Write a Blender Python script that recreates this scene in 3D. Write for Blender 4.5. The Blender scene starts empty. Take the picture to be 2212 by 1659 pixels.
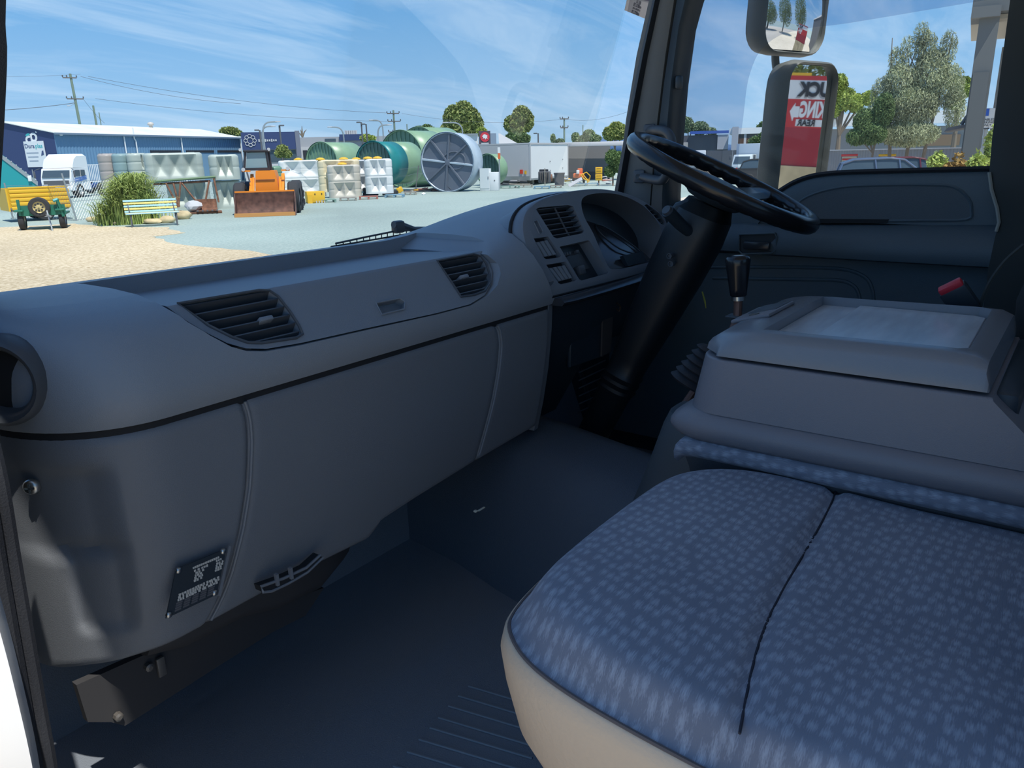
import bpy, bmesh, math, random
from mathutils import Vector, Matrix, Euler
random.seed(7)
SC = bpy.context.scene
COL = SC.collection
R = math.radians
# ------------------------------------------------------------------ camera
FPX = 1661.0
CAMP = Vector((0, 0, .85))
def _basis(p, roll, yaw):
    p, roll, yaw = R(p), R(roll), R(yaw)
    fw = Vector((math.sin(yaw)*math.cos(p), math.cos(yaw)*math.cos(p), -math.sin(p)))
    r0 = Vector((math.cos(yaw), -math.sin(yaw), 0)); u0 = r0.cross(fw)
    r = r0*math.cos(roll) - u0*math.sin(roll)
    return r, r.cross(fw), fw
CR, CU, CF = _basis(16.6, 1.3, 53.3)
cam_d = bpy.data.cameras.new('camera'); cam = bpy.data.objects.new('camera', cam_d); COL.objects.link(cam)
cam_d.sensor_fit = 'HORIZONTAL'; cam_d.sensor_width = 36; cam_d.lens = FPX/2212*36
cam_d.clip_start = .02; cam_d.clip_end = 4000
cam.matrix_world = Matrix(((CR.x, CU.x, -CF.x, CAMP.x), (CR.y, CU.y, -CF.y, CAMP.y), (CR.z, CU.z, -CF.z, CAMP.z), (0, 0, 0, 1)))
SC.camera = cam
# ------------------------------------------------------------------ world, sun, exposure
vs = SC.view_settings
vs.view_transform = 'Standard'; vs.look = 'None'; vs.gamma = 1; vs.use_curve_mapping = False
vs.exposure = 0.42
def build_world():
    w = bpy.data.worlds.new('sky'); SC.world = w; w.use_nodes = True
    nt = w.node_tree; N = nt.nodes; L = nt.links; N.clear()
    def n(t, **k):
        o = N.new(t)
        for a, b in k.items(): setattr(o, a, b)
        return o
    tc = n('ShaderNodeTexCoord'); sep = n('ShaderNodeSeparateXYZ'); L.new(tc.outputs['Generated'], sep.inputs[0])
    zr = n('ShaderNodeValToRGB'); cr = zr.color_ramp
    L.new(sep.outputs['Z'], zr.inputs[0])
    stops = [(0, (.33, .49, .66, 1)), (.06, (.26, .45, .68, 1)), (.16, (.15, .35, .63, 1)), (.30, (.09, .26, .56, 1)), (.5, (.07, .22, .52, 1)), (1, (.05, .18, .46, 1))]
    cr.elements[0].position = 0; cr.elements[0].color = stops[0][1]; cr.elements[1].position = 1; cr.elements[1].color = stops[-1][1]
    for p, c in stops[1:-1]:
        e = cr.elements.new(p); e.color = c
    # thin cirrus projected on a high flat layer
    mz = n('ShaderNodeMath', operation='MAXIMUM'); L.new(sep.outputs['Z'], mz.inputs[0]); mz.inputs[1].default_value = 0
    az = n('ShaderNodeMath', operation='ADD'); L.new(mz.outputs[0], az.inputs[0]); az.inputs[1].default_value = .14
    comb = n('ShaderNodeCombineXYZ')
    for i, k in enumerate('XY'):
        d = n('ShaderNodeMath', operation='DIVIDE'); L.new(sep.outputs[k], d.inputs[0]); L.new(az.outputs[0], d.inputs[1]); L.new(d.outputs[0], comb.inputs[i])
    mp = n('ShaderNodeMapping'); L.new(comb.outputs[0], mp.inputs[0]); mp.inputs['Rotation'].default_value = (0, 0, R(20)); mp.inputs['Scale'].default_value = (.55, 1.75, 1)
    n1 = n('ShaderNodeTexNoise'); L.new(mp.outputs[0], n1.inputs['Vector']); n1.inputs['Scale'].default_value = 1.15; n1.inputs['Detail'].default_value = 9; n1.inputs['Roughness'].default_value = .62; n1.inputs['Distortion'].default_value = .9
    r1 = n('ShaderNodeValToRGB'); L.new(n1.outputs['Fac'], r1.inputs[0]); r1.color_ramp.elements[0].position = .44; r1.color_ramp.elements[1].position = .80
    r1.color_ramp.elements[1].color = (.8, .8, .8, 1)
    mx = n('ShaderNodeMixRGB'); L.new(r1.outputs[0], mx.inputs[0]); L.new(zr.outputs[0], mx.inputs[1]); mx.inputs[2].default_value = (.48, .61, .77, 1)
    bg = n('ShaderNodeBackground'); L.new(mx.outputs[0], bg.inputs[0]); bg.inputs[1].default_value = 1.0
    out = n('ShaderNodeOutputWorld'); L.new(bg.outputs[0], out.inputs[0])
build_world()
sun_d = bpy.data.lights.new('sun', 'SUN'); sun = bpy.data.objects.new('sun', sun_d); COL.objects.link(sun)
SUN_AZ, SUN_EL = R(198.9), R(64)
sun_d.energy = 3.8; sun_d.angle = R(.6); sun_d.color = (1, .95, .86)
_sd = Vector((math.sin(SUN_AZ)*math.cos(SUN_EL), math.cos(SUN_AZ)*math.cos(SUN_EL), math.sin(SUN_EL)))
sun.rotation_euler = _sd.to_track_quat('Z', 'Y').to_euler(); sun.location = _sd*60
# ------------------------------------------------------------------ pixel -> place helpers
GZ = -1.15                                  # yard level below the cab floor
def ray(x, y): return (x-1106)*CR - (y-829.5)*CU + FPX*CF
def on_x(x, y, X): d = ray(x, y); return CAMP + d*((X-CAMP.x)/d.x)
def on_y(x, y, Y): d = ray(x, y); return CAMP + d*((Y-CAMP.y)/d.y)
def on_z(x, y, Z): d = ray(x, y); return CAMP + d*((Z-CAMP.z)/d.z)
def on_pl(x, y, p, n): d = ray(x, y); return CAMP + d*((Vector(p)-CAMP).dot(n)/d.dot(n))
def hor(x): return 334.3 - (x-1106)*.02268
def far(px, d, z=GZ):                       # a place d metres off in the direction of column px
    v = ray(px, hor(px)); v.z = 0; v.normalize(); return Vector((v.x*d, v.y*d, z))
def gd(px, py):                             # horizontal distance of the yard point seen at px, py
    g = on_z(px, py, GZ); return math.hypot(g.x, g.y)
def ht(px, py, d):                          # world height of the point seen at px,py, d metres off
    v = ray(px, py); return CAMP.z + v.z/math.hypot(v.x, v.y)*d
def facing(px):                             # z rotation turning local -Y to the camera, local X to the right
    v = ray(px, hor(px)); return -math.atan2(v.x, v.y)
# ------------------------------------------------------------------ materials
MATS = {}
def mat(name, col=(.5, .5, .5), rough=.6, metal=0, bump=0, bscale=60, var=0, vscale=6, spec=.5, emit=None, alpha=None, coat=0, stretch=None, detail=4):
    if name in MATS: return MATS[name]
    m = bpy.data.materials.new(name); MATS[name] = m; m.use_nodes = True
    nt = m.node_tree; b = nt.nodes['Principled BSDF']; L = nt.links
    b.inputs['Base Color'].default_value = (*col, 1); b.inputs['Roughness'].default_value = rough; b.inputs['Metallic'].default_value = metal
    b.inputs['Specular IOR Level'].default_value = spec
    if coat: b.inputs['Coat Weight'].default_value = coat
    if emit: b.inputs['Emission Color'].default_value = (*emit[0], 1); b.inputs['Emission Strength'].default_value = emit[1]
    tc = nt.nodes.new('ShaderNodeTexCoord'); vec = tc.outputs['Object']
    if stretch:
        mp = nt.nodes.new('ShaderNodeMapping'); mp.inputs['Scale'].default_value = stretch; L.new(vec, mp.inputs[0]); vec = mp.outputs[0]
    if var:
        n = nt.nodes.new('ShaderNodeTexNoise'); n.inputs['Scale'].default_value = vscale; n.inputs['Detail'].default_value = detail; L.new(vec, n.inputs['Vector'])
        r = nt.nodes.new('ShaderNodeValToRGB'); r.color_ramp.elements[0].position = .3; r.color_ramp.elements[1].position = .7
        r.color_ramp.elements[0].color = (*[max(0, c*(1-var)) for c in col], 1); r.color_ramp.elements[1].color = (*[min(1, c*(1+var)) for c in col], 1)
        L.new(n.outputs['Fac'], r.inputs[0]); L.new(r.outputs[0], b.inputs['Base Color'])
    if bump:
        n2 = nt.nodes.new('ShaderNodeTexNoise'); n2.inputs['Scale'].default_value = bscale; n2.inputs['Detail'].default_value = 3; L.new(vec, n2.inputs['Vector'])
        bp = nt.nodes.new('ShaderNodeBump'); bp.inputs['Strength'].default_value = bump; bp.inputs['Distance'].default_value = .002 if bscale > 100 else .02
        L.new(n2.outputs['Fac'], bp.inputs['Height']); L.new(bp.outputs[0], b.inputs['Normal'])
    return m
def glass(name, tint=(1, 1, 1), refl=1.0, haze=0):
    if name in MATS: return MATS[name]
    m = bpy.data.materials.new(name); MATS[name] = m; m.use_nodes = True
    nt = m.node_tree; N = nt.nodes; L = nt.links; N.clear()
    t = N.new('ShaderNodeBsdfTransparent'); t.inputs[0].default_value = (*tint, 1)
    g = N.new('ShaderNodeBsdfGlossy'); g.inputs['Roughness'].default_value = .01
    lw = N.new('ShaderNodeFresnel'); lw.inputs[0].default_value = 1.45
    ml = N.new('ShaderNodeMath'); ml.operation = 'MULTIPLY'; ml.inputs[1].default_value = refl; L.new(lw.outputs[0], ml.inputs[0])
    mx = N.new('ShaderNodeMixShader'); L.new(ml.outputs[0], mx.inputs[0]); L.new(t.outputs[0], mx.inputs[1]); L.new(g.outputs[0], mx.inputs[2])
    last = mx
    if haze:                               # haze over the view, mixed in as a pale diffuse layer
        d = N.new('ShaderNodeBsdfDiffuse'); d.inputs[0].default_value = (.6, .6, .58, 1)
        m2 = N.new('ShaderNodeMixShader'); m2.inputs[0].default_value = haze; L.new(mx.outputs[0], m2.inputs[1]); L.new(d.outputs[0], m2.inputs[2]); last = m2
    o = N.new('ShaderNodeOutputMaterial'); L.new(last.outputs[0], o.inputs[0])
    return m
# ------------------------------------------------------------------ mesh helpers
class MB:
    def __init__(s, M=None): s.v = []; s.f = []; s.M = M or Matrix()
    def add(s, vs_, fs, M=None):
        o = len(s.v); T = s.M @ M if M is not None else s.M
        s.v += [T @ Vector(p) for p in vs_]; s.f += [tuple(i+o for i in f) for f in fs]; return s
    def box(s, c, d, M=None):
        x, y, z = (k/2 for k in d); c = Vector(c)
        s.add([c+Vector(p) for p in ((-x,-y,-z),(x,-y,-z),(x,y,-z),(-x,y,-z),(-x,-y,z),(x,-y,z),(x,y,z),(-x,y,z))],
              [(0,3,2,1),(4,5,6,7),(0,1,5,4),(1,2,6,5),(2,3,7,6),(3,0,4,7)], M); return s
    def rbox(s, c, d, r=.01, seg=2, M=None):
        bm = bmesh.new(); bmesh.ops.create_cube(bm, size=1); bmesh.ops.scale(bm, vec=d, verts=bm.verts)
        bmesh.ops.bevel(bm, geom=list(bm.edges), offset=min(r, min(d)*.49), segments=seg, affect='EDGES', profile=.5)
        bmesh.ops.translate(bm, vec=c, verts=bm.verts); bm.verts.index_update()
        s.add([v.co.copy() for v in bm.verts], [[v.index for v in f.verts] for f in bm.faces], M); bm.free(); return s
    def loft(s, secs, closed=True, caps=True, M=None):
        n = len(secs[0]); vs_ = [p for sec in secs for p in sec]; fs = []
        for i in range(len(secs)-1):
            for j in range(n if closed else n-1):
                k = (j+1) % n; fs.append((i*n+j, i*n+k, (i+1)*n+k, (i+1)*n+j))
        if caps and closed: fs.append(tuple(range(n))[::-1]); fs.append(tuple((len(secs)-1)*n+j for j in range(n)))
        return s.add(vs_, fs, M)
    def tube(s, path, r=.01, n=10, closed=False, caps=True, M=None):
        P = [Vector(p) for p in path]; m = len(P); rr = r if isinstance(r, (list, tuple)) else [r]*m
        secs = []; up = None
        for i in range(m):
            a = P[(i-1) % m] if (closed or i) else P[0]; b = P[(i+1) % m] if (closed or i < m-1) else P[-1]
            t = (b-a).normalized()
            if up is None:
                up = Vector((0, 0, 1)) if abs(t.z) < .9 else Vector((0, 1, 0))
            x = t.cross(up).normalized(); up = x.cross(t)
            secs.append([P[i] + (x*math.cos(k*2*math.pi/n)+up*math.sin(k*2*math.pi/n))*rr[i] for k in range(n)])
        if closed: secs.append(secs[0]); return s.loft(secs, True, False, M)
        return s.loft(secs, True, caps, M)
    def lathe(s, prof, n=24, M=None, caps=True):          # prof: (r, z) pairs about local Z
        return s.loft([[Vector((r*math.cos(k*2*math.pi/n), r*math.sin(k*2*math.pi/n), z)) for k in range(n)] for r, z in prof], True, caps, M)
    def prism(s, poly, v, M=None):                        # extrude a 3D polygon along v
        v = Vector(v); return s.loft([[Vector(p) for p in poly], [Vector(p)+v for p in poly]], True, True, M)
    def grid(s, rows, M=None): return s.loft(rows, False, False, M)
    def build(s, name, m=None, parent=None, smooth=35, bevel=0, bseg=2, solid=0, sub=0, fix=True):
        me = bpy.data.meshes.new(name); me.from_pydata([tuple(p) for p in s.v], [], [f for f in s.f]); me.update()
        bm = bmesh.new(); bm.from_mesh(me)
        if fix: bmesh.ops.remove_doubles(bm, verts=bm.verts, dist=1e-6); bmesh.ops.recalc_face_normals(bm, faces=bm.faces)
        bm.to_mesh(me); bm.free()
        o = bpy.data.objects.new(name, me); COL.objects.link(o)
        if m: me.materials.append(m)
        if parent: o.parent = parent
        if smooth: shade(me, smooth)
        if solid:
            k = o.modifiers.new('solid', 'SOLIDIFY'); k.thickness = solid; k.offset = -1
        if bevel:
            k = o.modifiers.new('bevel', 'BEVEL'); k.width = bevel; k.segments = bseg; k.limit_method = 'ANGLE'; k.angle_limit = R(40)
        if sub:
            k = o.modifiers.new('sub', 'SUBSURF'); k.levels = sub; k.render_levels = sub
        return o
def shade(me, ang=35):
    me.polygons.foreach_set('use_smooth', [True]*len(me.polygons)); me.set_sharp_from_angle(angle=R(ang))
def bake(o, ang=35):                                       # apply an object's modifiers
    dg = bpy.context.evaluated_depsgraph_get(); me = bpy.data.meshes.new_from_object(o.evaluated_get(dg))
    o.modifiers.clear(); o.data = me; me.name = o.name
    if ang: shade(me, ang)
    return o
def boolean(o, mbs, op='DIFFERENCE', ang=35):
    tmp = []
    for mb in mbs:
        t = mb.build('cutter', None, None, 0); tmp.append(t)
        k = o.modifiers.new('b', 'BOOLEAN'); k.object = t; k.operation = op; k.solver = 'EXACT'
    bake(o, ang)
    for t in tmp:
        d = t.data; bpy.data.objects.remove(t); bpy.data.meshes.remove(d)
    return o
def tag(o, label=None, cat=None, group=None, kind=None):
    for k, v in (('label', label), ('category', cat), ('group', group), ('kind', kind)):
        if v: o[k] = v
    return o
def thing(name, label, cat, loc=(0, 0, 0), rz=0, group=None, kind=None):
    o = bpy.data.objects.new(name, None); COL.objects.link(o); o.location = loc; o.rotation_euler = (0, 0, rz); o.empty_display_size = .1
    return tag(o, label, cat, group, kind)
def dup(o, loc=None, rz=None, label=None, parent=None, group=None):
    c = o.copy(); COL.objects.link(c); c.parent = parent
    if loc is not None: c.location = loc
    if rz is not None: c.rotation_euler = (0, 0, rz)
    if label: c['label'] = label
    if group: c['group'] = group
    for ch in list(o.children): dup(ch, parent=c)
    return c
def text(s, size, m, parent, M, name='lettering', ext=.002, align='CENTER', bold=0):
    cu = bpy.data.curves.new(name, 'FONT'); cu.body = s; cu.size = size; cu.extrude = ext; cu.align_x = align; cu.align_y = 'CENTER'; cu.offset = bold; cu.resolution_u = 3
    t = bpy.data.objects.new(name, cu); COL.objects.link(t)
    dg = bpy.context.evaluated_depsgraph_get(); me = bpy.data.meshes.new_from_object(t.evaluated_get(dg))
    bpy.data.objects.remove(t); bpy.data.curves.remove(cu)
    o = bpy.data.objects.new(name, me); COL.objects.link(o); me.materials.clear(); me.materials.append(m); o.parent = parent; o.matrix_local = M
    return o
def rotM(axis, deg): return Matrix.Rotation(R(deg), 4, axis)
def T(x, y=0, z=0): return Matrix.Translation(Vector((x, y, z)))
def frame(o, x, y, z): 
    x, y, z, o = Vector(x), Vector(y), Vector(z), Vector(o)
    return Matrix(((x.x, y.x, z.x, o.x), (x.y, y.y, z.y, o.y), (x.z, y.z, z.z, o.z), (0, 0, 0, 1)))
def lerp(a, b, t): return a+(b-a)*t
def interp(x, xs, ys):
    if x <= xs[0]: return ys[0]
    for i in range(len(xs)-1):
        if x <= xs[i+1]: return lerp(ys[i], ys[i+1], (x-xs[i])/(xs[i+1]-xs[i]))
    return ys[-1]
def spline(pts, n=8, closed=False):                        # Catmull-Rom through points
    P = [Vector(p) for p in pts]; m = len(P); out = []
    for i in range(m if closed else m-1):
        g = (lambda k: P[k % m]) if closed else (lambda k: P[max(0, min(m-1, k))])
        a, b, c, d = g(i-1), g(i), g(i+1), g(i+2)
        for j in range(n):
            t = j/n; out.append(.5*((2*b)+(c-a)*t+(2*a-5*b+4*c-d)*t*t+(3*b-a-3*c+d)*t**3))
    if not closed: out.append(P[-1])
    return out
# ================================================================== cab materials
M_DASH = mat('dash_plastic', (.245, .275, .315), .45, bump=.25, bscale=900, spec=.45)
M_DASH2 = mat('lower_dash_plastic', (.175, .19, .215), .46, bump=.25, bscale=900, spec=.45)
M_PANEL = mat('flap_plastic', (.22, .247, .285), .5, bump=.25, bscale=900, spec=.4)
M_VENT = mat('louvre_plastic', (.07, .08, .095), .45)
M_BLACK = mat('black_plastic', (.027, .039, .052), .42)
M_HOLE = mat('vent_cavity', (.012, .014, .018), .8)
M_POD = mat('pod_plastic', (.18, .205, .245), .5, bump=.2, bscale=900)
M_RUB = mat('rubber_seal', (.018, .02, .026), .6, bump=.3, bscale=500)
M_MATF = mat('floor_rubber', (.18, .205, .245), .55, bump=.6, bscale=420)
M_TRIM = mat('pillar_trim', (.14, .14, .135), .55, bump=.2, bscale=700)
M_DOOR = mat('door_vinyl', (.085, .122, .15), .5, bump=.3, bscale=500)
M_DOOR2 = mat('door_cloth', (.11, .135, .155), .85, bump=.5, bscale=600)
M_VINYL = mat('seat_vinyl', (.66, .51, .37), .46, bump=.35, bscale=150, spec=.4)
M_VINYLG = mat('grey_vinyl', (.10, .11, .125), .55, bump=.4, bscale=260)
M_CONS = mat('console_plastic', (.205, .195, .215), .42, bump=.25, bscale=800)
M_LID = mat('lid_plastic', (.215, .225, .25), .24, bump=.12, bscale=800)
M_TRAY = mat('scuffed_sheen_tray', (.50, .53, .58), .21, spec=.8, var=.12, vscale=9, stretch=(1, 6, 1), detail=8)  # pale from scuffs, with the sky's reflection also put into the colour
M_CHROME = mat('screw_steel', (.55, .55, .53), .3, metal=1)
M_WHEEL = mat('wheel_rim_plastic', (.012, .013, .016), .22)
M_HEAD = mat('headlining', (.36, .36, .35), .9)
M_PAINT = mat('white_paint', (.72, .72, .72), .3, coat=.3)
M_SEAT = None
def fabric(name, side=False):
    m = bpy.data.materials.new(name); MATS[name] = m; m.use_nodes = True
    nt = m.node_tree; N = nt.nodes; L = nt.links; b = N['Principled BSDF']; b.inputs['Roughness'].default_value = .95; b.inputs['Specular IOR Level'].default_value = .15
    b.inputs['Sheen Weight'].default_value = .2; b.inputs['Sheen Tint'].default_value = (.8, .85, .95, 1)
    tc = N.new('ShaderNodeTexCoord'); crd = tc.outputs['Object']
    if side:
        sp_ = N.new('ShaderNodeSeparateXYZ'); cb_ = N.new('ShaderNodeCombineXYZ'); L.new(crd, sp_.inputs[0]); L.new(sp_.outputs['Y'], cb_.inputs['X']); L.new(sp_.outputs['Z'], cb_.inputs['Y']); crd = cb_.outputs[0]
    mp = N.new('ShaderNodeMapping'); mp.inputs['Rotation'].default_value = (0, 0, R(8)); mp.inputs['Scale'].default_value = (56, 84, 56); L.new(crd, mp.inputs[0])
    # diamond lattice of small pale motifs
    v = N.new('ShaderNodeTexVoronoi'); v.voronoi_dimensions = '2D'; v.inputs['Scale'].default_value = 1.0; v.inputs['Randomness'].default_value = .5; L.new(mp.outputs[0], v.inputs['Vector'])
    mp2 = N.new('ShaderNodeMapping'); mp2.inputs['Scale'].default_value = (110, 900, 200); L.new(crd, mp2.inputs[0])
    n = N.new('ShaderNodeTexNoise'); n.inputs['Scale'].default_value = 1; n.inputs['Detail'].default_value = 3; L.new(mp2.outputs[0], n.inputs['Vector'])
    ad = N.new('ShaderNodeMath'); ad.operation = 'MULTIPLY_ADD'; L.new(n.outputs['Fac'], ad.inputs[0]); ad.inputs[1].default_value = 1.1; L.new(v.outputs['Distance'], ad.inputs[2])
    r = N.new('ShaderNodeValToRGB'); L.new(ad.outputs[0], r.inputs[0]); e = r.color_ramp.elements
    e[0].position = .45; e[0].color = (.37, .40, .47, 1); e[1].position = 1.15; e[1].color = (.205, .22, .27, 1)
    k = e.new(.80); k.color = (.285, .305, .365, 1)
    n3 = N.new('ShaderNodeTexNoise'); n3.inputs['Scale'].default_value = 7; L.new(tc.outputs['Object'], n3.inputs['Vector'])
    mx = N.new('ShaderNodeMixRGB'); mx.blend_type = 'SOFT_LIGHT'; mx.inputs[0].default_value = .3; L.new(r.outputs[0], mx.inputs[1]); L.new(n3.outputs['Fac'], mx.inputs[2])
    L.new(mx.outputs[0], b.inputs['Base Color'])
    bp = N.new('ShaderNodeBump'); bp.inputs['Strength'].default_value = .35; bp.inputs['Distance'].default_value = .0015; L.new(n.outputs['Fac'], bp.inputs['Height']); L.new(bp.outputs[0], b.inputs['Normal'])
    return m
M_SEAT = fabric('seat_fabric'); M_SEATS = fabric('seat_fabric_side', True)
# ================================================================== cab shell
def plate(poly, v): return MB().prism(poly, v)
CX0, CX1, CYB = .19, 2.0, -.75                     # passenger side, driver side, back wall
fl = MB(); fl.box((1.10, .22, -.03), (1.74, 2.0, .06))
tag(fl.build('floor', M_MATF), 'dark rubber covered cab floor under the dashboard and seats', None, None, 'structure')
tag(MB().rbox((1.1, -.02, 1.62), (1.9, 1.75, .05), .02).build('ceiling', M_HEAD), 'pale cab roof lining', None, None, 'structure')
wb = MB(); wb.box((1.1, CYB-.02, .3), (1.85, .04, .9)); wb.box((.27, CYB-.02, 1.15), (.2, .04, .9)); wb.box((1.93, CYB-.02, 1.15), (.2, .04, .9)); wb.box((1.1, CYB-.02, 1.53), (1.5, .04, .14))
tag(wb.build('wall_back', M_HEAD), 'cab back wall with a rear window opening', None, None, 'structure')
rw = tag(MB().box((1.1, CYB-.02, 1.1), (1.48, .006, .74)).build('window_3', glass('rear_glass', (.9, .95, .95))), 'rear cab window glass', None, None, 'structure')
# firewall and toe board below the dash
fw_ = MB().loft([[Vector((X, Y, z)) for Y, z in ((1.16, .0), (1.25, .25), (1.25, .60), (1.29, .60), (1.29, .0))] for X in (.2, 2.0)])
fw_.build('firewall', M_MATF).parent = bpy.data.objects['floor']
# front panel of the cab below the screen, outside
tag(MB().rbox((1.1, 1.33, .22), (1.8, .06, .74), .03).build('wall_front', M_PAINT), 'white painted cab nose below the windscreen', None, None, 'structure')
# engine tunnel under its rubber mat
def tunnel():
    secs = []
    for Y, z, x0 in ((1.22, .30, 1.2), (1.0, .285, 1.17), (.85, .27, 1.13), (.7, .25, 1.10), (.5, .22, 1.08), (.1, .2, 1.08), (-.6, .2, 1.08)):
        secs.append([Vector((x0-.05, Y, -.01)), Vector((x0-.03, Y, .06)), Vector((x0+.01, Y, z*.55)), Vector((x0+.06, Y, z*.9)), Vector((x0+.13, Y, z)), Vector((1.34, Y, z+.003)), Vector((1.37, Y, z)), Vector((1.41, Y, z*.8)), Vector((1.44, Y, -.01))])
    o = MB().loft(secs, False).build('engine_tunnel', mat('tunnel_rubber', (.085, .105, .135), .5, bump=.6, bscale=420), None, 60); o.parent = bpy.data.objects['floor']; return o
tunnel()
# ribbed tread of the mat by the passenger door
for a, b in ((1012, 1482), (990, 1503), (969, 1525), (947, 1550), (929, 1572), (905, 1597), (880, 1624), (850, 1655), (815, 1690)):
    MB().tube([on_z(a, b, .001), on_z((a+1140)/2, b+(1140-a)*.15, .001), on_z(1150, b+(1150-a)*.3, .001)], .0022, 6).build('mat_rib', mat('mat_rib_rubber', (.2, .22, .25), .5), bpy.data.objects['floor'])
tag(MB().box((1.965, .6, .36), (.03, 1.4, .72)).build('wall_right', M_BLACK), 'dark inner side wall of the cab behind the driver door', None, None, 'structure')
# ---- windscreen
def screen():
    w = thing('window_1', 'wide windscreen over the dashboard', None, kind='structure')
    Mw = frame((1.1, 1.25, .632), (1, 0, 0), (0, -.30, .954), (0, -.954, -.30))
    MB(Mw).rbox((0, .45, 0), (1.74, .9, .006), .002).build('pane', glass('screen_glass', (.965, .985, .985), .10, .006), w)
    MB(Mw).tube([(-.80, 0, 0), (.84, 0, 0)], .014, 8).build('bottom_seal', M_RUB, w)
    MB(Mw).box((0, .93, .0), (1.74, .1, .03)).build('header_rail', M_HEAD, w)
    return w
screen()
# ---- passenger pillar, door aperture
pp = MB().tube(spline([on_y(-90, 640, 1.08), on_y(-76, 400, 1.02), on_y(-66, 120, .97), on_y(-66, -150, .93), (.46, .78, 1.6)], 5), .034, 10)
tag(pp.build('trim_1', M_RUB), 'dark windscreen pillar at the left edge of the windscreen', None, None, 'structure')
def jamb():
    t = thing('trim_2', 'door opening edge with a black rubber seal and white sill at lower left', None, kind='structure')
    path = [on_x(-130, 700, .24), on_x(-78, 900, .232), on_x(-40, 1060, .226), on_x(-12, 1220, .222), on_x(18, 1390, .215), on_x(48, 1560, .208), on_x(76, 1720, .2), on_x(112, 2000, .19)]
    MB().tube(spline(path, 6), .0105, 10).build('door_seal', M_RUB, t)
    p2 = [p+Vector((.017, .010, 0)) for p in path]
    MB().tube(spline(p2, 6), .009, 10).build('inner_seal_lip', M_RUB, t)
    outer = [on_x(-110, 1050, .19), on_x(-50, 1200, .188), on_x(-10, 1330, .186), on_x(30, 1480, .182), on_x(76, 1690, .176), on_x(112, 1950, .17)]
    secs = [[p+Vector(d) for d in ((0, 0, 0), (-.03, .01, 0), (-.05, -.02, -.01), (-.05, .1, 0), (.015, .1, 0), (.015, .03, 0))] for p in spline(outer, 5)]
    MB().loft(secs).build('painted_sill', M_PAINT, t, 50)
    # closing panel from the seal to the dash end
    MB().loft([[p+Vector((.005, .02, 0)), p+Vector((.06, .30, 0)), p+Vector((.05, .31, 0)), p+Vector((-.01, .03, 0))] for p in spline(path, 3)]).build('kick_panel', M_BLACK, t)
jamb()
wl_ = thing('wall_left', 'white painted cab side below the passenger door opening', None, kind='structure')
MB().rbox((.165, .0, -.19), (.06, 1.7, .36), .02).build('sill_panel', M_PAINT, wl_)
MB().prism([(.16, y, z) for y, z in ((.86, -.36), (.84, .0), (.80, .30), (.86, .62), (1.05, .70), (1.36, .62), (1.36, -.36))], (.03, 0, 0)).build('corner_panel', M_PAINT, wl_)
MB().rbox((.21, .0, -.012), (.03, 1.6, .02), .006).build('sill_tread', M_RUB, wl_)
# ================================================================== dashboard
dash = thing('dashboard', 'long dark grey dashboard running under the windscreen with vents and driver pod', 'dashboard', (1.1, 1.0, .55))
dash.location = (0, 0, 0)
YB = 1.19
prof = [(YB, .675), (1.15, .690), (1.10, .692), (1.03, .692), (.97, .689), (.93, .681), (.90, .667), (.878, .645), (.864, .618), (.857, .592), (.856, .570), (.866, .553), (.89, .549), (YB, .549)]
def yfront(X): t = max(0, min(1, (.47-X)/.145)); return .86+.17*(1-math.sqrt(max(0, 1-t**2.3)))
def rise(X): return interp(X, (0, 1.10, 1.17, 1.24, 1.311, 1.393, 1.481, 1.556, 1.70), (0, 0, .005, .015, .027, .039, .049, .056, .064))
def xlist(a, b, extra=()):
    return sorted(set(list(extra)+[a+(b-a)*i/24 for i in range(25)]))
secs = []
for X in [.47-.145*math.sin(R(a)) for a in range(90, 0, -5)]+[.47, .52, .6, .7, .8, .9, 1.0, 1.06, 1.10, 1.13, 1.16, 1.19, 1.22, 1.25, 1.28, 1.31, 1.34, 1.38, 1.42, 1.48, 1.54, 1.62, 1.72]:
    k = (YB-yfront(X))/(YB-.86); rr = rise(X)
    secs.append([Vector((X, YB-(YB-Y)*k, z+rr*max(0, (z-.55)/.14))) for Y, z in prof])
pad = MB().loft(secs).build('upper_pad', M_DASH, dash, 50)
PN = Vector((0, -.784, .620)); PP = Vector((1, .89, .64))        # sloping plane of the flap panel
def pnl(x, y): return on_pl(x, y, PP, PN)
hole = [(345, 655), (392, 693), (440, 722), (490, 747), (530, 758), (575, 759), (650, 746), (800, 712), (950, 679), (1020, 660), (1052, 640), (1066, 615), (1068, 590), (1060, 568), (1040, 549)]
hp = [pnl(*p) for p in hole]
hp = [Vector((.488, 0, .72))] + [Vector((p.x, 0, p.z)) for p in hp] + [Vector((1.185, 0, .69)), Vector((1.2, 0, .75)), Vector((.488, 0, .75))]
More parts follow.
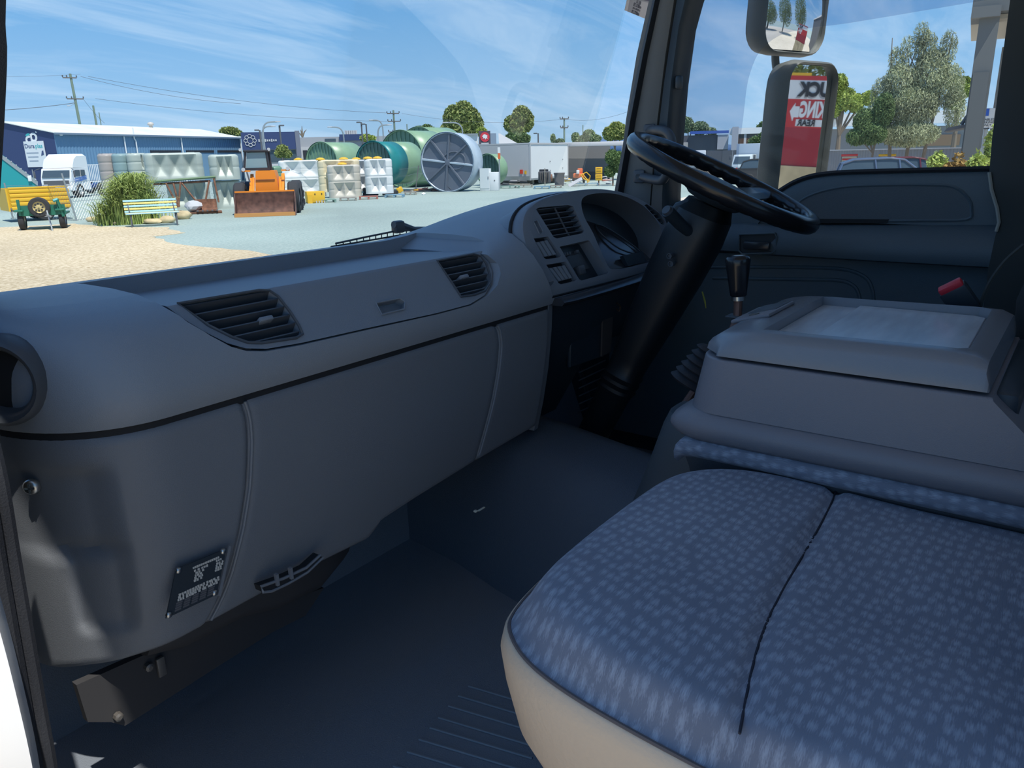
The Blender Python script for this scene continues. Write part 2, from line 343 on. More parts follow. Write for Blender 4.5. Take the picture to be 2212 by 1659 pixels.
# shelf void behind, with rounded plan
def void(poly, y0, y1): return MB().prism([Vector((p.x, y0, p.z)) for p in poly], (0, y1-y0, 0))
boolean(pad, [void(hp, .80, 1.125)], ang=45)
cen = sum(hp, Vector())/len(hp)
ip = [Vector((p.x + (.003 if p.x < .8 else -.003), 0, p.z + (.0025 if p.z < .67 else 0))) for p in hp]
iprof = [(.858, .5985), (.9165, .6735), (.920, .6765), (.926, .677), (1.11, .6655), (1.13, .6655), (1.13, .58), (.90, .58)]
flap = MB().loft([[Vector((X, Y, z)) for Y, z in iprof] for X in (.45, 1.25)]).build('vent_flap_panel', M_PANEL, dash)
boolean(flap, [void(ip, .80, 1.2)], 'INTERSECT')
def vent(parent, poly, nb, P, nrm, ref, depth=.035, tabpos=None, vert=0, mat_=None, smooth=True, inset=.004, blade_dir=None):
    """cut a pocket in ref, line it and fill it with louvre blades. poly: 3D points on plane P,nrm"""
    c = sum(poly, Vector())/len(poly)
    boolean(ref, [MB().prism([p+nrm*.03 for p in poly], -nrm*(.03+depth))])
    v = thing('air_vent', None, None); v.parent = parent
    MB().prism([p-nrm*(depth-.001) for p in poly], -nrm*.003).build('cavity', M_HOLE, v)
    # raised lip round the opening
    MB().tube([p+nrm*.0005 for p in poly], .0022, 6, True).build('rim', M_VENT, v)
    return v, c
def clip_x(poly, pt, d):                                       # where line pt+s*d leaves the polygon (in plane)
    n = None; ss = []
    m = len(poly)
    e2 = d.cross((poly[1]-poly[0]).cross(poly[2]-poly[1]).normalized() if True else d).normalized()
    for i in range(m):
        a, b = poly[i], poly[(i+1) % m]; da, db = (a-pt).dot(e2), (b-pt).dot(e2)
        if (da < 0) != (db < 0):
            q = a+(b-a)*(da/(da-db)); ss.append((q-pt).dot(d))
    return (min(ss), max(ss)) if len(ss) >= 2 else None
def blades(v, poly, nrm, d, n, up, depth=.012, w=.020, th=.0022, tilt=0, mat_=None):
    c = sum(poly, Vector())/len(poly); us = [(p-c).dot(up) for p in poly]; lo, hi = min(us), max(us)
    for i in range(n):
        pt = c+up*(lo+(hi-lo)*(i+.5)/n); s = clip_x(poly, pt, d)
        if not s: continue
        a, b = pt+d*(s[0]+.001), pt+d*(s[1]-.001)
        q = (-nrm*math.cos(tilt)+up*math.sin(tilt)); uq = q.cross(d).normalized()
        sec = [(-.5, -.5), (.5, -.5), (.5, .5), (-.5, .5)]
        MB().loft([[e-nrm*depth+q*(s1*w)+uq*(s2*th) for s1, s2 in sec] for e in (a, b)]).build('louvre', mat_ or M_VENT, v, 0)
EX = Vector((1, 0, 0)); UPP = PN.cross(EX) if PN.cross(EX).z > 0 else -PN.cross(EX)
lv = [pnl(*p) for p in ((384, 656), (560, 627), (582, 628), (600, 640), (625, 672), (645, 703), (653, 722), (640, 730), (565, 741), (535, 740), (500, 728), (450, 703))]
v1, c1 = vent(dash, lv, 6, PP, PN, flap); blades(v1, lv, PN, EX, 6, UPP, tilt=R(-18)); v1['label'] = 'large louvred air vent near the passenger end'
rv = [pnl(*p) for p in ((944, 564), (1022, 549), (1038, 553), (1050, 570), (1058, 595), (1058, 612), (1048, 628), (1025, 637), (995, 641), (978, 614))]
v2, c2 = vent(dash, rv, 6, PP, PN, flap); blades(v2, rv, PN, EX, 6, UPP, tilt=R(-18)); v2['label'] = 'smaller louvred air vent beside the driver pod'
for v_, px, py in ((v1, 575, 688), (v2, 1003, 597)):
    p = pnl(px, py); MB(frame(p, EX, UPP, PN)).rbox((0, 0, -.006), (.022, .007, .016), .002).build('slider_tab', M_PANEL, v_)
# finger pull in the flap
fp = [pnl(*p) for p in ((812, 655), (862, 645), (874, 652), (873, 668), (824, 680))]
boolean(flap, [MB().prism([p+PN*.02 for p in fp], -PN*.034)])
MB().tube([p+PN*.0006 for p in fp], .0016, 6, True).build('finger_pull', M_PANEL, dash)
# round demister outlet at the end of the pad
dc = on_pl(0, 825, (.327, .958, .6), Vector((-.8, -.6, 0)))
Md = frame(dc, Vector((.6, -.8, 0)), (0, 0, 1), Vector((-.8, -.6, 0)))
dv = MB(Md).lathe([(.052, -.02), (.052, .003), (.046, .010), (.042, .008), (.038, .003), (.036, -.004), (.033, -.012)], 32, caps=False).build('demister_ring', M_VENT, dash, 50)
MB(Md).lathe([(.0, -.010), (.034, -.0102)], 24, caps=False).build('demister_core', M_HOLE, dv)
# ---- lower dash panels
def lowerface(X, z, corner=True):
    t = (z-.22)/(.545-.22)
    y = lerp(.888, .868, t) - .012*math.sin(math.pi*max(0, min(1, t)))
    if corner: y += (yfront(X+.0)-.86)*(1.0 if t > .5 else 1.0)
    return y
def seam_x(pts):
    q = sorted([(p.z, p.x) for p in (on_y(a, b, .87) for a, b in pts)]); return lambda z: interp(z, [a for a, _ in q], [b for _, b in q])
s1 = seam_x([(522, 868), (532, 900), (535, 950), (530, 1050), (517, 1150), (498, 1250), (480, 1310), (462, 1348)])
s2 = seam_x([(1068, 698), (1076, 715), (1079, 745), (1072, 800), (1062, 860), (1048, 930), (1035, 1000)])
s3 = seam_x([(1188, 662), (1184, 720), (1176, 800), (1168, 880), (1160, 960), (1155, 990)])
def botz(X): return interp(X, (.31, .34, .37, .40, .45, .5, .66, .80, .815, .9, 1.05, 1.3), (.205, .207, .216, .228, .238, .243, .246, .240, .262, .272, .285, .30))
def smooth01(a, b, x): t = max(0, min(1, (x-a)/(b-a))); return t*t*(3-2*t)
def bumpL(X, z):                                              # moulded hollow of the end panel
    g = 0
    p = Vector((X, z))
    def dent(cx, w, z0, z1, dep, e=.014): return dep*smooth01(cx-w-e, cx-w+e, X)*(1-smooth01(cx+w-e, cx+w+e, X))*smooth01(z0-e, z0+e, z)*(1-smooth01(z1-e, z1+e, z))
    g += dent(.372, .022, .285, .405, .014, .008)
    g += .022*(1-smooth01(.375, .400, X))*smooth01(.38, .40, z)*(1-smooth01(.49, .515, z))
    return g
def lpanel(name, xa, xb, nx, bump=None, z1=.5465, m=None):
    nz = 40; rows = []; back = []
    for i in range(nx+1):
        t = i/nx; top = z1; colf = []; colb = []
        for j in range(nz+1):
            z0 = botz(xa(.3)*(1-t)+xb(.3)*t); z = lerp(top, z0, j/nz); X = lerp(xa(z), xb(z), t if name != 'end_panel' else t**1.8)
            y = lowerface(X, z) + (bump(X, z) if bump else 0)
            # rounded top and bottom edges
            e = .008
            dz = min(top-z, z-z0)
            if dz < e: y += e*(1-math.sqrt(max(0, 1-((e-dz)/e)**2)))
            dx = min(X-xa(z), xb(z)-X); 
            if dx < .005 and name != 'end_panel' or (name == 'end_panel' and xb(z)-X < .005): y += .004*(1-max(0, dx)/.005)
            colf.append(Vector((X, y, z)))
        rows.append(colf)
    secs = []
    for c in rows:
        secs.append(c + [Vector((c[-1].x, c[-1].y+.03, c[-1].z)), Vector((c[0].x, max(c[0].y+.05, .93), c[0].z))])
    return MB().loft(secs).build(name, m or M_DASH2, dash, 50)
XL = lambda z: interp(z, (.2, .545), (.318, .327))
# nonuniform sampling near the rounded end comes from a dense grid
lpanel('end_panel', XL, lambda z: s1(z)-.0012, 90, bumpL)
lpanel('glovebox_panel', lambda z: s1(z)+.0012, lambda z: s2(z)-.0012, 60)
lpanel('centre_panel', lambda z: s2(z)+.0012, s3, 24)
for sx, za, zb in ((s1, .25, .543), (s2, .30, .543)):
    MB().tube([Vector((sx(lerp(za, zb, i/20))+.004, lowerface(.8, lerp(za, zb, i/20))+.0005, lerp(za, zb, i/20))) for i in range(21)], .0024, 8).build('panel_beading', M_DASH2, dash)
# dark joint under the upper pad
MB().loft([[Vector((X, Y, z)) for Y, z in ((yfront(X)+.012, .540), (yfront(X)+.012, .555), (yfront(X)+.05, .555), (yfront(X)+.05, .540))] for X in [.47-.142*math.sin(R(a)) for a in range(90, 0, -5)]+[.5, 1.3]]).build('pad_joint', M_HOLE, dash)
# right return of the lower dash
MB().loft([[Vector((s3(z)-.004, lowerface(1.2, z)+.002, z)), Vector((s3(z)+.012, lowerface(1.2, z)+.004, z)), Vector((s3(z)+.02, lowerface(1.2, z)+.02, z)), Vector((s3(z)+.012, 1.2, z)), Vector((s3(z)-.01, 1.2, z))] for z in (.29, .35, .42, .5, .555, .6)]).build('panel_return', M_DASH2, dash, 50)
# screw, data plate, heater slot
sp = on_pl(68, 1052, (.33, .97, .45), Vector((-.75, -.66, 0)))
Ms = frame(sp, Vector((.66, -.75, 0)), (0, 0, 1), Vector((-.75, -.66, 0)))
sc_ = MB(Ms).lathe([(.0098, -.003), (.0098, .001), (.007, .0042), (.003, .0052), (.0, .0053)], 18).build('pan_screw', M_CHROME, dash, 60)
MB(Ms).box((0, 0, .005), (.011, .0022, .0015)).box((0, 0, .005), (.0022, .011, .0015)).build('cross_slot', M_BLACK, sc_)
LP = Vector((.5, .872, .33)); LN = Vector((0, -.997, .05)).normalized()
pl_ = [on_pl(a, b, LP-Vector((0, .014, 0)), LN) for a, b in ((378, 1229), (487, 1184), (466, 1283), (356, 1335))]
dpc = sum(pl_, Vector())/4
dp = MB().prism([p+LN*.001 for p in pl_], LN*.0018).build('data_plate', M_BLACK, dash)
M_WRITE = mat('plate_print', (.55, .55, .52), .5)
ux = (pl_[1]-pl_[0]).normalized(); uy = (pl_[0]-pl_[3]).normalized()
wpl, hpl = (pl_[1]-pl_[0]).length, (pl_[0]-pl_[3]).length
for a, b in ((.06, .95), (.95, .95), (.95, .06), (.05, .05)):
    p = pl_[3]+(pl_[2]-pl_[3])*a+(pl_[0]-pl_[3])*b+LN*.003
    MB(frame(p, ux, LN.cross(ux), LN)).lathe([(.0042, -.002), (.0042, .0005), (.0025, .002), (.0, .0022)], 12).build('rivet', M_CHROME, dp, 60)
def pp_(a, b): return pl_[3]+(pl_[2]-pl_[3])*a+(pl_[0]-pl_[3])*b+LN*.0031
def marks(n, a, b, size, gap=.6):            # worn print too small to read
    mb = MB(frame(pp_(a, b), ux, (uy-ux*uy.dot(ux)).normalized(), LN)); x = 0
    for k in range(n):
        w_ = size*random.uniform(.45, .8); mb.box((x+w_/2, 0, 0), (w_, size*random.uniform(.55, .8), .0002)); x += w_+size*gap*random.choice((.3, .3, .3, .9))
    mb.build('plate_print', M_WRITE, dp)
M_CELL = mat('plate_cell', (.10, .105, .12), .5)
marks(13, .34, .87, .0042, .4)
marks(5, .38, .79, .0042); marks(3, .82, .80, .004)
for k in range(4): marks(3, .42, .73-k*.055, .0045); marks(3, .84, .73-k*.05, .0042)
for i in range(5):
    for k in range(3): marks(3, .16+i*.16, .40-k*.055, .0045)
    for k in range(4): MB(frame(pp_(.15+i*.16, .23-k*.05), ux, (uy-ux*uy.dot(ux)).normalized(), LN)).box((wpl*.055, 0, 0), (wpl*.12, hpl*.04, .0002)).build('plate_cell', M_CELL, dp)
# loose strip beside the plate
q = [on_pl(a, b, LP-Vector((0, .014, 0)), LN) for a, b in ((492, 1178), (497, 1180), (474, 1286), (468, 1286))]
MB().prism([p+LN*.001 for p in q], LN*.002).build('plate_edge_strip', M_DASH2, dash)
# heater outlet slot at the bottom of the glovebox panel
hs = [on_pl(a, b, LP-Vector((0, .004, 0)), LN) for a, b in ((552, 1262), (600, 1245), (650, 1222), (680, 1195), (686, 1200), (652, 1232), (610, 1256), (575, 1272), (556, 1274))]
ho = MB().prism([p-LN*.004 for p in hs], LN*.016).build('heater_slot', M_HOLE, dash)
MB().tube([p+LN*.0125 for p in hs], .0022, 6, True).build('slot_rim', M_DASH2, ho)
for a, b in ((598, 1252), (628, 1238)): 
    p = on_pl(a, b, LP-Vector((0, .018, 0)), LN); MB().box(p, (.004, .006, .018)).build('slot_bar', M_DASH2, ho)
# heater box, bracket and bolts under the dash
hb = thing('heater_duct', 'dull grey heater duct hanging below the glovebox panel', 'duct')
dsec = []
for X, z, y in ((.42, .20, .93), (.47, .19, .92), (.56, .19, .915), (.62, .175, .91), (.70, .17, .91), (.76, .19, .92), (.80, .22, .94)):
    dsec.append([Vector((X, y, .27)), Vector((X, y-.005, z+.03)), Vector((X, y+.012, z+.008)), Vector((X, y+.035, z)), Vector((X, 1.1, z-.02)), Vector((X, 1.1, .27))])
MB().loft(dsec).build('duct_body', mat('duct_plastic', (.038, .038, .042), .7), hb, 50)
for a, b in ((322, 1441), (256, 1548)):
    p = on_y(a, b, .95); MB(T(*p) @ rotM('X', 90)).lathe([(.006, -.004), (.006, .003), (.003, .005), (0, .005)], 8).build('bolt', mat('dull_bolt', (.16, .15, .14), .5, metal=.5), hb)
p = on_y(348, 1440, .948); MB().rbox(p, (.012, .006, .03), .002).build('clip', MATS['dull_bolt'], hb)
MB().prism([on_y(a, b, .955) for a, b in ((165, 1480), (345, 1400), (470, 1345), (640, 1290), (700, 1270), (660, 1330), (590, 1365), (470, 1440), (330, 1530), (270, 1568), (240, 1560), (190, 1560))], (0, .012, 0)).build('support_rail', MATS['duct_plastic'], hb)
# ================================================================== driver pod (part of the dashboard)
DP = Vector((1.5, .86, .57)); DU = Vector((0, .07, .2025)).normalized(); DN = Vector((0, -DU.z, DU.y))   # face plane, up along it, outward normal
def pod(x, y): return on_pl(x, y, DP, DN)
outl = [(1194, 641), (1166, 592), (1142, 545), (1130, 505), (1131, 470), (1146, 443), (1175, 426), (1220, 414), (1262, 408), (1300, 407), (1345, 414), (1390, 432), (1425, 456), (1452, 486), (1475, 530), (1480, 566), (1386, 592)]
op = [pod(*p) for p in outl]
op_s = spline(op[:-2], 4) + op[-2:]
c0 = sum(op_s, Vector())/len(op_s)
def scl(k, off, sh=(0, 0, 0)): return [c0+(p-c0)*k+DN*off+Vector(sh) for p in op_s]
podm = MB().loft([scl(.965, .0), scl(.985, -.002), scl(1.0, -.008), scl(1.004, -.022), scl(1.0, -.05), scl(.97, -.12, (0, 0, -.004)), scl(.92, -.22, (0, 0, -.02))]).build('driver_pod', M_POD, dash, 40)
boolean(pad, [MB().prism([c0+(p-c0)*1.018+DN*.12 for p in op_s], -DN*.155), MB().prism([c0+(p-c0)*.955+DN*.02 for p in op_s], -DN*.32)], ang=45)
# groove ring between pod and pad
MB().tube([c0+(p-c0)*1.012-DN*.030 for p in op_s[:-8]], .004, 8).build('pod_groove', M_HOLE, dash)
DX = Vector((1, 0, 0))
def pocket(pts, depth): return MB().prism([p+DN*.02 for p in pts], -DN*(.02+depth))
def cavity(pts, depth, m=M_HOLE, par=None): return MB().prism([p-DN*(depth-.0015) for p in pts], -DN*.002).build('pocket_back', m, par or podm)
def rpts(pxs): return [pod(*p) for p in pxs]
# cluster opening
clu = spline(rpts([(1256, 436), (1268, 422), (1300, 417), (1335, 420), (1368, 432), (1398, 452), (1424, 486), (1432, 520), (1424, 556), (1376, 573), (1330, 581), (1312, 572), (1282, 505), (1262, 468)]), 3, True)
V1 = rpts([(1158, 452), (1166, 448), (1228, 443), (1238, 446), (1262, 498), (1258, 504), (1203, 515), (1196, 512)])
SWA = rpts([(1153, 515), (1184, 511), (1212, 552), (1208, 556), (1180, 560), (1175, 557)])
SWB = rpts([(1180, 572), (1222, 565), (1246, 603), (1242, 607), (1212, 614), (1207, 612)])
BTN = rpts([(1152, 479), (1160, 476), (1172, 500), (1169, 504), (1164, 504)])
RAD = rpts([(1209, 533), (1270, 519), (1274, 521), (1314, 588), (1311, 591), (1256, 606), (1251, 603)])
V3 = rpts([(1392, 443), (1398, 441), (1424, 460), (1436, 478), (1434, 486), (1428, 484)])
boolean(podm, [pocket(clu, .075), pocket(V1, .022), pocket(SWA, .014), pocket(SWB, .014), pocket(RAD, .03), pocket(BTN, .004), pocket(V3, .02)])
dash_c = cavity(clu, .075, M_BLACK)
cavity(V1, .022); cavity(SWA, .014); cavity(SWB, .014); cavity(RAD, .03, M_BLACK); cavity(V3, .02)
# instrument glass leaning in the hooded opening
cg = sum(clu, Vector())/len(clu)
gpts = [c0+(p-c0)-DN*.004 for p in rpts([(1262, 470), (1300, 450), (1352, 470), (1384, 500), (1412, 540), (1420, 557), (1376, 571), (1330, 579), (1313, 570), (1284, 507)])]
M_GLS = mat('cluster_lens', (.03, .034, .042), .16, spec=.6)
lens = MB().prism([p-DN*(.008+.058*max(0, min(1, ((p-DP).dot(DU)-.01)/.13))) for i, p in enumerate(gpts)], -DN*.004).build('cluster_lens', M_GLS, podm, 20)
dl = spline([p-DN*(.008+.05*max(0, min(1, ((p-DP).dot(DU)-.01)/.13))) for p in rpts([(1330, 470), (1345, 474), (1372, 500), (1398, 535), (1396, 545), (1362, 530), (1336, 495)])], 3, True)
MB().tube(dl, .002, 6, True).build('gauge_bezel', M_BLACK, podm)
MB().prism([p-DN*.012 for p in rpts([(1355, 549), (1398, 540), (1404, 562), (1366, 572)])], -DN*.01).build('warning_light_block', M_BLACK, podm)
# vents
def up_of(): return DU
blades(podm, V1, DN, DX, 6, DU, depth=.008, w=.012, th=.002, tilt=R(-20))
a, b = pod(1200, 446), pod(1232, 508)
MB().tube([a-DN*.004, b-DN*.004], .0022, 6).build('vent_rib', M_VENT, podm)
blades(podm, V3, DN, DX, 5, DU, depth=.007, w=.010, th=.0018, tilt=R(-20))
# rocker switches
def rocker(pts): MB().prism([p-DN*.009 for p in pts], DN*.007).build('rocker_switch', M_PANEL, podm, 0, bevel=.0015)
def between(q, t0, t1, s0=.08, s1_=.92):
    a, b, c, d = q
    f = lambda u, v: a+(b-a)*u+(d-a)*v+(a-b+c-d)*u*v
    return [f(t0, s0), f(t1, s0), f(t1, s1_), f(t0, s1_)]
qa = [pod(1157, 520), pod(1184, 514), pod(1207, 552), pod(1181, 557)]
for i in range(3): rocker(between(qa, i/3+.04, (i+1)/3-.05))
qb = [pod(1184, 576), pod(1222, 569), pod(1241, 602), pod(1211, 610)]
for i in range(4): rocker(between(qb, i/4+.03, (i+1)/4-.04))
MB().tube([p+DN*.0006 for p in BTN], .0012, 6, True).build('blank_button', M_PANEL, podm)
# radio slot: knobs, shelf and lighter socket
M_RADIO = mat('radio_face', (.05, .055, .065), .4)
MB().prism([p-DN*.02 for p in rpts([(1217, 545), (1266, 534), (1290, 574), (1242, 586)])], -DN*.006).build('radio_face', M_RADIO, podm)
for a, b, w in ((1226, 547, 0), (1231, 546, 0), (1236, 545, 0), (1241, 544, 0), (1258, 540, 1)):
    p = pod(a, b)-DN*.016; MB(frame(p, DX, DU, DN)).rbox((0, 0, 0), (.008+.004*w, .008, .008), .001).build('radio_button', M_VENT, podm)
p = pod(1263, 581)-DN*.012; MB(frame(p, DX, DU, DN)).rbox((0, 0, 0), (.024, .02, .014), .002).build('cable_plug', M_VENT, podm)
p = pod(1250, 590)-DN*.018; MB(frame(p, DX, DU, DN)).rbox((0, 0, 0), (.04, .024, .008), .002).build('plug_socket', M_BLACK, podm)
# ledge below the pod and the dark knee panel
le = [pod(1200, 648), pod(1225, 643), pod(1300, 622), pod(1360, 604), pod(1392, 592)]
M_LEDGE = mat('ledge_plastic', (.035, .04, .05), .25)
MB().loft([[p+Vector((0, .02, .004)), p+Vector((0, -.012, .004)), p+Vector((0, -.022, -.004)), p+Vector((0, -.016, -.012)), p+Vector((0, .02, -.012))] for p in le]).build('knee_ledge', M_LEDGE, dash, 60)
kp = MB().loft([[Vector((X, Y, z)) for Y, z in ((.875, .552), (.885, .50), (.93, .36), (1.0, .24), (1.1, .24), (1.1, .56))] for X in (1.285, 1.4, 1.52)]).build('knee_panel', M_BLACK, dash)
kp2 = MB().loft([[Vector((X, Y, z)) for Y, z in ((.875, .552), (.885, .50), (.93, .40), (1.1, .38), (1.1, .56))] for X in (1.52, 1.7, 1.9)]).build('knee_panel', M_BLACK, dash)
# fuse cover with ribs on the knee panel, grey cable clip, key ring
for i in range(6):
    MB().tube([on_y(1250, 805+i*17, .93), on_y(1308, 778+i*17, .935)], .0016, 6).build('fuse_cover_rib', M_VENT, dash)
MB().prism([on_y(x, y, .905) for x, y in ((1235, 690), (1300, 668), (1305, 770), (1232, 795))], (0, .01, 0)).build('fuse_cover', M_BLACK, dash, bevel=.003)
MB().tube(spline([on_y(1333, 655, .86), on_y(1340, 662, .86), on_y(1337, 672, .86), on_y(1332, 668, .86)], 4), .0018, 6).build('key_ring', mat('copper_ring', (.5, .3, .2), .3, metal=1), dash)
MB().prism([on_y(x, y, .9) for x, y in ((1303, 672), (1325, 668), (1320, 760), (1300, 770))], (0, .004, 0)).build('fuse_label', mat('brown_label', (.075, .06, .055), .7), dash)
# ================================================================== pedals
for nm, px, py, lab in (('clutch_pedal', 1285, 905, 'dim grey pedal pad deep in the driver footwell'),):
    g = thing(nm, lab, 'pedal', on_y(px, py, 1.08))
    MB(rotM('X', -35)).rbox((0, 0, 0), (.075, .02, .055), .008).build('pad', M_RUB, g, bevel=0)
    MB().tube([(0, .01, .02), (0, .06, .16), (0, .1, .3)], .008, 8).build('arm', M_BLACK, g)
# ================================================================== steering column and wheel
WC = Vector((1.58, .624, .788)); WR = .200
tilt = R(25); roll_ = R(-6)
WX = Vector((math.cos(roll_), 0, math.sin(roll_))); WY = Vector((0, math.cos(tilt), math.sin(tilt))); WY = (WY-WX*WX.dot(WY)).normalized(); WZ = WX.cross(WY)       # WZ: axis up to the driver
colm = thing('steering_column', 'thick black steering column cover rising from the footwell to the wheel', 'steering column')
A = WC-WZ*.05; 
cs = []
for d, w, h, off in ((0, .045, .045, 0), (.02, .056, .055, 0), (.06, .060, .06, .0), (.13, .058, .058, .0), (.22, .052, .05, 0), (.30, .042, .042, 0), (.33, .038, .04, 0), (.335, .043, .044, 0), (.345, .038, .04, 0), (.35, .043, .044, 0), (.36, .038, .04, 0), (.365, .043, .044, 0), (.38, .036, .038, 0), (.46, .034, .036, 0), (.60, .034, .034, 0)):
    # axis bends forward-down
    ax = -WZ*d*.75 + Vector((0, .42, -.90))*d*.55
    cc = A+ax
    cs.append([cc+WX*(w*math.copysign(abs(math.cos(t))**.7, math.cos(t)))+Vector((0, .93, .36))*(h*math.copysign(abs(math.sin(t))**.7, math.sin(t))) for t in [i*2*math.pi/20 for i in range(20)]])
M_COLM = mat('column_plastic', (.011, .014, .018), .45)
MB().loft(cs).build('column_shroud', M_COLM, colm, 50)
MB().loft([[p*1.0 for p in cs[i]] for i in (0, 1)]).build('shroud_collar', M_COLM, colm)
# upper cowl with edges by the rim
cw = [on_x(a, b, 1.60) for a, b in ((1466, 462), (1486, 434), (1515, 424), (1545, 440), (1550, 455), (1500, 470))]
MB().prism([p-Vector((.07, 0, 0)) for p in cw], (.16, 0, 0)).build('column_cowl', M_BLACK, colm, 35, bevel=.008)
# stalk with button end
sk = [on_x(1442, 456, 1.45), on_x(1470, 485, 1.49), on_x(1500, 510, 1.54)]
MB().tube(sk, [.013, .0125, .011], 12).build('indicator_stalk', M_BLACK, colm)
MB().tube([sk[0], sk[0]+(sk[0]-sk[1]).normalized()*.006], [.0105, .0095], 14).build('stalk_button', M_VENT, colm)
for a, b in ((1446, 553), (1449, 570)):
    p = on_x(a, b, 1.487); MB(T(*p) @ rotM('Y', -90)).lathe([(.006, -.01), (.006, .002), (.0045, .002), (.004, -.002), (0, -.002)], 14).build('screw_recess', M_VENT, colm)
sw = thing('steering_wheel', 'large glossy black steering wheel with finger grips under the rim', 'steering wheel')
Mw = frame(WC, WX, WY, WZ)
nseg = 144; rings = []
for i in range(nseg):
    a = i*2*math.pi/nseg; c = Vector((math.cos(a), math.sin(a), 0))
    grip = max(0, math.sin(a*36))
    ring = []
    for k in range(12):
        b = k*2*math.pi/12; u, v = math.cos(b)*.0155, math.sin(b)*.0175
        if u < .004 and v < .002: s_ = 1-.22*grip; u *= s_; v *= s_
        ring.append(c*(WR+u)+Vector((0, 0, v)))
    rings.append(ring)
rings.append(rings[0])
MB(Mw).loft(rings, True, False).build('rim', M_WHEEL, sw, 60)
hub = MB(Mw).lathe([(.0, -.045), (.055, -.045), (.075, -.03), (.078, -.015), (.066, -.004), (.03, .0), (0, .001)], 28).build('hub', M_BLACK, sw, 50)
for ang in (-8, 188, 248, 292):
    a = R(ang); d = Vector((math.cos(a), math.sin(a), 0)); n_ = Vector((-d.y, d.x, 0))
    secs = []
    for r_, w, zc, th in ((.04, .030, -.022, .012), (.09, .026, -.02, .011), (.14, .024, -.012, .010), (.175, .026, -.004, .010), (.197, .036, 0, .010)):
        secs.append([d*r_+n_*w+Vector((0, 0, zc)), d*r_+n_*w*.6+Vector((0, 0, zc+th)), d*r_-n_*w*.6+Vector((0, 0, zc+th)), d*r_-n_*w+Vector((0, 0, zc)), d*r_-n_*w*.6+Vector((0, 0, zc-th)), d*r_+n_*w*.6+Vector((0, 0, zc-th))])
    MB(Mw).loft(secs).build('spoke', M_WHEEL, sw, 40)
# ================================================================== driver A pillar with grab handle
ap = thing('trim_3', 'grey windscreen pillar between windscreen and driver window', None, kind='structure')
def pil(pts, th, m, name, off=0):
    secs = []
    for (xa, xb, y, X) in pts:
        a, b = on_x(xa, y, X), on_x(xb, y, X)
        secs.append([a, a*.3+b*.7+Vector((-.012+off, 0, 0)), b, b+Vector((th, 0, 0)), a+Vector((th, 0, 0))])
    return MB().loft(secs).build(name, m, ap, 50)
XP = 1.9
pil([(1416, 1470, -140, XP), (1402, 1456, 0, XP), (1375, 1437, 120, XP), (1352, 1420, 260, XP), (1334, 1406, 410, XP), (1318, 1395, 560, XP)], .08, M_TRIM, 'pillar_cover')
pil([(1426, 1444, -140, XP-.012), (1410, 1424, 0, XP-.012), (1383, 1398, 120, XP-.012), (1355, 1371, 260, XP-.012), (1328, 1345, 410, XP-.012), (1300, 1318, 560, XP-.012)], .05, M_RUB, 'screen_seal')
pil([(1478, 1540, -140, XP), (1462, 1494, 0, XP), (1452, 1478, 60, XP), (1434, 1462, 180, XP), (1420, 1452, 300, XP), (1408, 1446, 420, XP), (1400, 1446, 560, XP)], .07, M_BLACK, 'door_seal')
# header over the driver window
MB().prism([on_x(a, b, 1.93) for a, b in ((1478, 10), (1510, -25), (1560, -50), (2260, -180), (2260, -400), (1440, -400))], (.05, 0, 0)).build('roof_rail', M_HEAD, ap)
gh = thing('grab_handle', 'black grab handle bolted to the grey windscreen pillar', 'handle')
hpth = [on_x(1402, 283, XP-.01), on_x(1415, 280, XP-.035), on_x(1438, 284, XP-.055), on_x(1450, 300, XP-.06), on_x(1450, 330, XP-.06), on_x(1444, 365, XP-.06), on_x(1432, 388, XP-.05), on_x(1412, 388, XP-.035), on_x(1385, 381, XP-.01)]
MB().tube(spline(hpth, 5), .0115, 10).build('grip_bar', M_VENT, gh, 60)
for a, b in ((1403, 283), (1381, 381)):
    p = on_x(a, b, XP-.014)
    MB().rbox(p, (.012, .034, .034), .006).build('mounting_foot', M_VENT, gh)
    MB(T(p.x-.008, p.y, p.z) @ rotM('Y', -90)).lathe([(.007, -.003), (.007, .001), (.003, .001), (0, 0)], 12).build('bolt', M_BLACK, gh)
p = on_x(1467, 178, XP-.004); MB().rbox(p, (.02, .016, .032), .006).build('trim_clip', M_BLACK, ap)
# ================================================================== driver door
door = thing('door_1', 'dark driver door with armrest, moulded panel and side window', None, kind='structure')
XD = 1.935
top = [(1640, 470), (1655, 440), (1672, 424), (1692, 410), (1716, 396), (1745, 385), (1775, 379), (1820, 375), (1880, 373), (1960, 371), (2050, 369), (2134, 367), (2190, 366), (2250, 365)]
tp = spline([on_x(a, b, XD) for a, b in top], 3)
zA = on_x(1900, 482, XD).z; zB = on_x(1900, 563, XD).z
secs = []
for p in tp:
    e = max(0, min(1, (p.z-.70)/.09))
    z0 = p.z
    lo = min(zA, z0-.02)
    secs.append([Vector((XD+.03, p.y, z0-.004)), Vector((XD+.008, p.y, z0)), Vector((XD-.004, p.y, z0-.004)), Vector((XD-.010, p.y, z0-.014)), Vector((XD-.012, p.y, lerp(z0, lo, .5))), Vector((XD-.012, p.y, lo)), Vector((XD+.03, p.y, lo))])
up_ = MB().loft(secs).build('upper_pad', M_DOOR, door, 50)
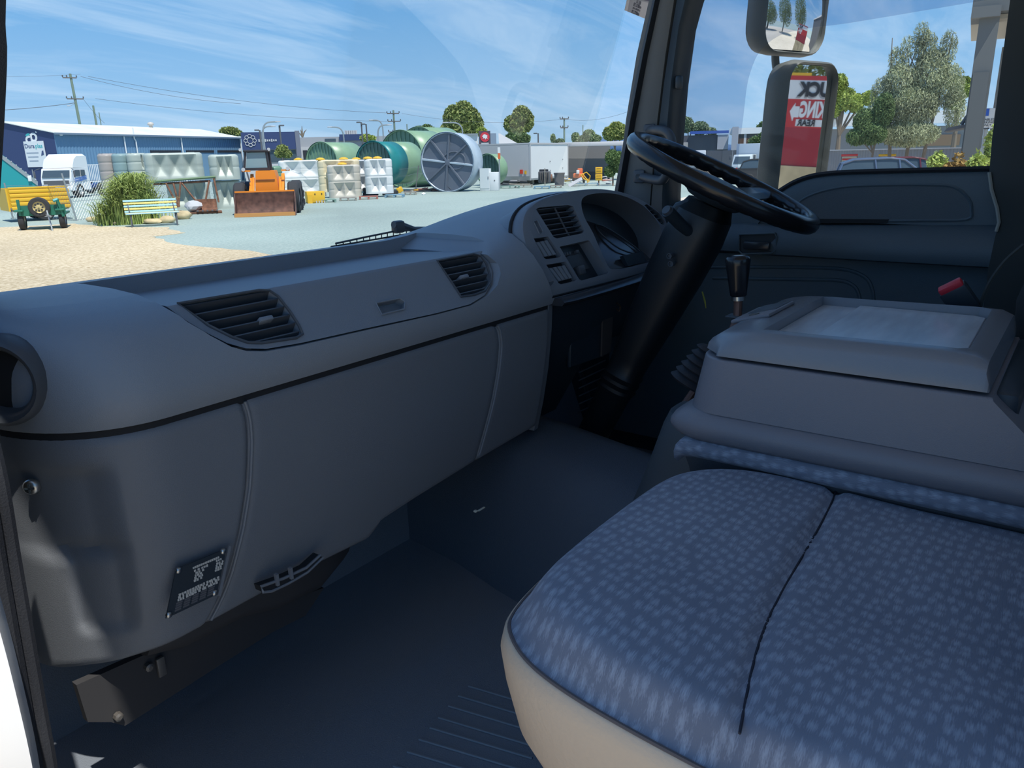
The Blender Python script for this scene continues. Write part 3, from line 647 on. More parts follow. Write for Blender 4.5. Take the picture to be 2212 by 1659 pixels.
# recessed cloth insert with a moulded edge
ins = spline([on_x(a, b, XD-.014) for a, b in ((1722, 440), (1760, 418), (1820, 404), (1900, 400), (2000, 399), (2060, 404), (2092, 430), (2098, 455), (2088, 474), (2000, 476), (1800, 478), (1700, 478))], 3, True)
MB().prism(ins, (.006, 0, 0)).build('cloth_insert', M_DOOR2, door)
MB().tube([p+Vector((.001, 0, 0)) for p in ins], .0035, 6, True).build('insert_piping', M_DOOR, door)
# armrest ledge
asec = []
for px in (1440, 1520, 1600, 1640, 1700, 1800, 1900, 2000, 2080, 2130, 2200):
    ya = on_x(px, 482, XD).y; zt = on_x(px, 484, XD).z if px > 1690 else on_x(1690, 484, XD).z; zb = zB-.002
    k = interp(px, (1440, 1600, 1700, 1900, 2130), (.02, .025, .05, .06, .06))
    asec.append([Vector((XD-.008, ya, zt)), Vector((XD-.012-k*.35, ya, zt-.006)), Vector((XD-.012-k*.9, ya, lerp(zt, zb, .35))), Vector((XD-.012-k, ya, lerp(zt, zb, .7))), Vector((XD-.012-k*.9, ya, zb+.01)), Vector((XD-.006, ya, zb)), Vector((XD+.02, ya, zb)), Vector((XD+.02, ya, zt))])
MB().loft(asec).build('armrest', M_DOOR, door, 50)
# switch strip along the ledge
MB().prism([on_x(a, b, XD-.018) for a, b in ((1770, 473), (1920, 474), (1915, 482), (1770, 482))], (.01, 0, 0)).build('ledge_slot', M_HOLE, door)
# lower panel with a moulded arch
lo_ = MB().prism([Vector((XD-.004, y, z)) for y, z in ((1.08, .70), (.60, .70), (.60, zB+.01), (-.2, zB+.01), (-.2, .05), (1.08, .05))], (.04, 0, 0)).build('lower_panel', M_DOOR, door)
for d_ in (0, 1):
    arch = [on_x(a, b, XD-.004) for a, b in (((1520, 577), (1640, 577), (1760, 578), (1830, 583), (1870, 600), (1884, 625), (1888, 660)), ((1540, 600), (1640, 602), (1760, 604), (1815, 606), (1845, 618), (1856, 640), (1860, 670)))[d_]]
    MB().tube(spline(arch, 5), .0045, 8).build('moulded_rib', M_DOOR, door)
# inner release handle in its recess
hr = [on_x(a, b, XD-.05) for a, b in ((1600, 506), (1676, 503), (1680, 512), (1678, 540), (1670, 546), (1606, 548), (1598, 540))]
MB().prism([p+Vector((-.006, 0, 0)) for p in hr], (.03, 0, 0)).build('handle_bezel', M_BLACK, door, bevel=.003)
c = sum(hr, Vector())/len(hr)
MB().tube([p+Vector((-.008, 0, 0)) for p in hr], .0028, 6, True).build('bezel_rim', M_DOOR, door)
MB().rbox(c+Vector((-.012, .006, -.002)), (.012, .065, .02), .004).build('release_lever', M_LEDGE, door)
# glass, weather shield, seal
gw = [on_x(a, b, XD+.012) for a, b in ((1420, 500), (1440, 300), (1470, 60), (1500, -40), (2240, -140), (2200, 372), (1750, 384), (1680, 430))]
MB().prism(gw, (.005, 0, 0)).build('side_glass', glass('side_glass', (.95, .97, .97), .22, .012), door)
shp = spline([on_x(a, b, XD+.055) for a, b in ((1592, 380), (1596, 320), (1605, 250), (1612, 190), (1622, 150), (1640, 112), (1680, 78), (1740, 62), (1830, 50), (1980, 25), (2110, 3), (2200, -10))], 4)
sh2 = [on_x(a, b, XD+.055) for a, b in ((2200, -160), (1500, -60), (1470, 60), (1446, 300), (1440, 390))]
MB().prism(shp+sh2, (.003, 0, 0)).build('weather_shield', glass('shield_tint', (.84, .86, .91), .3, .03), door, 0)
MB().tube([p+Vector((-.002, 0, .003)) for p in tp], .006, 6).build('window_seal', M_RUB, door)
MB().tube([on_x(a, b, XD-.078) for a, b in ((2137, 372), (2142, 410), (2154, 450), (2158, 480), (2152, 500))], .0036, 6).build('edge_seal', mat('pale_seal', (.33, .34, .31), .6), door)
# B pillar
bp = thing('trim_4', 'dark pillar behind the driver window', None, kind='structure')
M_BPIL = mat('pillar_dark', (.03, .036, .036), .7)
bsec = []
for a, y in ((2202, -140), (2182, 0), (2162, 150), (2143, 300), (2137, 370), (2143, 415), (2155, 455), (2159, 485), (2150, 510), (2135, 580), (2120, 700), (2100, 900)):
    p = on_x(a, y, XD-.075 if y > 340 else XD-.03); bsec.append([p, p+Vector((-.015, -.03, 0)), p+Vector((-.02, -.12, 0)), p+Vector((-.02, -.7, 0)), p+Vector((.06, -.7, 0)), p+Vector((.06, 0, 0))])
MB().loft(bsec).build('pillar_cover', M_BPIL, bp, 50)
# ================================================================== service sticker on the screen
def on_scr(x, y): return on_pl(x, y, (1.1, 1.238, .665), Vector((0, -.954, -.30)))
st = thing('service_sticker', 'small pale service sticker stuck at the top of the windscreen by the pillar', 'sticker')
sq = [on_scr(a, b) for a, b in ((1362, -40), (1416, -30), (1392, 40), (1348, 22))]
sn = Vector((0, -.954, -.30))
MB().prism([p+sn*.001 for p in sq], sn*.0006).build('paper', mat('sticker_paper', (.42, .41, .42), .6), st)
M_INK = mat('ink', (.04, .04, .07), .7)
bt = [sq[0]+(sq[3]-sq[0])*.52, sq[1]+(sq[2]-sq[1])*.47]
MB().prism([sq[0]+sn*.0018, sq[1]+sn*.0018, bt[1]+sn*.0018, bt[0]+sn*.0018], sn*.0003).build('dark_band', mat('sticker_band', (.07, .06, .12), .6), st)
sx_ = (sq[2]-sq[3]).normalized(); sy_ = sn.cross(sx_)
for i, s in enumerate(('31-20', '05.220km', 'NEXT SERVICE D.', '05.220km')):
    t = .60+i*.115; p = sq[0].lerp(sq[3], t).lerp(sq[1].lerp(sq[2], t), .5)+sn*.002
    text(s, .0115 if i != 2 else .006, M_INK, st, frame(p, sx_, sy_, sn), 'handwriting', .0001)
# ================================================================== passenger seat
ps = thing('passenger_seat', 'blue grey patterned cloth passenger seat with pale vinyl side', 'seat')
SX0, SX1, SYF, SYB = .505, 1.045, .468, -.40
def seat_top(u, v):
    """u 0..1 across X, v 0..1 from front to back -> point on the cloth"""
    X = lerp(SX0, SX1, u); Y = lerp(SYF, SYB, v)
    return X, Y
# plan outline of the cushion (rounded front), rings shrink from the welt to the crown
def plan(k, n=64):
    out = []
    cx, cy = (SX0+SX1)/2, (SYF+SYB)/2; hx, hy = (SX1-SX0)/2*k[0], (SYF-SYB)/2*k[1]
    for i in range(n):
        a = i*2*math.pi/n; c, s_ = math.cos(a), math.sin(a)
        e = 2/5.2
        x = math.copysign(abs(c)**e, c)*hx; y = math.copysign(abs(s_)**e, s_)*hy
        # front edge bowed, left front corner tucked in
        if y > 0: y -= .018*(x/hx)**2
        out.append((cx+x, cy+y))
    return out
def zt(X, Y):
    u = (X-SX0)/(SX1-SX0); z = .398 + .012*smooth01(0, .25, u)*(1-.0*u) - .014*math.exp(-((u-.5)/.22)**2)*smooth01(.36, .1, Y)
    z += .010*smooth01(.1, .36, Y) - .035*smooth01(.40, .475, Y)**2
    z -= .009*math.exp(-((Y-seamY(X))/.009)**2)                     # stitched crease
    return z
def seamY(X): return .165+.075*((X-.53)/.55) + .012*math.sin((X-.5)*9)
nx, ny = 90, 130
rows = []
for j in range(ny+1):
    row = []
    for i in range(nx+1):
        u, v = i/nx*2-1, j/ny*2-1
        # square to superellipse map
        m_ = max(abs(u), abs(v))
        if m_ > 1e-6:
            L_ = (abs(u)**5.2+abs(v)**5.2)**(1/5.2); su, sv = u*m_/L_, v*m_/L_
        else: su = sv = 0
        X = (SX0+SX1)/2+su*(SX1-SX0)/2; Y = (SYF+SYB)/2-sv*(SYF-SYB)/2
        if sv < 0: Y += .018*su*su*sv
        z = zt(X, Y)
        e = 1-m_; 
        drop = .030*(1-smooth01(0, .16, e))**1.6
        drop += .012*smooth01(.2, .9, -su)*(1-smooth01(0, .10, e))
        row.append(Vector((X, Y, z-drop)))
    rows.append(row)
cush = MB().grid(rows).build('seat_cloth', M_SEAT, ps, 80)
edge = rows[0][:-1] + [r_[-1] for r_ in rows[:-1]] + rows[-1][::-1][:-1] + [r_[0] for r_ in rows[::-1]][:-1]
edge = edge[::2]
cx_ = Vector(((SX0+SX1)/2, (SYF+SYB)/2, 0))
def ring(k, z, bulge=0): return [Vector((cx_.x+(p.x-cx_.x)*k, cx_.y+(p.y-cx_.y)*k, lerp(p.z, z, bulge))) for p in edge]
side = [[p+Vector((0, 0, 0)) for p in edge], ring(1.012, .34, .12), ring(1.022, .30, .35), ring(1.012, .27, .6), ring(.985, .235, .85), ring(.93, .21, 1), ring(.8, .20, 1)]
MB().loft(side, True, True).build('vinyl_side', M_VINYL, ps, 70)
MB().tube([p+Vector((0, 0, .0006)) for p in edge], .0022, 6, True).build('welt', mat('seat_welt', (.12, .10, .10), .8), ps)
MB().tube([Vector((X, seamY(X), zt(X, seamY(X))+.0005)) for X in [SX0+.02+i*.0125 for i in range(41)]], .0014, 5).build('stitched_seam', mat('seam_thread', (.02, .022, .035), .9), ps)
MB().rbox(((SX0+SX1)/2+.02, .0, .13), (.40, .72, .15), .03).build('seat_base', M_BLACK, ps)
for x in (.62, .95): MB().rbox((x, .02, .03), (.04, .8, .06), .008).build('slide_rail', M_BLACK, ps)
# backrest leaning back just right of the frame
bsec = []
for z, y, hw, th in ((.37, -.13, .20, .05), (.40, -.115, .235, .085), (.48, -.10, .25, .10), (.60, -.115, .255, .10), (.75, -.16, .25, .095), (.9, -.215, .235, .085), (1.0, -.255, .20, .07), (1.04, -.27, .14, .03)):
    bsec.append([Vector(((SX0+SX1)/2+math.copysign(abs(math.cos(a))**.55, math.cos(a))*hw, y-.022+.07*math.cos(a)*hw/.25*.25+math.copysign(abs(math.sin(a))**.7, math.sin(a))*th, z)) for a in [i*2*math.pi/28 for i in range(28)]])
MB().loft(bsec).build('backrest', M_SEAT, ps, 70)
# ================================================================== folded centre seat used as a console
cs_ = thing('folded_centre_seat', 'folded middle seat with hard plastic storage lid serving as a console', 'console')
XN, XF = 1.0, 1.385
def yprof(front, back, r, n=6): return None
def slab(z0, z1, x0, x1, yf, yb, r, rr, name, m, taper=0, crown=0, nose=0):
    """rounded slab: plan with rounded front corners, r: plan radius, rr: top edge radius"""
    secs = []
    lv = [(z0, 0)] + [(z1-rr+rr*math.sin(i*math.pi/12), rr*(1-math.cos(i*math.pi/12))) for i in range(0, 7)]
    for z, ins_ in lv:
        t = (z-z0)/(z1-z0); tx = taper*t; ny_ = nose*t
        a, b, c, d = x0+ins_+tx, x1-ins_-tx*.3, yf-ins_-ny_, yb+ins_
        q = max(.004, r-ins_*.6)
        pts = []
        for cx, cy, a0 in ((b-q, c-q, 0), (a+q, c-q, 90), (a+.02, d+.02, 180), (b-.02, d+.02, 270)):
            rad = q if a0 < 180 else .02
            for k in range(7): an = R(a0+k*15); pts.append(Vector((cx+math.cos(an)*rad, cy+math.sin(an)*rad, z)))
        secs.append(pts)
    return MB().loft(secs).build(name, m, cs_, 40)
# tilted frame: the console rises slightly to the back
MT = rotM('X', 0)
body = slab(.488, .566, XN+.004, XF, .440, -.06, .05, .003, 'storage_body', M_CONS, taper=.012, nose=.012)
boolean(body, [MB().prism([Vector((.9, y, z)) for y, z in ((.064, .575), (.058, .562), (.02, .528), (-.2, .524), (-.2, .7), (.064, .7))], (.7, 0, 0))])
# lid with round nose and long edge
lsec = []
def lidsec(x, w):
    """profile along Y of the lid at across position; returns points (Y, z)"""
    return None
lidpts = []
ys = [.432, .430, .424, .412, .395, .37, .33, .28, .2, .12, .085, .07, .066]
zt_ = [.571, .580, .588, .596, .602, .6065, .6085, .609, .6105, .612, .611, .604, .585]
secs = []
for f_, dz in ((0, -1), (.004, -.35), (.012, -.10), (.022, -.02), (.036, 0), (.5, 0), (XF-XN-.05, 0), (XF-XN-.025, -.15), (XF-XN-.02, -1)):
    x = XN+.018+f_ if f_ != .5 else (XN+XF)/2
    pts = []
    for y, z in zip(ys, zt_):
        zz = .571+(z-.571)*(1+max(dz, -1)) if dz < 0 else z
        nose = .035*smooth01(.05, 0, f_ if f_ < .1 else XF-XN-f_) if y > .36 and f_ != .5 else 0
        pts.append(Vector((x, y-nose*smooth01(.3, .43, y), zz)))
    pts += [Vector((x, .064, .571)), Vector((x, .43-(.035*smooth01(.05, 0, f_ if f_ < .1 else XF-XN-f_) if f_ != .5 else 0), .5705))]
    secs.append(pts)
lid = MB().loft(secs).build('lid', M_LID, cs_, 40)
def lz(x, y): return on_z(x, y, .609)
tr = [lz(*p) for p in ((1692, 722), (1762, 651), (2062, 660), (2086, 672), (2088, 748), (2078, 757), (1990, 752))]
tr = [Vector((p.x, p.y, .60)) for p in tr]
x0_, x1_ = XN+.055, XF-.03
trp = [Vector((x, y, .59)) for x, y in ((x0_, .345), (x1_, .345), (x1_, .115), (x1_-.012, .098), (x0_+.012, .094), (x0_, .106))]
boolean(lid, [MB().prism([p+Vector((0, 0, .0025)) for p in trp], (0, 0, .04))])
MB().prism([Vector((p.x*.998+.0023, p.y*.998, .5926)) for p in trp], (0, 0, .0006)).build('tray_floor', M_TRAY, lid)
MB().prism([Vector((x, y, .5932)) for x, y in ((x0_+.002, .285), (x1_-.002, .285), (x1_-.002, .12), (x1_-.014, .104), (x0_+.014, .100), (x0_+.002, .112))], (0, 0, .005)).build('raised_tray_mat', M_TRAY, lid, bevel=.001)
# latch
Mlt = T(1.205, .396, .6015) @ rotM('X', -16)
MB(Mlt).rbox((0, 0, 0), (.125, .062, .006), .003).build('latch_plate', M_CONS, lid)
MB(Mlt).rbox((.02, -.004, .002), (.075, .046, .005), .002).build('latch_flap', M_VENT, lid)
MB(Mlt @ T(-.04, 0, .003)).lathe([(.008, 0), (.008, .0015), (.005, .0018), (.0045, .0005), (0, .0005)], 16).build('key_barrel', mat('dull_bolt', (.16, .15, .14), .5, metal=.5), lid)
# shadow gap, hinge end
MB().rbox(((XN+XF)/2+.02, .048, .535), (.33, .03, .06), .008).build('hinge_cover', M_BLACK, cs_)
# bolster frame below
bo = []
for y, k in ((.462, .0), (.455, .55), (.44, .85), (.41, 1), (.3, 1), (.1, 1), (-.05, 1), (-.2, 1)):
    cxm = (XN+XF)/2; bo.append([Vector((cxm+(x-cxm)*(.86+.14*k), y, .468+(z-.468)*max(.15, k))) for x, z in ((XN+.03, .491), (XN+.008, .489), (XN-.006, .481), (XN-.012, .468), (XN-.008, .454), (XN+.004, .444), (XN+.05, .440), (XF, .440), (XF+.01, .468), (XF-.01, .49))])
MB().loft(bo).build('frame_bolster', M_CONS, cs_, 50)
# cloth of the seat part showing below
cb = []
for y, dz in ((.445, -.012), (.438, -.003), (.42, 0), (.3, 0), (.1, 0), (-.2, 0)):
    cb.append([Vector((x, y, z+(dz if z > .41 else 0))) for x, z in ((XN+.0, .4445), (XN-.006, .436), (XN-.003, .424), (XN+.012, .414), (XF, .414), (XF, .444))])
MB().loft(cb).build('seat_cloth_strip', M_SEATS, cs_, 60)
vb = []
for y in (.435, .42, .25, .05, -.2): vb.append([Vector((x, y, z)) for x, z in ((XN+.012, .416), (XN+.03, .39), (XN+.06, .33), (XN+.07, .24), (XF-.03, .24), (XF, .416))])
MB().loft(vb).build('vinyl_side', M_VINYLG, cs_, 50)
MB().prism([on_x(a, b, 1.035) for a, b in ((2086, 1120), (2212, 1095), (2260, 1200), (2132, 1170))], (.01, 0, 0)).build('vinyl_patch', mat('patch_vinyl', (.14, .13, .13), .6, bump=.3, bscale=200), cs_)
# tray behind the folded seat
tb = thing('storage_tray', 'moulded grey tray behind the folded middle seat', 'tray')
MB().rbox((1.22, -.10, .50), (.40, .22, .02), .006).build('tray_base', M_CONS, tb)
for y in (.0, -.03): MB().rbox((1.28, y, .517), (.28, .008, .014), .003).build('tray_rib', M_CONS, tb)
for x, y in ((1.12, -.045), (1.24, -.06)): MB(T(x, y, .511)).lathe([(.02, 0), (.02, .002), (.017, .002), (.016, .0), (0, .0)], 20).build('cup_ring', M_VENT, tb)
MB().rbox((1.3, .0, .56), (.34, .012, .016), .004).build('rear_bar', M_BLACK, tb)
# ================================================================== gear lever
gb = thing('gear_lever', 'gear lever with worn black knob behind the folded middle seat', 'gear lever')
kb = on_x(1595, 640, 1.30); kt = on_x(1594, 556, 1.30); ka = (kt-kb).normalized()
s0 = on_x(1593, 690, 1.30)
Mk = frame(kb, Vector((1, 0, 0)), ka.cross(Vector((1, 0, 0))), ka)
H = (kt-kb).length
MB(Mk).lathe([(.012, 0), (.014, .002), (.0155, H*.2), (.018, H*.5), (.0205, H*.8), (.0215, H*.93), (.0195, H*1.01), (.014, H*1.045), (.006, H*1.05), (0, H*1.05)], 24).build('knob', M_WHEEL, gb, 60)
MB(Mk).lathe([(.0115, -.007), (.0115, 0)], 20).build('collar', M_CHROME, gb)
MB().tube([kb, s0, on_x(1560, 760, 1.26), (1.2, .535, .40)], .0075, 10).build('shaft', mat('rusty_shaft', (.16, .08, .06), .5, metal=.4), gb)
MB().rbox(on_x(1594, 683, 1.30), (.03, .035, .003), .001).build('shaft_plate', M_VENT, gb)
# bellows and base
bc = on_x(1520, 802, 1.16)
ax_ = (Vector((.03, -.05, .12))).normalized(); bx_ = ax_.cross(Vector((0, 0, 1))).normalized()
Mb = frame(bc-ax_*.03, bx_, ax_.cross(bx_), ax_)
pr = []
for i in range(6): pr += [(.040-.003*i, i*.012), (.046-.003*i, i*.012+.004), (.040-.003*i, i*.012+.009)]
MB(Mb).lathe(pr+[(0, .075)], 24).build('rubber_bellows', M_RUB, gb, 60)
bs = []
for z, x0, x1, y0, y1 in ((.22, 1.10, 1.32, .36, .605), (.30, 1.11, 1.30, .37, .575), (.36, 1.115, 1.27, .40, .553), (.41, 1.12, 1.24, .42, .535), (.43, 1.13, 1.23, .43, .527)):
    bs.append([Vector((lerp(x0, x1, .5)+math.copysign(abs(math.cos(a))**.6, math.cos(a))*(x1-x0)/2, lerp(y0, y1, .5)+math.copysign(abs(math.sin(a))**.6, math.sin(a))*(y1-y0)/2, z)) for a in [i*2*math.pi/24 for i in range(24)]])
MB().loft(bs).build('lever_base', mat('shift_base_plastic', (.075, .092, .105), .55, bump=.2, bscale=500), gb, 60)
# ================================================================== driver seat, buckle
ds = thing('driver_seat', 'near black driver seat at the right edge of the cab', 'seat')
M_DSEAT = mat('driver_seat_cloth', (.022, .026, .028), .9, bump=.4, bscale=300)
bsec = []
for z, y, hw, th in ((.40, -.06, .22, .07), (.48, -.03, .25, .10), (.60, -.03, .26, .11), (.72, -.06, .26, .11), (.86, -.12, .25, .10), (1.0, -.17, .23, .09), (1.12, -.22, .18, .07), (1.18, -.24, .1, .04)):
    bsec.append([Vector((1.63+math.copysign(abs(math.cos(a))**.55, math.cos(a))*hw, y+math.copysign(abs(math.sin(a))**.6, math.sin(a))*th, z)) for a in [i*2*math.pi/28 for i in range(28)]])
MB().loft(bsec).build('backrest', M_DSEAT, ds, 70)
MB().rbox((1.63, .16, .37), (.48, .52, .13), .05, 4).build('cushion', M_DSEAT, ds, 60)
MB().rbox((1.63, .1, .17), (.4, .5, .3), .02).build('seat_base', M_BLACK, ds)
pr_ = [on_x(a, b, 1.42) for a, b in ((2212, 528), (2170, 565), (2135, 615), (2116, 670), (2108, 735))]
MB().tube(spline(pr_, 4), .003, 6).build('seat_piping', M_BPIL, ds)
bk = thing('seat_belt_buckle', 'seat belt buckle with a red release button by the driver seat', 'buckle')
b0, b1 = on_x(2026, 630, 1.40), on_x(2080, 604, 1.40)
bu = (b1-b0).normalized(); bn = Vector((-.35, .3, .85)); bn = (bn-bu*bn.dot(bu)).normalized(); bw = bu.cross(bn)
Mbk = frame((b0+b1)/2-bn*.03, bu, bw, bn)
L_ = (b1-b0).length
MB(Mbk).rbox((0, 0, .002), (L_*1.05, .022, .05), .005).build('buckle_body', M_BLACK, bk)
MB(Mbk).rbox((0, .002, .029), (L_*.92, .016, .012), .003).build('release_button', mat('buckle_red', (.55, .03, .05), .4), bk)
MB(Mbk).tube([(0, 0, -.02), (.01, 0, -.1), (.02, 0, -.25)], .006, 8).build('buckle_stalk', M_BLACK, bk)
# a sliver of litter on the tunnel mat and a yellow tab by the column
lt_ = thing('litter_scrap', 'tiny pale scrap lying on the dark engine tunnel mat', 'litter')
p = on_z(1040, 1103, .268)
MB().rbox(p+Vector((0, 0, .003)), (.018, .004, .002), .001, M=None).build('scrap', mat('pale_scrap', (.5, .5, .42), .5), lt_)
MB().rbox(p+Vector((-.012, .003, .003)), (.006, .006, .003), .001).build('crumb', MATS['pale_scrap'], lt_)
yt = thing('yellow_tab', 'thin yellow tab hanging beside the steering column', 'tab')
MB().tube([on_x(1517, 630, 1.75), on_x(1523, 652, 1.75), on_x(1525, 666, 1.75)], [.0018, .0022, .001], 6).build('tab', mat('yellow_plastic', (.5, .5, .08), .5), yt)
# ================================================================== wiper outside the screen
wp = thing('windscreen_wiper', 'black windscreen wiper resting outside the bottom of the windscreen', 'wiper')
def wq(x, y): return on_pl(x, y, (1.1, 1.275, .665), Vector((0, -.954, -.30)))
MB().tube([wq(715, 533), wq(800, 519), wq(880, 505), wq(960, 494)], .002, 6).build('rubber_blade', M_RUB, wp)
t_ = [wq(725, 526), wq(790, 512), wq(845, 501), wq(905, 496), wq(935, 493)]
MB().tube(t_, .0022, 6).build('upper_bow', M_BLACK, wp)
b_ = [wq(728, 532), wq(790, 520), wq(845, 512), wq(905, 503)]
MB().tube(b_, .0018, 6).build('lower_bow', M_BLACK, wp)
for k in range(14):
    t = k/13; i = min(2, int(t*3)); f_ = t*3-i
    MB().tube([t_[i].lerp(t_[i+1], f_), b_[i].lerp(b_[i+1], f_)], .0013, 5).build('bow_bridge', M_BLACK, wp)
MB().rbox(wq(860, 490), (.03, .02, .028), .006).build('arm_joint', M_BLACK, wp)
MB().tube([wq(850, 486), wq(866, 487), wq(895, 496), wq(935, 494), wq(1010, 500)], [.008, .009, .007, .005, .005], 8).build('wiper_arm', M_BLACK, wp)
# ================================================================== door mirrors
M_MHOUS = mat('mirror_housing', (.12, .125, .118), .55, bump=.2, bscale=400)
M_MIRR = mat('mirror_silver', (.86, .88, .88), .015, metal=1)
XM = 2.22
mn = Vector((-math.sin(R(20)), -math.cos(R(20)), 0)); MTD = R(2.6)
mn = (mn*math.cos(MTD)-Vector((0, 0, 1))*math.sin(MTD)).normalized()
mr = Vector((0, 0, 1)).cross(mn).normalized()*-1                       # to the right seen from the mirror's front
mr = mn.cross(Vector((0, 0, 1))).normalized(); mu = mr.cross(mn) if mr.cross(mn).z > 0 else mn.cross(mr)
LMC = on_x(1738, 294, XM)
def mirror(name, label, c, w, h, r, depth, convex=0):
    g = thing(name, label, 'mirror')
    rx = Vector((mu.cross(mn))); rx = rx if rx.dot(CR) > 0 else -rx
    Mm = frame(c, rx, mu, mn)
    def rr_(w_, h_, r_, z, n=6):
        pts = []
        for sx, sy, a0 in ((1, 1, 0), (-1, 1, 90), (-1, -1, 180), (1, -1, 270)):
            for k in range(n+1):
                a = R(a0+k*90/n); pts.append(Vector((sx*(w_/2-r_)+math.cos(a)*r_, sy*(h_/2-r_)+math.sin(a)*r_, z)))
        return pts
    MB(Mm).loft([rr_(w, h, r, -.012), rr_(w+.002, h+.002, r+.001, .008), rr_(w+.008, h+.008, r+.004, .012), rr_(w+.016, h+.016, r+.008, .008), rr_(w+.024, h+.024, r+.012, -.02), rr_(w+.01, h+.01, r+.01, -depth*.7), rr_(w*.75, h*.85, r, -depth)], True, True).build('housing', M_MHOUS, g, 50)
    # mirror glass
    n_ = 20; rows = []
    for j in range(n_+1):
        row = []
        for i in range(n_+1):
            u, v = i/n_*2-1, j/n_*2-1; m_ = max(abs(u), abs(v)); q = 1
            if m_ > 0: L2 = (abs(u)**8+abs(v)**8)**(1/8); u, v = u*m_/L2, v*m_/L2
            x, y = u*(w/2-.001), v*(h/2-.001)
            row.append(Vector((x, y, (-.006 if not convex else -.004+convex*(w*w+h*h)/4)-convex*(x*x+y*y))))
        rows.append(row)
    MB(Mm).grid(rows).build('mirror_glass', M_MIRR, g, 180)
    return g, Mm
m1, Mm1 = mirror('door_mirror', 'tall flat door mirror reflecting a red sign outside the driver window', LMC, .195, .355, .045, .085)
m2, Mm2 = mirror('wide_angle_mirror', 'squarish wide angle mirror above the tall mirror at the top of the window', on_x(1716, 30, XM), .235, .18, .05, .075, 1.1)
for g_, Mm_ in ((m1, Mm1),):
    pass
arm = thing('mirror_arm', 'bent grey tube arm carrying both driver side mirrors', 'mirror arm')
MB().tube(spline([on_x(1676, 90, XM+.05), on_x(1675, 130, XM+.05), on_x(1680, 165, XM+.05), on_x(1687, 200, XM+.05), on_x(1682, 240, XM+.05), on_x(1672, 300, XM+.05), on_x(1664, 360, XM+.04), on_x(1660, 430, XM+.02), on_x(1662, 480, XM-.1)], 5), .0105, 10).build('tube', M_MHOUS, arm, 60)
# ================================================================== yard
def ground_mat(name, c1, c2, scale, rough=.9, c3=None, sp=0):
    m = bpy.data.materials.new(name); MATS[name] = m; m.use_nodes = True
    nt = m.node_tree; N = nt.nodes; L = nt.links; b = N['Principled BSDF']; b.inputs['Roughness'].default_value = rough; b.inputs['Specular IOR Level'].default_value = .2
    tc = N.new('ShaderNodeTexCoord'); n = N.new('ShaderNodeTexNoise'); n.inputs['Scale'].default_value = scale; n.inputs['Detail'].default_value = 6; n.inputs['Roughness'].default_value = .7; L.new(tc.outputs['Object'], n.inputs['Vector'])
    r = N.new('ShaderNodeValToRGB'); r.color_ramp.elements[0].position = .35; r.color_ramp.elements[1].position = .65; r.color_ramp.elements[0].color = (*c1, 1); r.color_ramp.elements[1].color = (*c2, 1); L.new(n.outputs['Fac'], r.inputs[0])
    n2 = N.new('ShaderNodeTexNoise'); n2.inputs['Scale'].default_value = .12; n2.inputs['Detail'].default_value = 4; L.new(tc.outputs['Object'], n2.inputs['Vector'])
    r2 = N.new('ShaderNodeValToRGB'); r2.color_ramp.elements[0].color = (.82, .82, .82, 1); r2.color_ramp.elements[1].color = (1, 1, 1, 1); r2.color_ramp.elements[0].position = .35; r2.color_ramp.elements[1].position = .6; L.new(n2.outputs['Fac'], r2.inputs[0])
    mx = N.new('ShaderNodeMixRGB'); mx.blend_type = 'MULTIPLY'; mx.inputs[0].default_value = 1; L.new(r.outputs[0], mx.inputs[1]); L.new(r2.outputs[0], mx.inputs[2]); L.new(mx.outputs[0], b.inputs['Base Color'])
    bp = N.new('ShaderNodeBump'); bp.inputs['Strength'].default_value = .5; bp.inputs['Distance'].default_value = .03; L.new(n.outputs['Fac'], bp.inputs['Height']); L.new(bp.outputs[0], b.inputs['Normal'])
    return m
M_ASPH = ground_mat('yard_asphalt', (.28, .36, .33), (.46, .53, .485), 14)
M_GRAV = ground_mat('cream_gravel', (.44, .33, .19), (.82, .68, .48), 13)
M_CONC = ground_mat('pale_concrete', (.60, .52, .42), (.70, .62, .52), 3)
g = MB().box((60, 60, GZ-.15), (900, 900, .3)).build('yard_ground', M_ASPH); tag(g, 'wide grey green bitumen yard in front of the truck', None, None, 'structure')
bd = [on_z(a, b, GZ) for a, b in ((640, 560), (560, 545), (470, 538), (385, 528), (345, 518), (330, 511), (400, 504), (372, 498), (360, 492), (290, 491), (220, 489), (160, 484), (100, 487), (0, 492), (-120, 500))]
poly = spline(bd, 3)
q = [(p.x+random.uniform(-.12, .12), p.y+random.uniform(-.12, .12)) for p in poly]
q += [(-14, 22), (-14, -14), (1.3, -14), (3.6, 2.5), (4.4, 6), (5.5, 9)]  # unseen stretch along the passenger side, added for warm bounce into the cab
gv = MB().prism([Vector((x, y, GZ)) for x, y in q], (0, 0, .012)).build('gravel_patch', M_GRAV, None, 0); tag(gv, 'cream crushed gravel beside and in front of the truck', None, None, 'structure')
ap_ = [on_z(1452, 432, GZ), on_z(1560, 410, GZ), on_z(1657, 391, GZ), on_z(1760, 377, GZ), far(2000, 46), far(2300, 40)]
q = [(p.x, p.y) for p in ap_] + [(30, -40), (3.6, -40), (1.4, -14.0), (3.7, 2.5), (4.5, 6), (6.2, 9.2)]
ac = MB().prism([Vector((x, y, GZ)) for x, y in q], (0, 0, .01)).build('concrete_apron', M_CONC, None, 0); tag(ac, 'pale concrete apron beside the driver door', None, None, 'structure')
hl = []
for i in range(60):
    px = 700+i*40; hh = 14+5*math.sin(i*.5)+4*math.sin(i*1.3+1)+3*math.sin(i*2.1)
    a = far(px, 1500, GZ-5); hl.append([a, a+Vector((0, 0, max(4, hh*1.25+6)))])
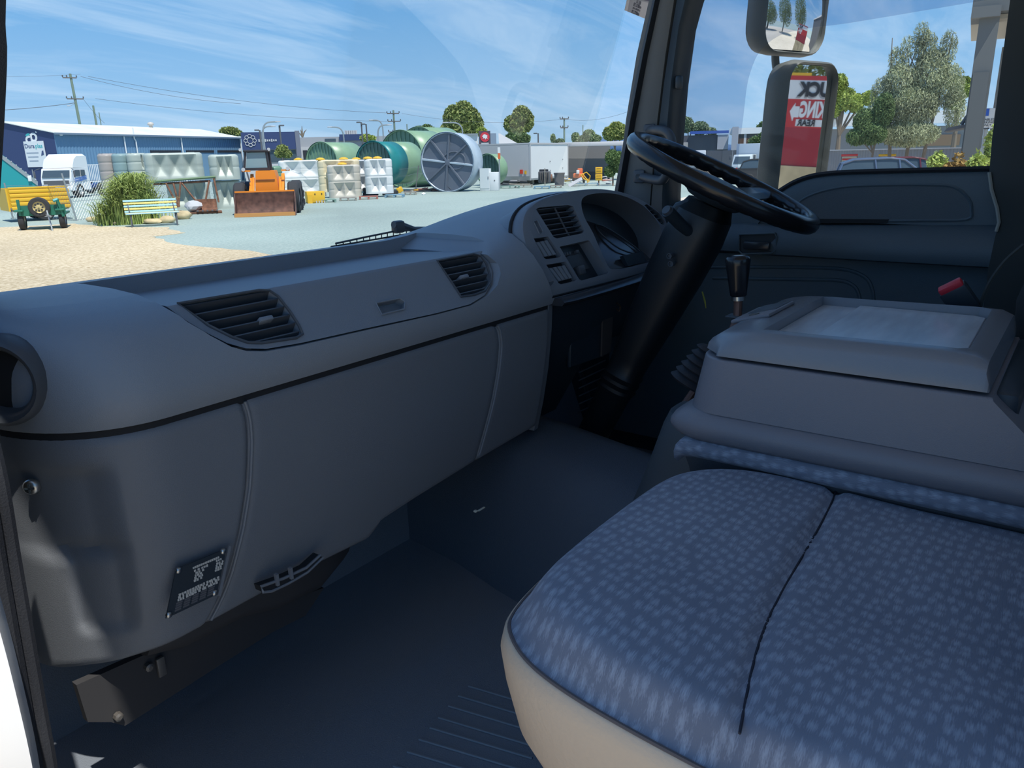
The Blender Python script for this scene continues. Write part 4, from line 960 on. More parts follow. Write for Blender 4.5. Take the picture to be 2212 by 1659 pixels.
h_ = MB().grid(hl).build('hills', mat('blue_hills', (.10, .17, .30), 1), None, 60, solid=30); tag(h_, 'low blue hills on the horizon', None, None, 'structure')
# ------------------------------------------------------------------ local placing
class Spot:
    """a place on the yard: origin below pixel column px at distance d, local X to the right, Y away, Z up; s metres per pixel"""
    def __init__(s, px, py=None, d=None, turn=0):
        s.d = d or gd(px, py); s.px = px; s.loc = far(px, s.d); s.rz = facing(px)+R(turn); s.s = s.d/FPX*1.0
        s.s = (far(px+10, s.d)-far(px-10, s.d)).length/20
    def z(s, py): return ht(s.px, py, s.d)-GZ
    def x(s, px): return (px-s.px)*s.s
def put(name, label, cat, sp, group=None): return thing(name, label, cat, sp.loc, sp.rz, group)
M_NAVY = mat('navy_cladding', (.035, .055, .15), .5)
M_BLUE = mat('blue_cladding', (.13, .25, .40), .5)
M_ROOFW = mat('white_roof', (.72, .74, .70), .5, var=.12, vscale=.6, stretch=(1, 1, 1))
M_WHITE = mat('white_enamel', (.78, .79, .80), .4)
M_GREY = mat('grey_render', (.36, .37, .40), .8)
M_LGREY = mat('pale_render', (.50, .50, .52), .8)
M_DGREY = mat('charcoal_render', (.11, .115, .13), .8)
M_STEEL = mat('galvanised_steel', (.42, .44, .45), .45, metal=.6)
M_DARK = mat('dark_opening', (.02, .024, .035), .7)
M_GLS2 = mat('dark_window', (.06, .09, .12), .1)
M_RUST = mat('rusty_steel', (.22, .10, .06), .8, var=.4, vscale=8)
M_TYRE = mat('tyre_rubber', (.035, .036, .04), .85)
M_WOOD = mat('grey_timber', (.33, .30, .26), .85, var=.25, vscale=6)
M_YEL = mat('yellow_paint', (.80, .46, .03), .5)
M_ORANGE = mat('orange_paint', (.86, .25, .015), .45)
M_TEAL = mat('teal_paint', (.02, .30, .32), .45)
M_TGREEN = mat('green_paint', (.02, .16, .11), .5)
M_POLE = mat('treated_pole', (.20, .26, .20), .85)
# ------------------------------------------------------------------ shed with white roof
def shed():
    c0_, c1_ = far(128, 72), far(523, 91.6)
    ux_ = (c1_-c0_); Ln = ux_.length; ux_.normalize(); uy_ = Vector((-ux_.y, ux_.x, 0))
    he = ht(128, 287, 72)-GZ
    v21 = far(20, 1, 0); W2 = (c0_.x*v21.y-c0_.y*v21.x)/(uy_.y*v21.x-uy_.x*v21.y)
    pr_ = c0_+uy_*W2; hr_ = ht(20, 264, math.hypot(pr_.x, pr_.y))-GZ
    def gy(px): v = far(px, 1, 0); return (c0_.x*v.y-c0_.y*v.x)/(uy_.y*v.x-uy_.x*v.y)
    def gz(px, py): p = c0_+uy_*gy(px); return ht(px, py, math.hypot(p.x, p.y))-GZ
    g = thing('blue_shed', 'long blue metal shed with white roof and navy gable at far left', 'shed', c0_, math.atan2(ux_.y, ux_.x))
    # corrugated long wall
    n = 150; row = []
    for i in range(n+1):
        x = Ln*i/n; row.append([Vector((x, (.035 if i % 2 else 0), 0)), Vector((x, (.035 if i % 2 else 0), he))])
    MB().grid(row).build('corrugated_wall', M_BLUE, g, 0, solid=.03)
    MB().prism([(0, 0, 0), (0, 0, he), (0, W2, hr_), (0, 2*W2, he), (0, 2*W2, 0)], (.12, 0, 0)).build('gable_wall', M_NAVY, g)
    MB().prism([(Ln, 0, 0), (Ln, 0, he), (Ln, W2, hr_), (Ln, 2*W2, he), (Ln, 2*W2, 0)], (-.12, 0, 0)).build('gable_wall', M_BLUE, g)
    MB().prism([(-.15, -.25, he-.03), (Ln+.2, -.25, he-.03), (Ln+.2, W2, hr_+.02), (-.15, W2, hr_+.02)], (0, 0, .06)).build('roof_sheet', M_ROOFW, g)
    MB().prism([(-.15, 2*W2+.25, he-.03), (Ln+.2, 2*W2+.25, he-.03), (Ln+.2, W2, hr_+.02), (-.15, W2, hr_+.02)], (0, 0, .06)).build('roof_sheet', M_ROOFW, g)
    MB().box((Ln/2, -.28, he-.06), (Ln+.3, .14, .14)).build('gutter', mat('gutter_blue', (.16, .22, .30), .5), g)
    for px, bend in ((266, 0), (288, 1), (388, 0)):
        t = (far(px, 50)-c0_).dot(ux_)
        d = far(px, 50); x = interp(px, (128, 523), (0, Ln)); x = Ln*((px-128)/(523-128))*(44/interp(px, (128, 523), (56, 44)))**.0
        # perspective-correct position along the wall
        u = (px-128)/395; x = Ln*u*72/(u*72+(1-u)*91.6)
        pth = [(x, -.15, 0), (x, -.15, he-.15)] if not bend else [(x+.1, -.15, 0), (x+.1, -.15, he-.5), (x-.05, -.15, he-.3), (x-.05, -.15, he+.6)]
        MB().tube(pth, .055, 8).build('downpipe', M_WHITE, g)
    MB().tube([(Ln-.1, -.15, 0), (Ln-.1, -.15, he-.1)], .06, 8).build('downpipe', M_WHITE, g)
    def wx(px): u = (px-128)/395; return Ln*u*72/(u*72+(1-u)*91.6)
    for a, b in ((320, 384), (398, 458), (469, 521)):
        x0, x1 = wx(a), wx(b)
        MB().box(((x0+x1)/2, -.02, he*.33), (x1-x0, .1, he*.66)).build('roller_door', mat('roller_blue', (.17, .30, .45), .5), g)
        MB().box(((x0+x1)/2, -.05, he*.68), (x1-x0+.1, .14, .22)).build('door_head', M_DARK, g)
    for x in (wx(98+30), wx(395)):
        pass
    for px, py in ((99, 262), (394, 272)):
        x = wx(px); yy_ = W2*.95
        MB(T(x+(1.2 if px < 128 else 1.6), yy_, hr_)).lathe([(.16, 0), (.16, .22), (.27, .26), (.3, .38), (.22, .5), (0, .55)], 14).build('roof_vent', mat('vent_cowl', (.55, .5, .45), .6), g)
    for y, z in ((-.1, he-.12), (1.6, he+.1)):
        MB(T(.0 if y > 0 else .55, y if y > 0 else -.15, z) @ rotM('X', 30)).box((0, 0, 0), (.25 if y < 0 else .1, .12, .1)).build('flood_light', M_WHITE, g)
    # logo and signboard on the gable (faces local -X)
    Mg = lambda y, z: frame((-.03, y, z), (0, -1, 0), (0, 0, 1), (-1, 0, 0))
    M_SIGNW = mat('sign_white', (.75, .76, .78), .5); M_LTEAL = mat('logo_teal', (.05, .42, .45), .5)
    y1, z1 = gy(79), gz(79, 302)+.1
    def arc(cx, cz, r, a0, a1, th, m, nm):
        cx, cz, r, th = cx*1.0, cz*1.0, r*1.0, th*1.0
        pts = [(cx+math.cos(R(a))*r, cz+math.sin(R(a))*r) for a in [a0+(a1-a0)*i/24 for i in range(25)]]
        rows = [[Vector((x+math.cos(R(a))*k*th, z+math.sin(R(a))*k*th, 0)) for k in (-.5, .5)] for (x, z), a in zip(pts, [a0+(a1-a0)*i/24 for i in range(25)])]
        MB(Mg(y1, z1)).grid(rows).build(nm, m, g, 0, solid=.02)
    arc(-.22, -.12, .26, 60, 330, .17, M_SIGNW, 'logo_d_bowl'); arc(-.22, .06, .24, 60, 150, .17, M_LTEAL, 'logo_teal_curve')
    arc(.24, .08, .26, -130, 150, .17, M_SIGNW, 'logo_p_bowl')
    MB(Mg(y1, z1)).box((.04, -.1, .01), (.16, .9, .02)).build('logo_stem', M_SIGNW, g)
    y2, z2 = gy(83), gz(83, 333)
    sb = MB(Mg(y2, z2)).box((0, 0, .03), (1.9, 1.95, .05)).build('signboard', M_SIGNW, g)
    Mt = lambda dx, dz: frame((-.09, y2-dx, z2+dz), (0, -1, 0), (0, 0, 1), (-1, 0, 0))
    text('Dura', .46, mat('sign_navy', (.06, .09, .2), .6), g, Mt(-.42, .60), 'sign_lettering', .005, bold=.006); text('plas', .46, M_LTEAL, g, Mt(.47, .60), 'sign_lettering', .005, bold=.006)
    for k in range(3): MB(Mt(-.25, .1-k*.3)).box((0, 0, 0), (1.15-.15*k, .09, .01)).build('sign_small_print', mat('sign_grey', (.35, .4, .48), .6), g)
    MB(Mt(.66, .05)).prism([(-.12, -.18, 0), (.16, -.1, 0), (.16, .22, 0), (.02, .18, 0)], (0, 0, .01)).build('sign_emblem', MATS['sign_navy'], g)
    for dx in (-.6, .3): MB(Mt(dx, -1.5)).box((0, 0, -.02), (.06, .7, .05)).build('sign_post', M_STEEL, g)
shed()
# ------------------------------------------------------------------ far buildings
def block(name, label, px0, px1, ytop, d, m, depth=12, parts=(), group=None, d2=None, cat='building'):
    a, b = far(px0, d), far(px1, d2 or d); u = b-a; w = u.length; rz = math.atan2(u.y, u.x)
    h = ht((px0+px1)/2, ytop, (d+(d2 or d))/2)-GZ
    g = thing(name, label, cat, a, rz, group)
    MB().box((w/2, depth/2, h/2), (w, depth, h)).build('walls', m, g)
    for (nm, x0, x1, y0, y1, mm, proud) in parts:
        z1, z0 = ht(px0, y0, d)-GZ, ht(px0, y1, d)-GZ; k = w/(px1-px0)
        MB().box(((x0+x1)/2*k-px0*k, -proud/2+.01, (z0+z1)/2), ((x1-x0)*k, proud, z1-z0)).build(nm, mm, g)
    return g, w, h
g, w, h = block('navy_showroom', 'navy fronted showroom with a round flower logo right of the blue shed', 527, 652, 288, 84, M_LGREY, 14,
    [('navy_fascia', 527, 642, 286, 324, M_NAVY, .3), ('end_column', 642, 652, 284, 340, mat('column_grey', (.17, .18, .23), .7), .35), ('shopfront', 535, 640, 326, 352, M_GLS2, .08)])
k = w/125; ctr = Vector(((545-527)*k, -.33, ht(545, 304, 84)-GZ))
for i in range(8):
    a = i*math.pi/4; c = ctr+Vector((math.cos(a)*.42, 0, math.sin(a)*.42))
    MB().tube([c+Vector((math.cos(t)*.17, 0, math.sin(t)*.17)) for t in [j*math.pi/5 for j in range(10)]], .035, 5, True).build('logo_petal', M_LGREY, g)
for i in range(9): MB().box(ctr+Vector((.85+i*.2, .0, 0)), (.13, .04, .18 if i % 3 else .26)).build('fascia_letter', M_LGREY, g)
block('grey_warehouse', 'long low grey warehouse behind the green tanks', 645, 985, 294, 98, M_GREY, 16,
    [('dark_fascia', 735, 800, 292, 306, M_NAVY, .3), ('upper_window', 704, 727, 301, 306, M_GLS2, .1), ('upper_window', 757, 768, 314, 320, M_GLS2, .1), ('pale_base', 652, 700, 318, 345, M_LGREY, .2), ('side_door', 636+20, 665, 325, 345, M_DARK, .25)])
g = put('rooftop_plant', 'pale air conditioning plant on the grey warehouse roof', 'air conditioner', Spot(762, d=102))
MB().box((0, 0, ht(762, 287, 102)-GZ), (1.5, 1.2, .55)).build('casing', M_LGREY, g)
for i in range(5): MB().box((-.55+i*.27, -.62, ht(762, 287, 102)-GZ), (.04, .04, .5)).build('grille_bar', M_DGREY, g)
block('white_annex', 'small white building between the grey tank and the red logo sign', 1003, 1034, 291, 95, M_WHITE, 8, [('eave_band', 1003, 1034, 289, 292, M_STEEL, .3)])
block('charcoal_store', 'charcoal wall under a pale flat awning right of the white box body', 1223, 1318, 316, 63, M_DGREY, 8, [('grey_panel', 1228, 1318, 318, 372, mat('store_panel', (.17, .175, .19), .8), .06)])
g = put('flat_awning', 'pale flat awning roof over the charcoal store', 'awning', Spot(1282, d=60))
MB().rbox((0, 1, Spot(1282, d=60).z(311)), (5.2, 3.0, .3), .04).build('roof_slab', M_LGREY, g)
for x in (-2.1, 2.1): MB().box((x, -.5, Spot(1282, d=60).z(311)/2-.1), (.09, .09, Spot(1282, d=60).z(311)-.1)).build('post', M_STEEL, g)
block('grey_panel_building', 'slim grey panelled building behind the red logo pylon', 1058, 1073, 288, 92, mat('panel_blue_grey', (.25, .31, .40), .6), 4)
g = put('tent_roof', 'pale pointed roof behind the white box body', 'roof', Spot(1097, d=86)); s_ = Spot(1097, d=86)
MB().loft([[Vector((x, y, s_.z(312))) for x, y in ((-.9, -1), (1.2, -1), (1.2, 1), (-.9, 1))], [Vector((x, y, s_.z(288))) for x, y in ((-.95, -.2), (-.8, -.2), (-.8, .2), (-.95, .2))]]).build('pointed_roof', M_LGREY, g)
# red logo pylon sign
s_ = Spot(1048, d=80); g = put('pylon_sign', 'dark pylon sign with a round red and white logo', 'sign', s_)
MB().box((0, 0, s_.z(308)), (1.15, .25, s_.z(283)-s_.z(333))).build('panel', mat('pylon_dark', (.10, .07, .09), .5), g)
MB().box((0, .05, s_.z(333)/2), (.9, .2, s_.z(333))).build('plinth', M_DGREY, g)
MB(T(.03, -.14, s_.z(296)) @ rotM('X', 90)).lathe([(.46, 0), (.46, .04), (0, .04)], 28).build('logo_disc', mat('logo_red', (.65, .05, .07), .4), g)
MB(T(.03, -.19, s_.z(296)) @ rotM('X', 90)).prism([(x*.9, y*.9, 0) for x, y in ((-.3, .02), (-.2, .22), (.0, .3), (.12, .22), (.3, .12), (.22, .0), (.3, -.2), (.12, -.12), (.05, -.28), (-.05, -.1), (-.25, -.2), (-.18, -.04))], (0, 0, .02)).build('logo_figure', M_WHITE, g)
for i, w_ in enumerate((.75, .4)): MB().box((.02, -.14, s_.z(310)-.42*i), (w_, .03, .14)).build('name_line', M_LGREY, g)
# ------------------------------------------------------------------ poles, lights, wires
def street_light(px, ybase_d, ytop, reach, label, arm_up=.9, single=1):
    s_ = Spot(px, d=ybase_d); H = s_.z(ytop); g = put('street_light', label, 'street light', s_, 'street lights along the far road')
    r_ = reach*s_.s
    MB().tube(spline([(0, 0, 0), (0, 0, H*.5), (0, 0, H-arm_up), (r_*.12, 0, H-arm_up*.35), (r_*.4, 0, H-.05), (r_*.95, 0, H)], 5), .07, 6).build('pole', M_STEEL, g)
    MB().rbox((r_, 0, H), (abs(r_)*.22+.2, .2, .1), .04).build('lamp_head', M_LGREY, g); return g
street_light(575, 78, 263, 34, 'tall curved street light in front of the navy showroom')
street_light(572, 81, 273, 26, 'lower curved street light directly behind the tall one')
street_light(746, 88, 274, -28, 'curved street light leaning left above the grey warehouse')
street_light(831, 92, 259, -24, 'curved street light bending left beside the twin floodlights')
street_light(820, 84, 270, 26, 'curved street light bending right above the teal tank')
street_light(1001, 84, 264, -36, 'curved street light in front of the big tree')
def flood_pole(px, d, ytop, label, dx=-6):
    s_ = Spot(px, d=d); H = s_.z(ytop); g = put('floodlight_pole', label, 'street light', s_, 'floodlight poles')
    MB().tube([(0, 0, 0), (0, 0, H)], .08, 6).build('pole', M_DGREY, g); MB().rbox((dx*s_.s, 0, H), (.45, .3, .12), .03).build('lamp_head', M_DGREY, g)
flood_pole(568, 80, 281, 'short floodlight pole left of the curved street light'); flood_pole(611, 79, 271, 'dark floodlight pole at the right of the navy showroom', 5)
flood_pole(786, 90, 264, 'left of the twin dark floodlight poles'); flood_pole(796, 90, 268, 'right of the twin dark floodlight poles'); flood_pole(1163, 95, 288, 'small floodlight pole right of the two toned tree')
def power_pole(px, d, ytop, arms, label, lean=0, r_=.15, extra=0):
    s_ = Spot(px, d=d); H = s_.z(ytop); g = put('power_pole', label, 'power pole', s_, 'timber power poles')
    MB().tube([(0, 0, 0), (lean*.5, 0, H*.5), (lean, 0, H)], [r_, r_*.85, r_*.7], 8).build('pole', M_POLE, g)
    for y, a, b in arms:
        z = s_.z(y); lx = lean*z/H; m_ = s_.s
        MB().box((lx+(a+b)/2*m_, -.12, z), ((b-a)*m_, .12, .14)).build('crossarm', mat('crossarm_timber', (.16, .14, .13), .9), g)
        for t in (a, (a+b)/2*.6+a*.4, b):
            MB(T(lx+t*m_, -.12, z)).lathe([(.05, .06), (.09, .12), (.05, .18), (.09, .24), (.03, .32)], 8).build('insulator', M_DGREY, g)
    return g, s_, H
pw, ps_, pH = power_pole(190, 118, 160, ((169, -17, 12), (214, -17, 18)), 'leaning green power pole behind the blue shed at left', -.25, .2)
MB().tube([(0, -.1, ps_.z(216)), (-.5, -.1, ps_.z(226)), (-.9, -.1, ps_.z(229))], .03, 6).build('lamp_bracket', M_STEEL, pw); MB().rbox((-1.05, -.1, ps_.z(229)), (.36, .2, .1), .04).build('lamp_head', M_LGREY, pw)
power_pole(224, 121, 228, (), 'bare stub pole beside the leaning power pole', -.1, .17); power_pole(233, 122, 243, (), 'thin dark stub pole right of the bare stub', -.05, .08)
power_pole(856, 120, 238, ((245, -14, 12), (262, -13, 14), (285, -13, 18)), 'dark power pole with three crossarms above the green tanks', 0, .18)
power_pole(1219, 120, 255, ((257, -9, 9), (276, -8, 8)), 'power pole above the white box body', 0, .16); power_pole(1259, 125, 270, (), 'thin pole right of the white box body', 0, .1)
power_pole(883, 100, 268, (), 'short plain post beside the dark power pole', 0, .09)
def wire(p, q, sag, label, r_=.02, grp='power lines'):
    P, Q = Vector(p), Vector(q)
    o = MB().tube([P.lerp(Q, i/12)-Vector((0, 0, sag*4*(i/12)*(1-i/12))) for i in range(13)], r_, 4).build('power_line', M_DGREY, None, 0)
    tag(o, label, 'power line', grp)
def sky(px, py, d): v = ray(px, py); k = d/math.hypot(v.x, v.y); return CAMP+v*k
wire(sky(0, 238, 114), sky(163, 222, 117), .1, 'thick service wire running left from the leaning power pole', .03)
wire(sky(174, 165, 117), sky(520, 224, 110), .5, 'upper power line sweeping right from the leaning pole'); wire(sky(190, 165, 117), sky(860, 245, 120), .8, 'second power line sweeping right from the leaning pole')
wire(sky(206, 213, 117), sky(843, 262, 120), .6, 'lower power line sweeping right from the leaning pole'); wire(sky(180, 214, 117), sky(226, 266, 120), .2, 'short slack wire down to the stub pole')
wire(sky(0, 165, 114), sky(174, 160, 117), .1, 'faint upper wire left of the leaning pole', .012)
wire(sky(868, 245, 120), sky(1212, 258, 120), .8, 'long power line between the two distant poles', .015); wire(sky(1227, 258, 120), sky(1360, 240, 100), .5, 'power line running right to the pillar', .015)
# ------------------------------------------------------------------ trees
def leaf_mat(name, c, var=.35): return mat(name, c, .75, var=var, vscale=1.2, spec=.25)
M_BARK = mat('bark', (.20, .16, .12), .9)
def leaves(mb, blobs, n, size, thin=1.0, droop=0, seed=0):
    rnd = random.Random(seed); vol = [b[3]*b[4]*b[5] for b in blobs]; tot = sum(vol)
    for (x, y, z, rx, ry, rz_), v in zip(blobs, vol):
        for _ in range(max(12, int(n*v/tot))):
            while True:
                a, b, c = rnd.uniform(-1, 1), rnd.uniform(-1, 1), rnd.uniform(-1, 1)
                q_ = a*a+b*b+c*c
                if .12 < q_ < 1: break
            p = Vector((x+a*rx, y+b*ry, z+c*rz_)); s_ = size*rnd.uniform(.6, 1.3)
            d = Vector((rnd.uniform(-1, 1), rnd.uniform(-1, 1), rnd.uniform(-1, 1)+droop)).normalized()
            e = d.cross(Vector((rnd.uniform(-1, 1), rnd.uniform(-1, 1), rnd.uniform(-1, 1)))).normalized()
            d *= s_; e *= s_*thin
            o = len(mb.v); mb.v += [p-d-e*.3, p-d*.2-e, p+d, p-d*.2+e]; mb.f.append((o, o+1, o+2, o+3))
    return mb
def tree(name, label, px, d, blobs_px, m, n=2500, size=.35, thin=.5, droop=0, trunks=((0, 0),), group=None, seed=1, r_=.18, dfac=.8):
    """blobs_px: (px, py, rx_px, ry_px) in the picture's scale at distance d"""
    s_ = Spot(px, d=d); g = put(name, label, 'tree', s_, group)
    bl = [(s_.x(a), 0, s_.z(b), rx*s_.s, rx*s_.s*dfac, ry*s_.s) for a, b, rx, ry in blobs_px]
    f_ = leaves(MB(), bl, int(n*1.7), size*.66, thin, droop, seed).build('foliage', m, g, 0, fix=False); f_['kind'] = 'stuff'
    top_ = max(b[2] for b in bl)
    for i, (a, lean) in enumerate(trunks):
        x = a*s_.s; MB().tube([(x, 0, 0), (x+lean*.4, .1, top_*.35), (x+lean, 0, top_*.7), (x+lean*1.3, 0, top_)], [r_, r_*.8, r_*.5, r_*.15], 7).build('trunk', M_BARK, g)
        for b in bl[:6]:
            MB().tube([(x+lean*.6, 0, top_*.5), (lerp(x, b[0], .6), 0, lerp(top_*.5, b[2], .7)), (b[0], 0, b[2])], [r_*.45, r_*.3, r_*.08], 5).build('branch', M_BARK, g)
    return g
LG1 = leaf_mat('leaf_olive', (.26, .30, .10)); LG2 = leaf_mat('leaf_dark', (.15, .22, .085)); LG3 = leaf_mat('leaf_bright', (.36, .43, .11)); LG4 = leaf_mat('leaf_greygreen', (.27, .33, .18)); LG5 = leaf_mat('leaf_casuarina', (.38, .41, .25), .45)
tree('gum_tree', 'big round gum tree above the dark grey tank', 1000, 125, ((985, 258, 24, 30), (1005, 245, 22, 26), (1022, 262, 20, 28), (975, 280, 22, 16), (1000, 280, 26, 18), (1035, 270, 12, 18)), LG1, 9000, .42, .5, seed=3)
tree('gum_tree', 'small dark tree left of the big gum tree', 922, 128, ((910, 280, 14, 7), (925, 279, 14, 9), (938, 283, 10, 7)), LG2, 1800, .38, seed=4)
tree('gum_tree', 'two toned half bare tree above the white box body', 1122, 98, ((1128, 250, 20, 20), (1140, 262, 14, 22), (1108, 268, 18, 18), (1122, 280, 16, 14)), LG1, 3600, .34, trunks=((0, .4), (6, -.2)), seed=5)
tree('gum_tree', 'low bushy tree at the foot of the two toned tree', 1118, 92, ((1110, 297, 16, 10), (1128, 300, 18, 10), (1098, 300, 8, 7)), LG2, 2600, .35, seed=6)
tree('gum_tree', 'yellow green bush beside the red logo pylon', 1042, 112, ((1042, 285, 11, 9),), LG3, 1000, .35, seed=7)
tree('gum_tree', 'bushy tree beside the windscreen pillar', 1328, 88, ((1318, 288, 16, 14), (1338, 285, 16, 16), (1330, 272, 12, 8)), LG1, 3400, .32, seed=8)
tree('gum_tree', 'small pointed tree right of the power pole', 1247, 110, ((1243, 296, 8, 9), (1247, 302, 11, 7)), LG4, 1100, .32, seed=9)
tree('gum_tree', 'rounded grey green tree behind the charcoal store', 1274, 108, ((1272, 292, 13, 11), (1285, 300, 13, 8), (1262, 300, 10, 8)), LG4, 2000, .34, seed=10)
tree('gum_tree', 'tiny slim tree above the flat roof of the white box body', 1196, 115, ((1195, 299, 5, 9), (1210, 306, 9, 5)), LG4, 800, .3, seed=11)
tree('gum_tree', 'dense green bush right of the yellow sign by the pillar', 1325, 50, ((1322, 340, 14, 16), (1335, 350, 16, 22), (1318, 370, 12, 12)), LG2, 4200, .16, seed=12, r_=.06)
tree('gum_tree', 'olive tree top rising behind the blue shed roof', 505, 95, ((503, 284, 20, 8), (515, 288, 14, 6)), LG1, 1600, .4, seed=13)
tree('gum_tree', 'small bright street tree in front of the navy showroom', 613, 70, ((612, 325, 13, 12), (605, 332, 10, 8), (622, 333, 10, 8)), LG1, 2200, .2, .5, seed=14, r_=.06)
tree('gum_tree', 'small bright tree above the teal ended tank', 800, 92, ((795, 298, 14, 7), (805, 300, 10, 6)), LG3, 1100, .28, seed=15, r_=.08)
tree('gum_tree', 'leafy tree seen just right of the grab handle', 1490, 95, ((1480, 270, 16, 16), (1510, 278, 18, 14), (1462, 285, 14, 12), (1535, 286, 10, 8)), LG4, 4200, .3, seed=16)
tree('gum_tree', 'tree top above the low white roof behind the mirror arm', 1648, 85, ((1648, 270, 10, 7), (1640, 274, 8, 5)), LG2, 700, .3, seed=17)
tree('gum_tree', 'green bush under the low white roof behind the small truck', 1632, 62, ((1630, 308, 14, 12), (1645, 300, 10, 12)), LG2, 1500, .22, seed=18, r_=.06)
s_ = Spot(658, d=118); g = put('dead_tree', 'bare dead tree above the grey warehouse', 'tree', s_)
for i, (a, b) in enumerate(((659, 272), (648, 286), (668, 280), (655, 280))): MB().tube([(0, 0, 0), (s_.x(658), 0, s_.z(296)), (s_.x((658+a)/2), 0, s_.z((296+b)/2-3)), (s_.x(a), 0, s_.z(b))], [.15, .12, .08, .03], 6).build('bare_branch', M_BARK, g)
# right hand trees
tree('eucalypt', 'tall pale green gum tree just right of the tall mirror', 1810, 52, ((1800, 190, 18, 30), (1818, 215, 20, 24), (1795, 235, 16, 18), (1840, 225, 16, 20), (1865, 215, 14, 16)), LG3, 7000, .2, .45, seed=20)
tree('she_oak', 'large feathery she oak filling the driver window', 1950, 39, ((1962, 80, 18, 32), (1975, 110, 26, 40), (1935, 105, 16, 30), (1915, 130, 18, 34), (2020, 110, 20, 40), (1990, 160, 40, 50), (1930, 180, 40, 50), (1890, 200, 24, 40), (2030, 190, 34, 50), (1960, 230, 60, 50), (2050, 240, 24, 50), (1880, 260, 40, 40), (1960, 290, 70, 30)), LG5, 22000, .14, .16, .9, trunks=((-20, -.4), (8, .2), (40, .5)), seed=21, r_=.09, dfac=.6)
tree('she_oak', 'darker she oak in front of the grey shed at left of the large one', 1880, 38, ((1860, 262, 24, 30), (1880, 290, 34, 24), (1850, 295, 26, 20), (1900, 240, 24, 40)), LG2, 9000, .13, .2, .7, trunks=((0, .2),), seed=22, r_=.07)
tree('eucalypt', 'yellowish gum tree close behind the grey column', 2060, 50, ((2045, 180, 20, 16), (2065, 190, 20, 24), (2050, 215, 20, 22)), LG3, 3800, .2, .45, seed=23)
# ================================================================== yard stock: slimline water tanks
def tank_mat(name, c): return mat(name, c, .38, var=.06, vscale=2)
TG = tank_mat('tank_mist', (.42, .47, .43)); TP = tank_mat('tank_pinkgrey', (.38, .34, .32)); TB = tank_mat('tank_bluegrey', (.24, .34, .35)); TW = tank_mat('tank_white', (.72, .73, .72)); TC = tank_mat('tank_cream', (.72, .62, .42)); TE = tank_mat('tank_beige', (.55, .51, .44)); TL = tank_mat('tank_lightgrey', (.55, .57, .60)); TN = tank_mat('tank_green', (.16, .28, .19))
def slim_tank(label, px0, px1, ytop, ybase, d, m, cols=2, rows_=2, depth=.75, turn=0, lid=(), group='slimline water tanks', lift=0):
    s_ = Spot((px0+px1)/2, d=d, turn=turn); s_.rz = facing(s_.px)+R(turn)
    w = (px1-px0)*s_.s; zt_ = s_.z(ytop); zb = s_.z(ybase) if ybase else 0
    if zb < .15: zb = 0
    h = zt_-zb
    g = thing('water_tank', label, 'water tank', s_.loc+Vector((0, 0, zb)), s_.rz, group)
    r_ = depth/2; hw = max(w/2-r_, .05); nr = 10; NZ = 16*rows_
    fx = cols*12
    front = [(-hw+2*hw*i/fx, -r_) for i in range(fx+1)]
    pts = front + [(hw+math.sin(R(a))*r_, -math.cos(R(a))*r_) for a in range(18, 180, 18)] + [(hw-2*hw*i/fx, r_) for i in range(fx+1)] + [(-hw-math.sin(R(a))*r_, math.cos(R(a))*r_) for a in range(18, 180, 18)]
    secs = []
    zs = [0]+[h*(j/NZ) for j in range(1, NZ)]+[h-.06, h-.02, h]
    zs = sorted(set(z for z in zs if z <= h))
    cw_ = 2*hw/cols; rh = h/rows_
    for z in zs:
        e = 0
        if z > h-.1: e = .10*((z-(h-.1))/.1)**2
        sec = []
        for x, y in pts:
            n_ = math.hypot(x-max(-hw, min(hw, x)), y) or 1
            if abs(y) == r_ and -hw <= x <= hw:
                u = ((x+hw) % cw_)/cw_ if cols else 0; u = abs(u-.5)*2; v = abs(((z % rh)/rh)-.52)*2
                dent = .24*max(0, 1-max(u*1.02, v*1.2)) if cols > 0 else 0
                yy_ = y*(1-dent/r_) if dent else y
            else: yy_ = y
            gr = .02 if abs((z % (rh/2))/(rh/2)-.5) > .47 and .1 < z < h-.15 else 0
            k = 1-(e+gr)/r_*.9
            sec.append(Vector((max(-hw, min(hw, x))*(1-e*.05)+(x-max(-hw, min(hw, x)))*k, yy_*k, z)))
        secs.append(sec)
    MB().loft(secs).build('tank_shell', m, g, 28)
    for px in lid:
        MB(T((px-s_.px)*s_.s, 0, h-.01)).lathe([(.22, 0), (.25, .04), (.22, .08), (.1, .13), (0, .14)], 18).build('yellow_lid', M_YEL, g)
    if cols: 
        for x in (-w*.3, w*.3): MB().rbox((x, 0, h-.005), (.3, .3, .03), .01).build('inlet_plate', m, g)
    return g
slim_tank('pinkish grey slim water tank behind the white truck trailer', 217, 252, 332, 408, 40, TP, 1, 2, turn=35)
slim_tank('blue grey slim water tank right of the pinkish one', 248, 282, 332, 408, 39.6, TB, 1, 2, turn=35)
slim_tank('small mist green slim tank left of the long one', 279, 314, 331, 408, 39.2, TG, 1, 2, turn=35)
slim_tank('long mist green three lobed water tank on top of the rusty rack', 312, 440, 330, 390, 38, TG, 3, 1, .6, turn=8)
slim_tank('mist green water tank under the rusty rack', 352, 446, 393, 445, 38.4, TG, 3, 1, .6, turn=8)
slim_tank('mist green upper tank left of the orange loader', 450, 516, 334, 388, 37, TG, 2, 1, .6, turn=5)
slim_tank('mist green lower tank left of the orange loader', 452, 516, 390, 444, 37.2, TG, 2, 1, .6, turn=5)
slim_tank('dark green slim tank between loader and white tank', 572, 602, 359, 420, 40, TN, 1, 2)
slim_tank('big white water tank with yellow lids right of the loader', 600, 698, 346, 424, gd(649, 424), TW, 2, 2, .62, turn=-4, lid=(644,))
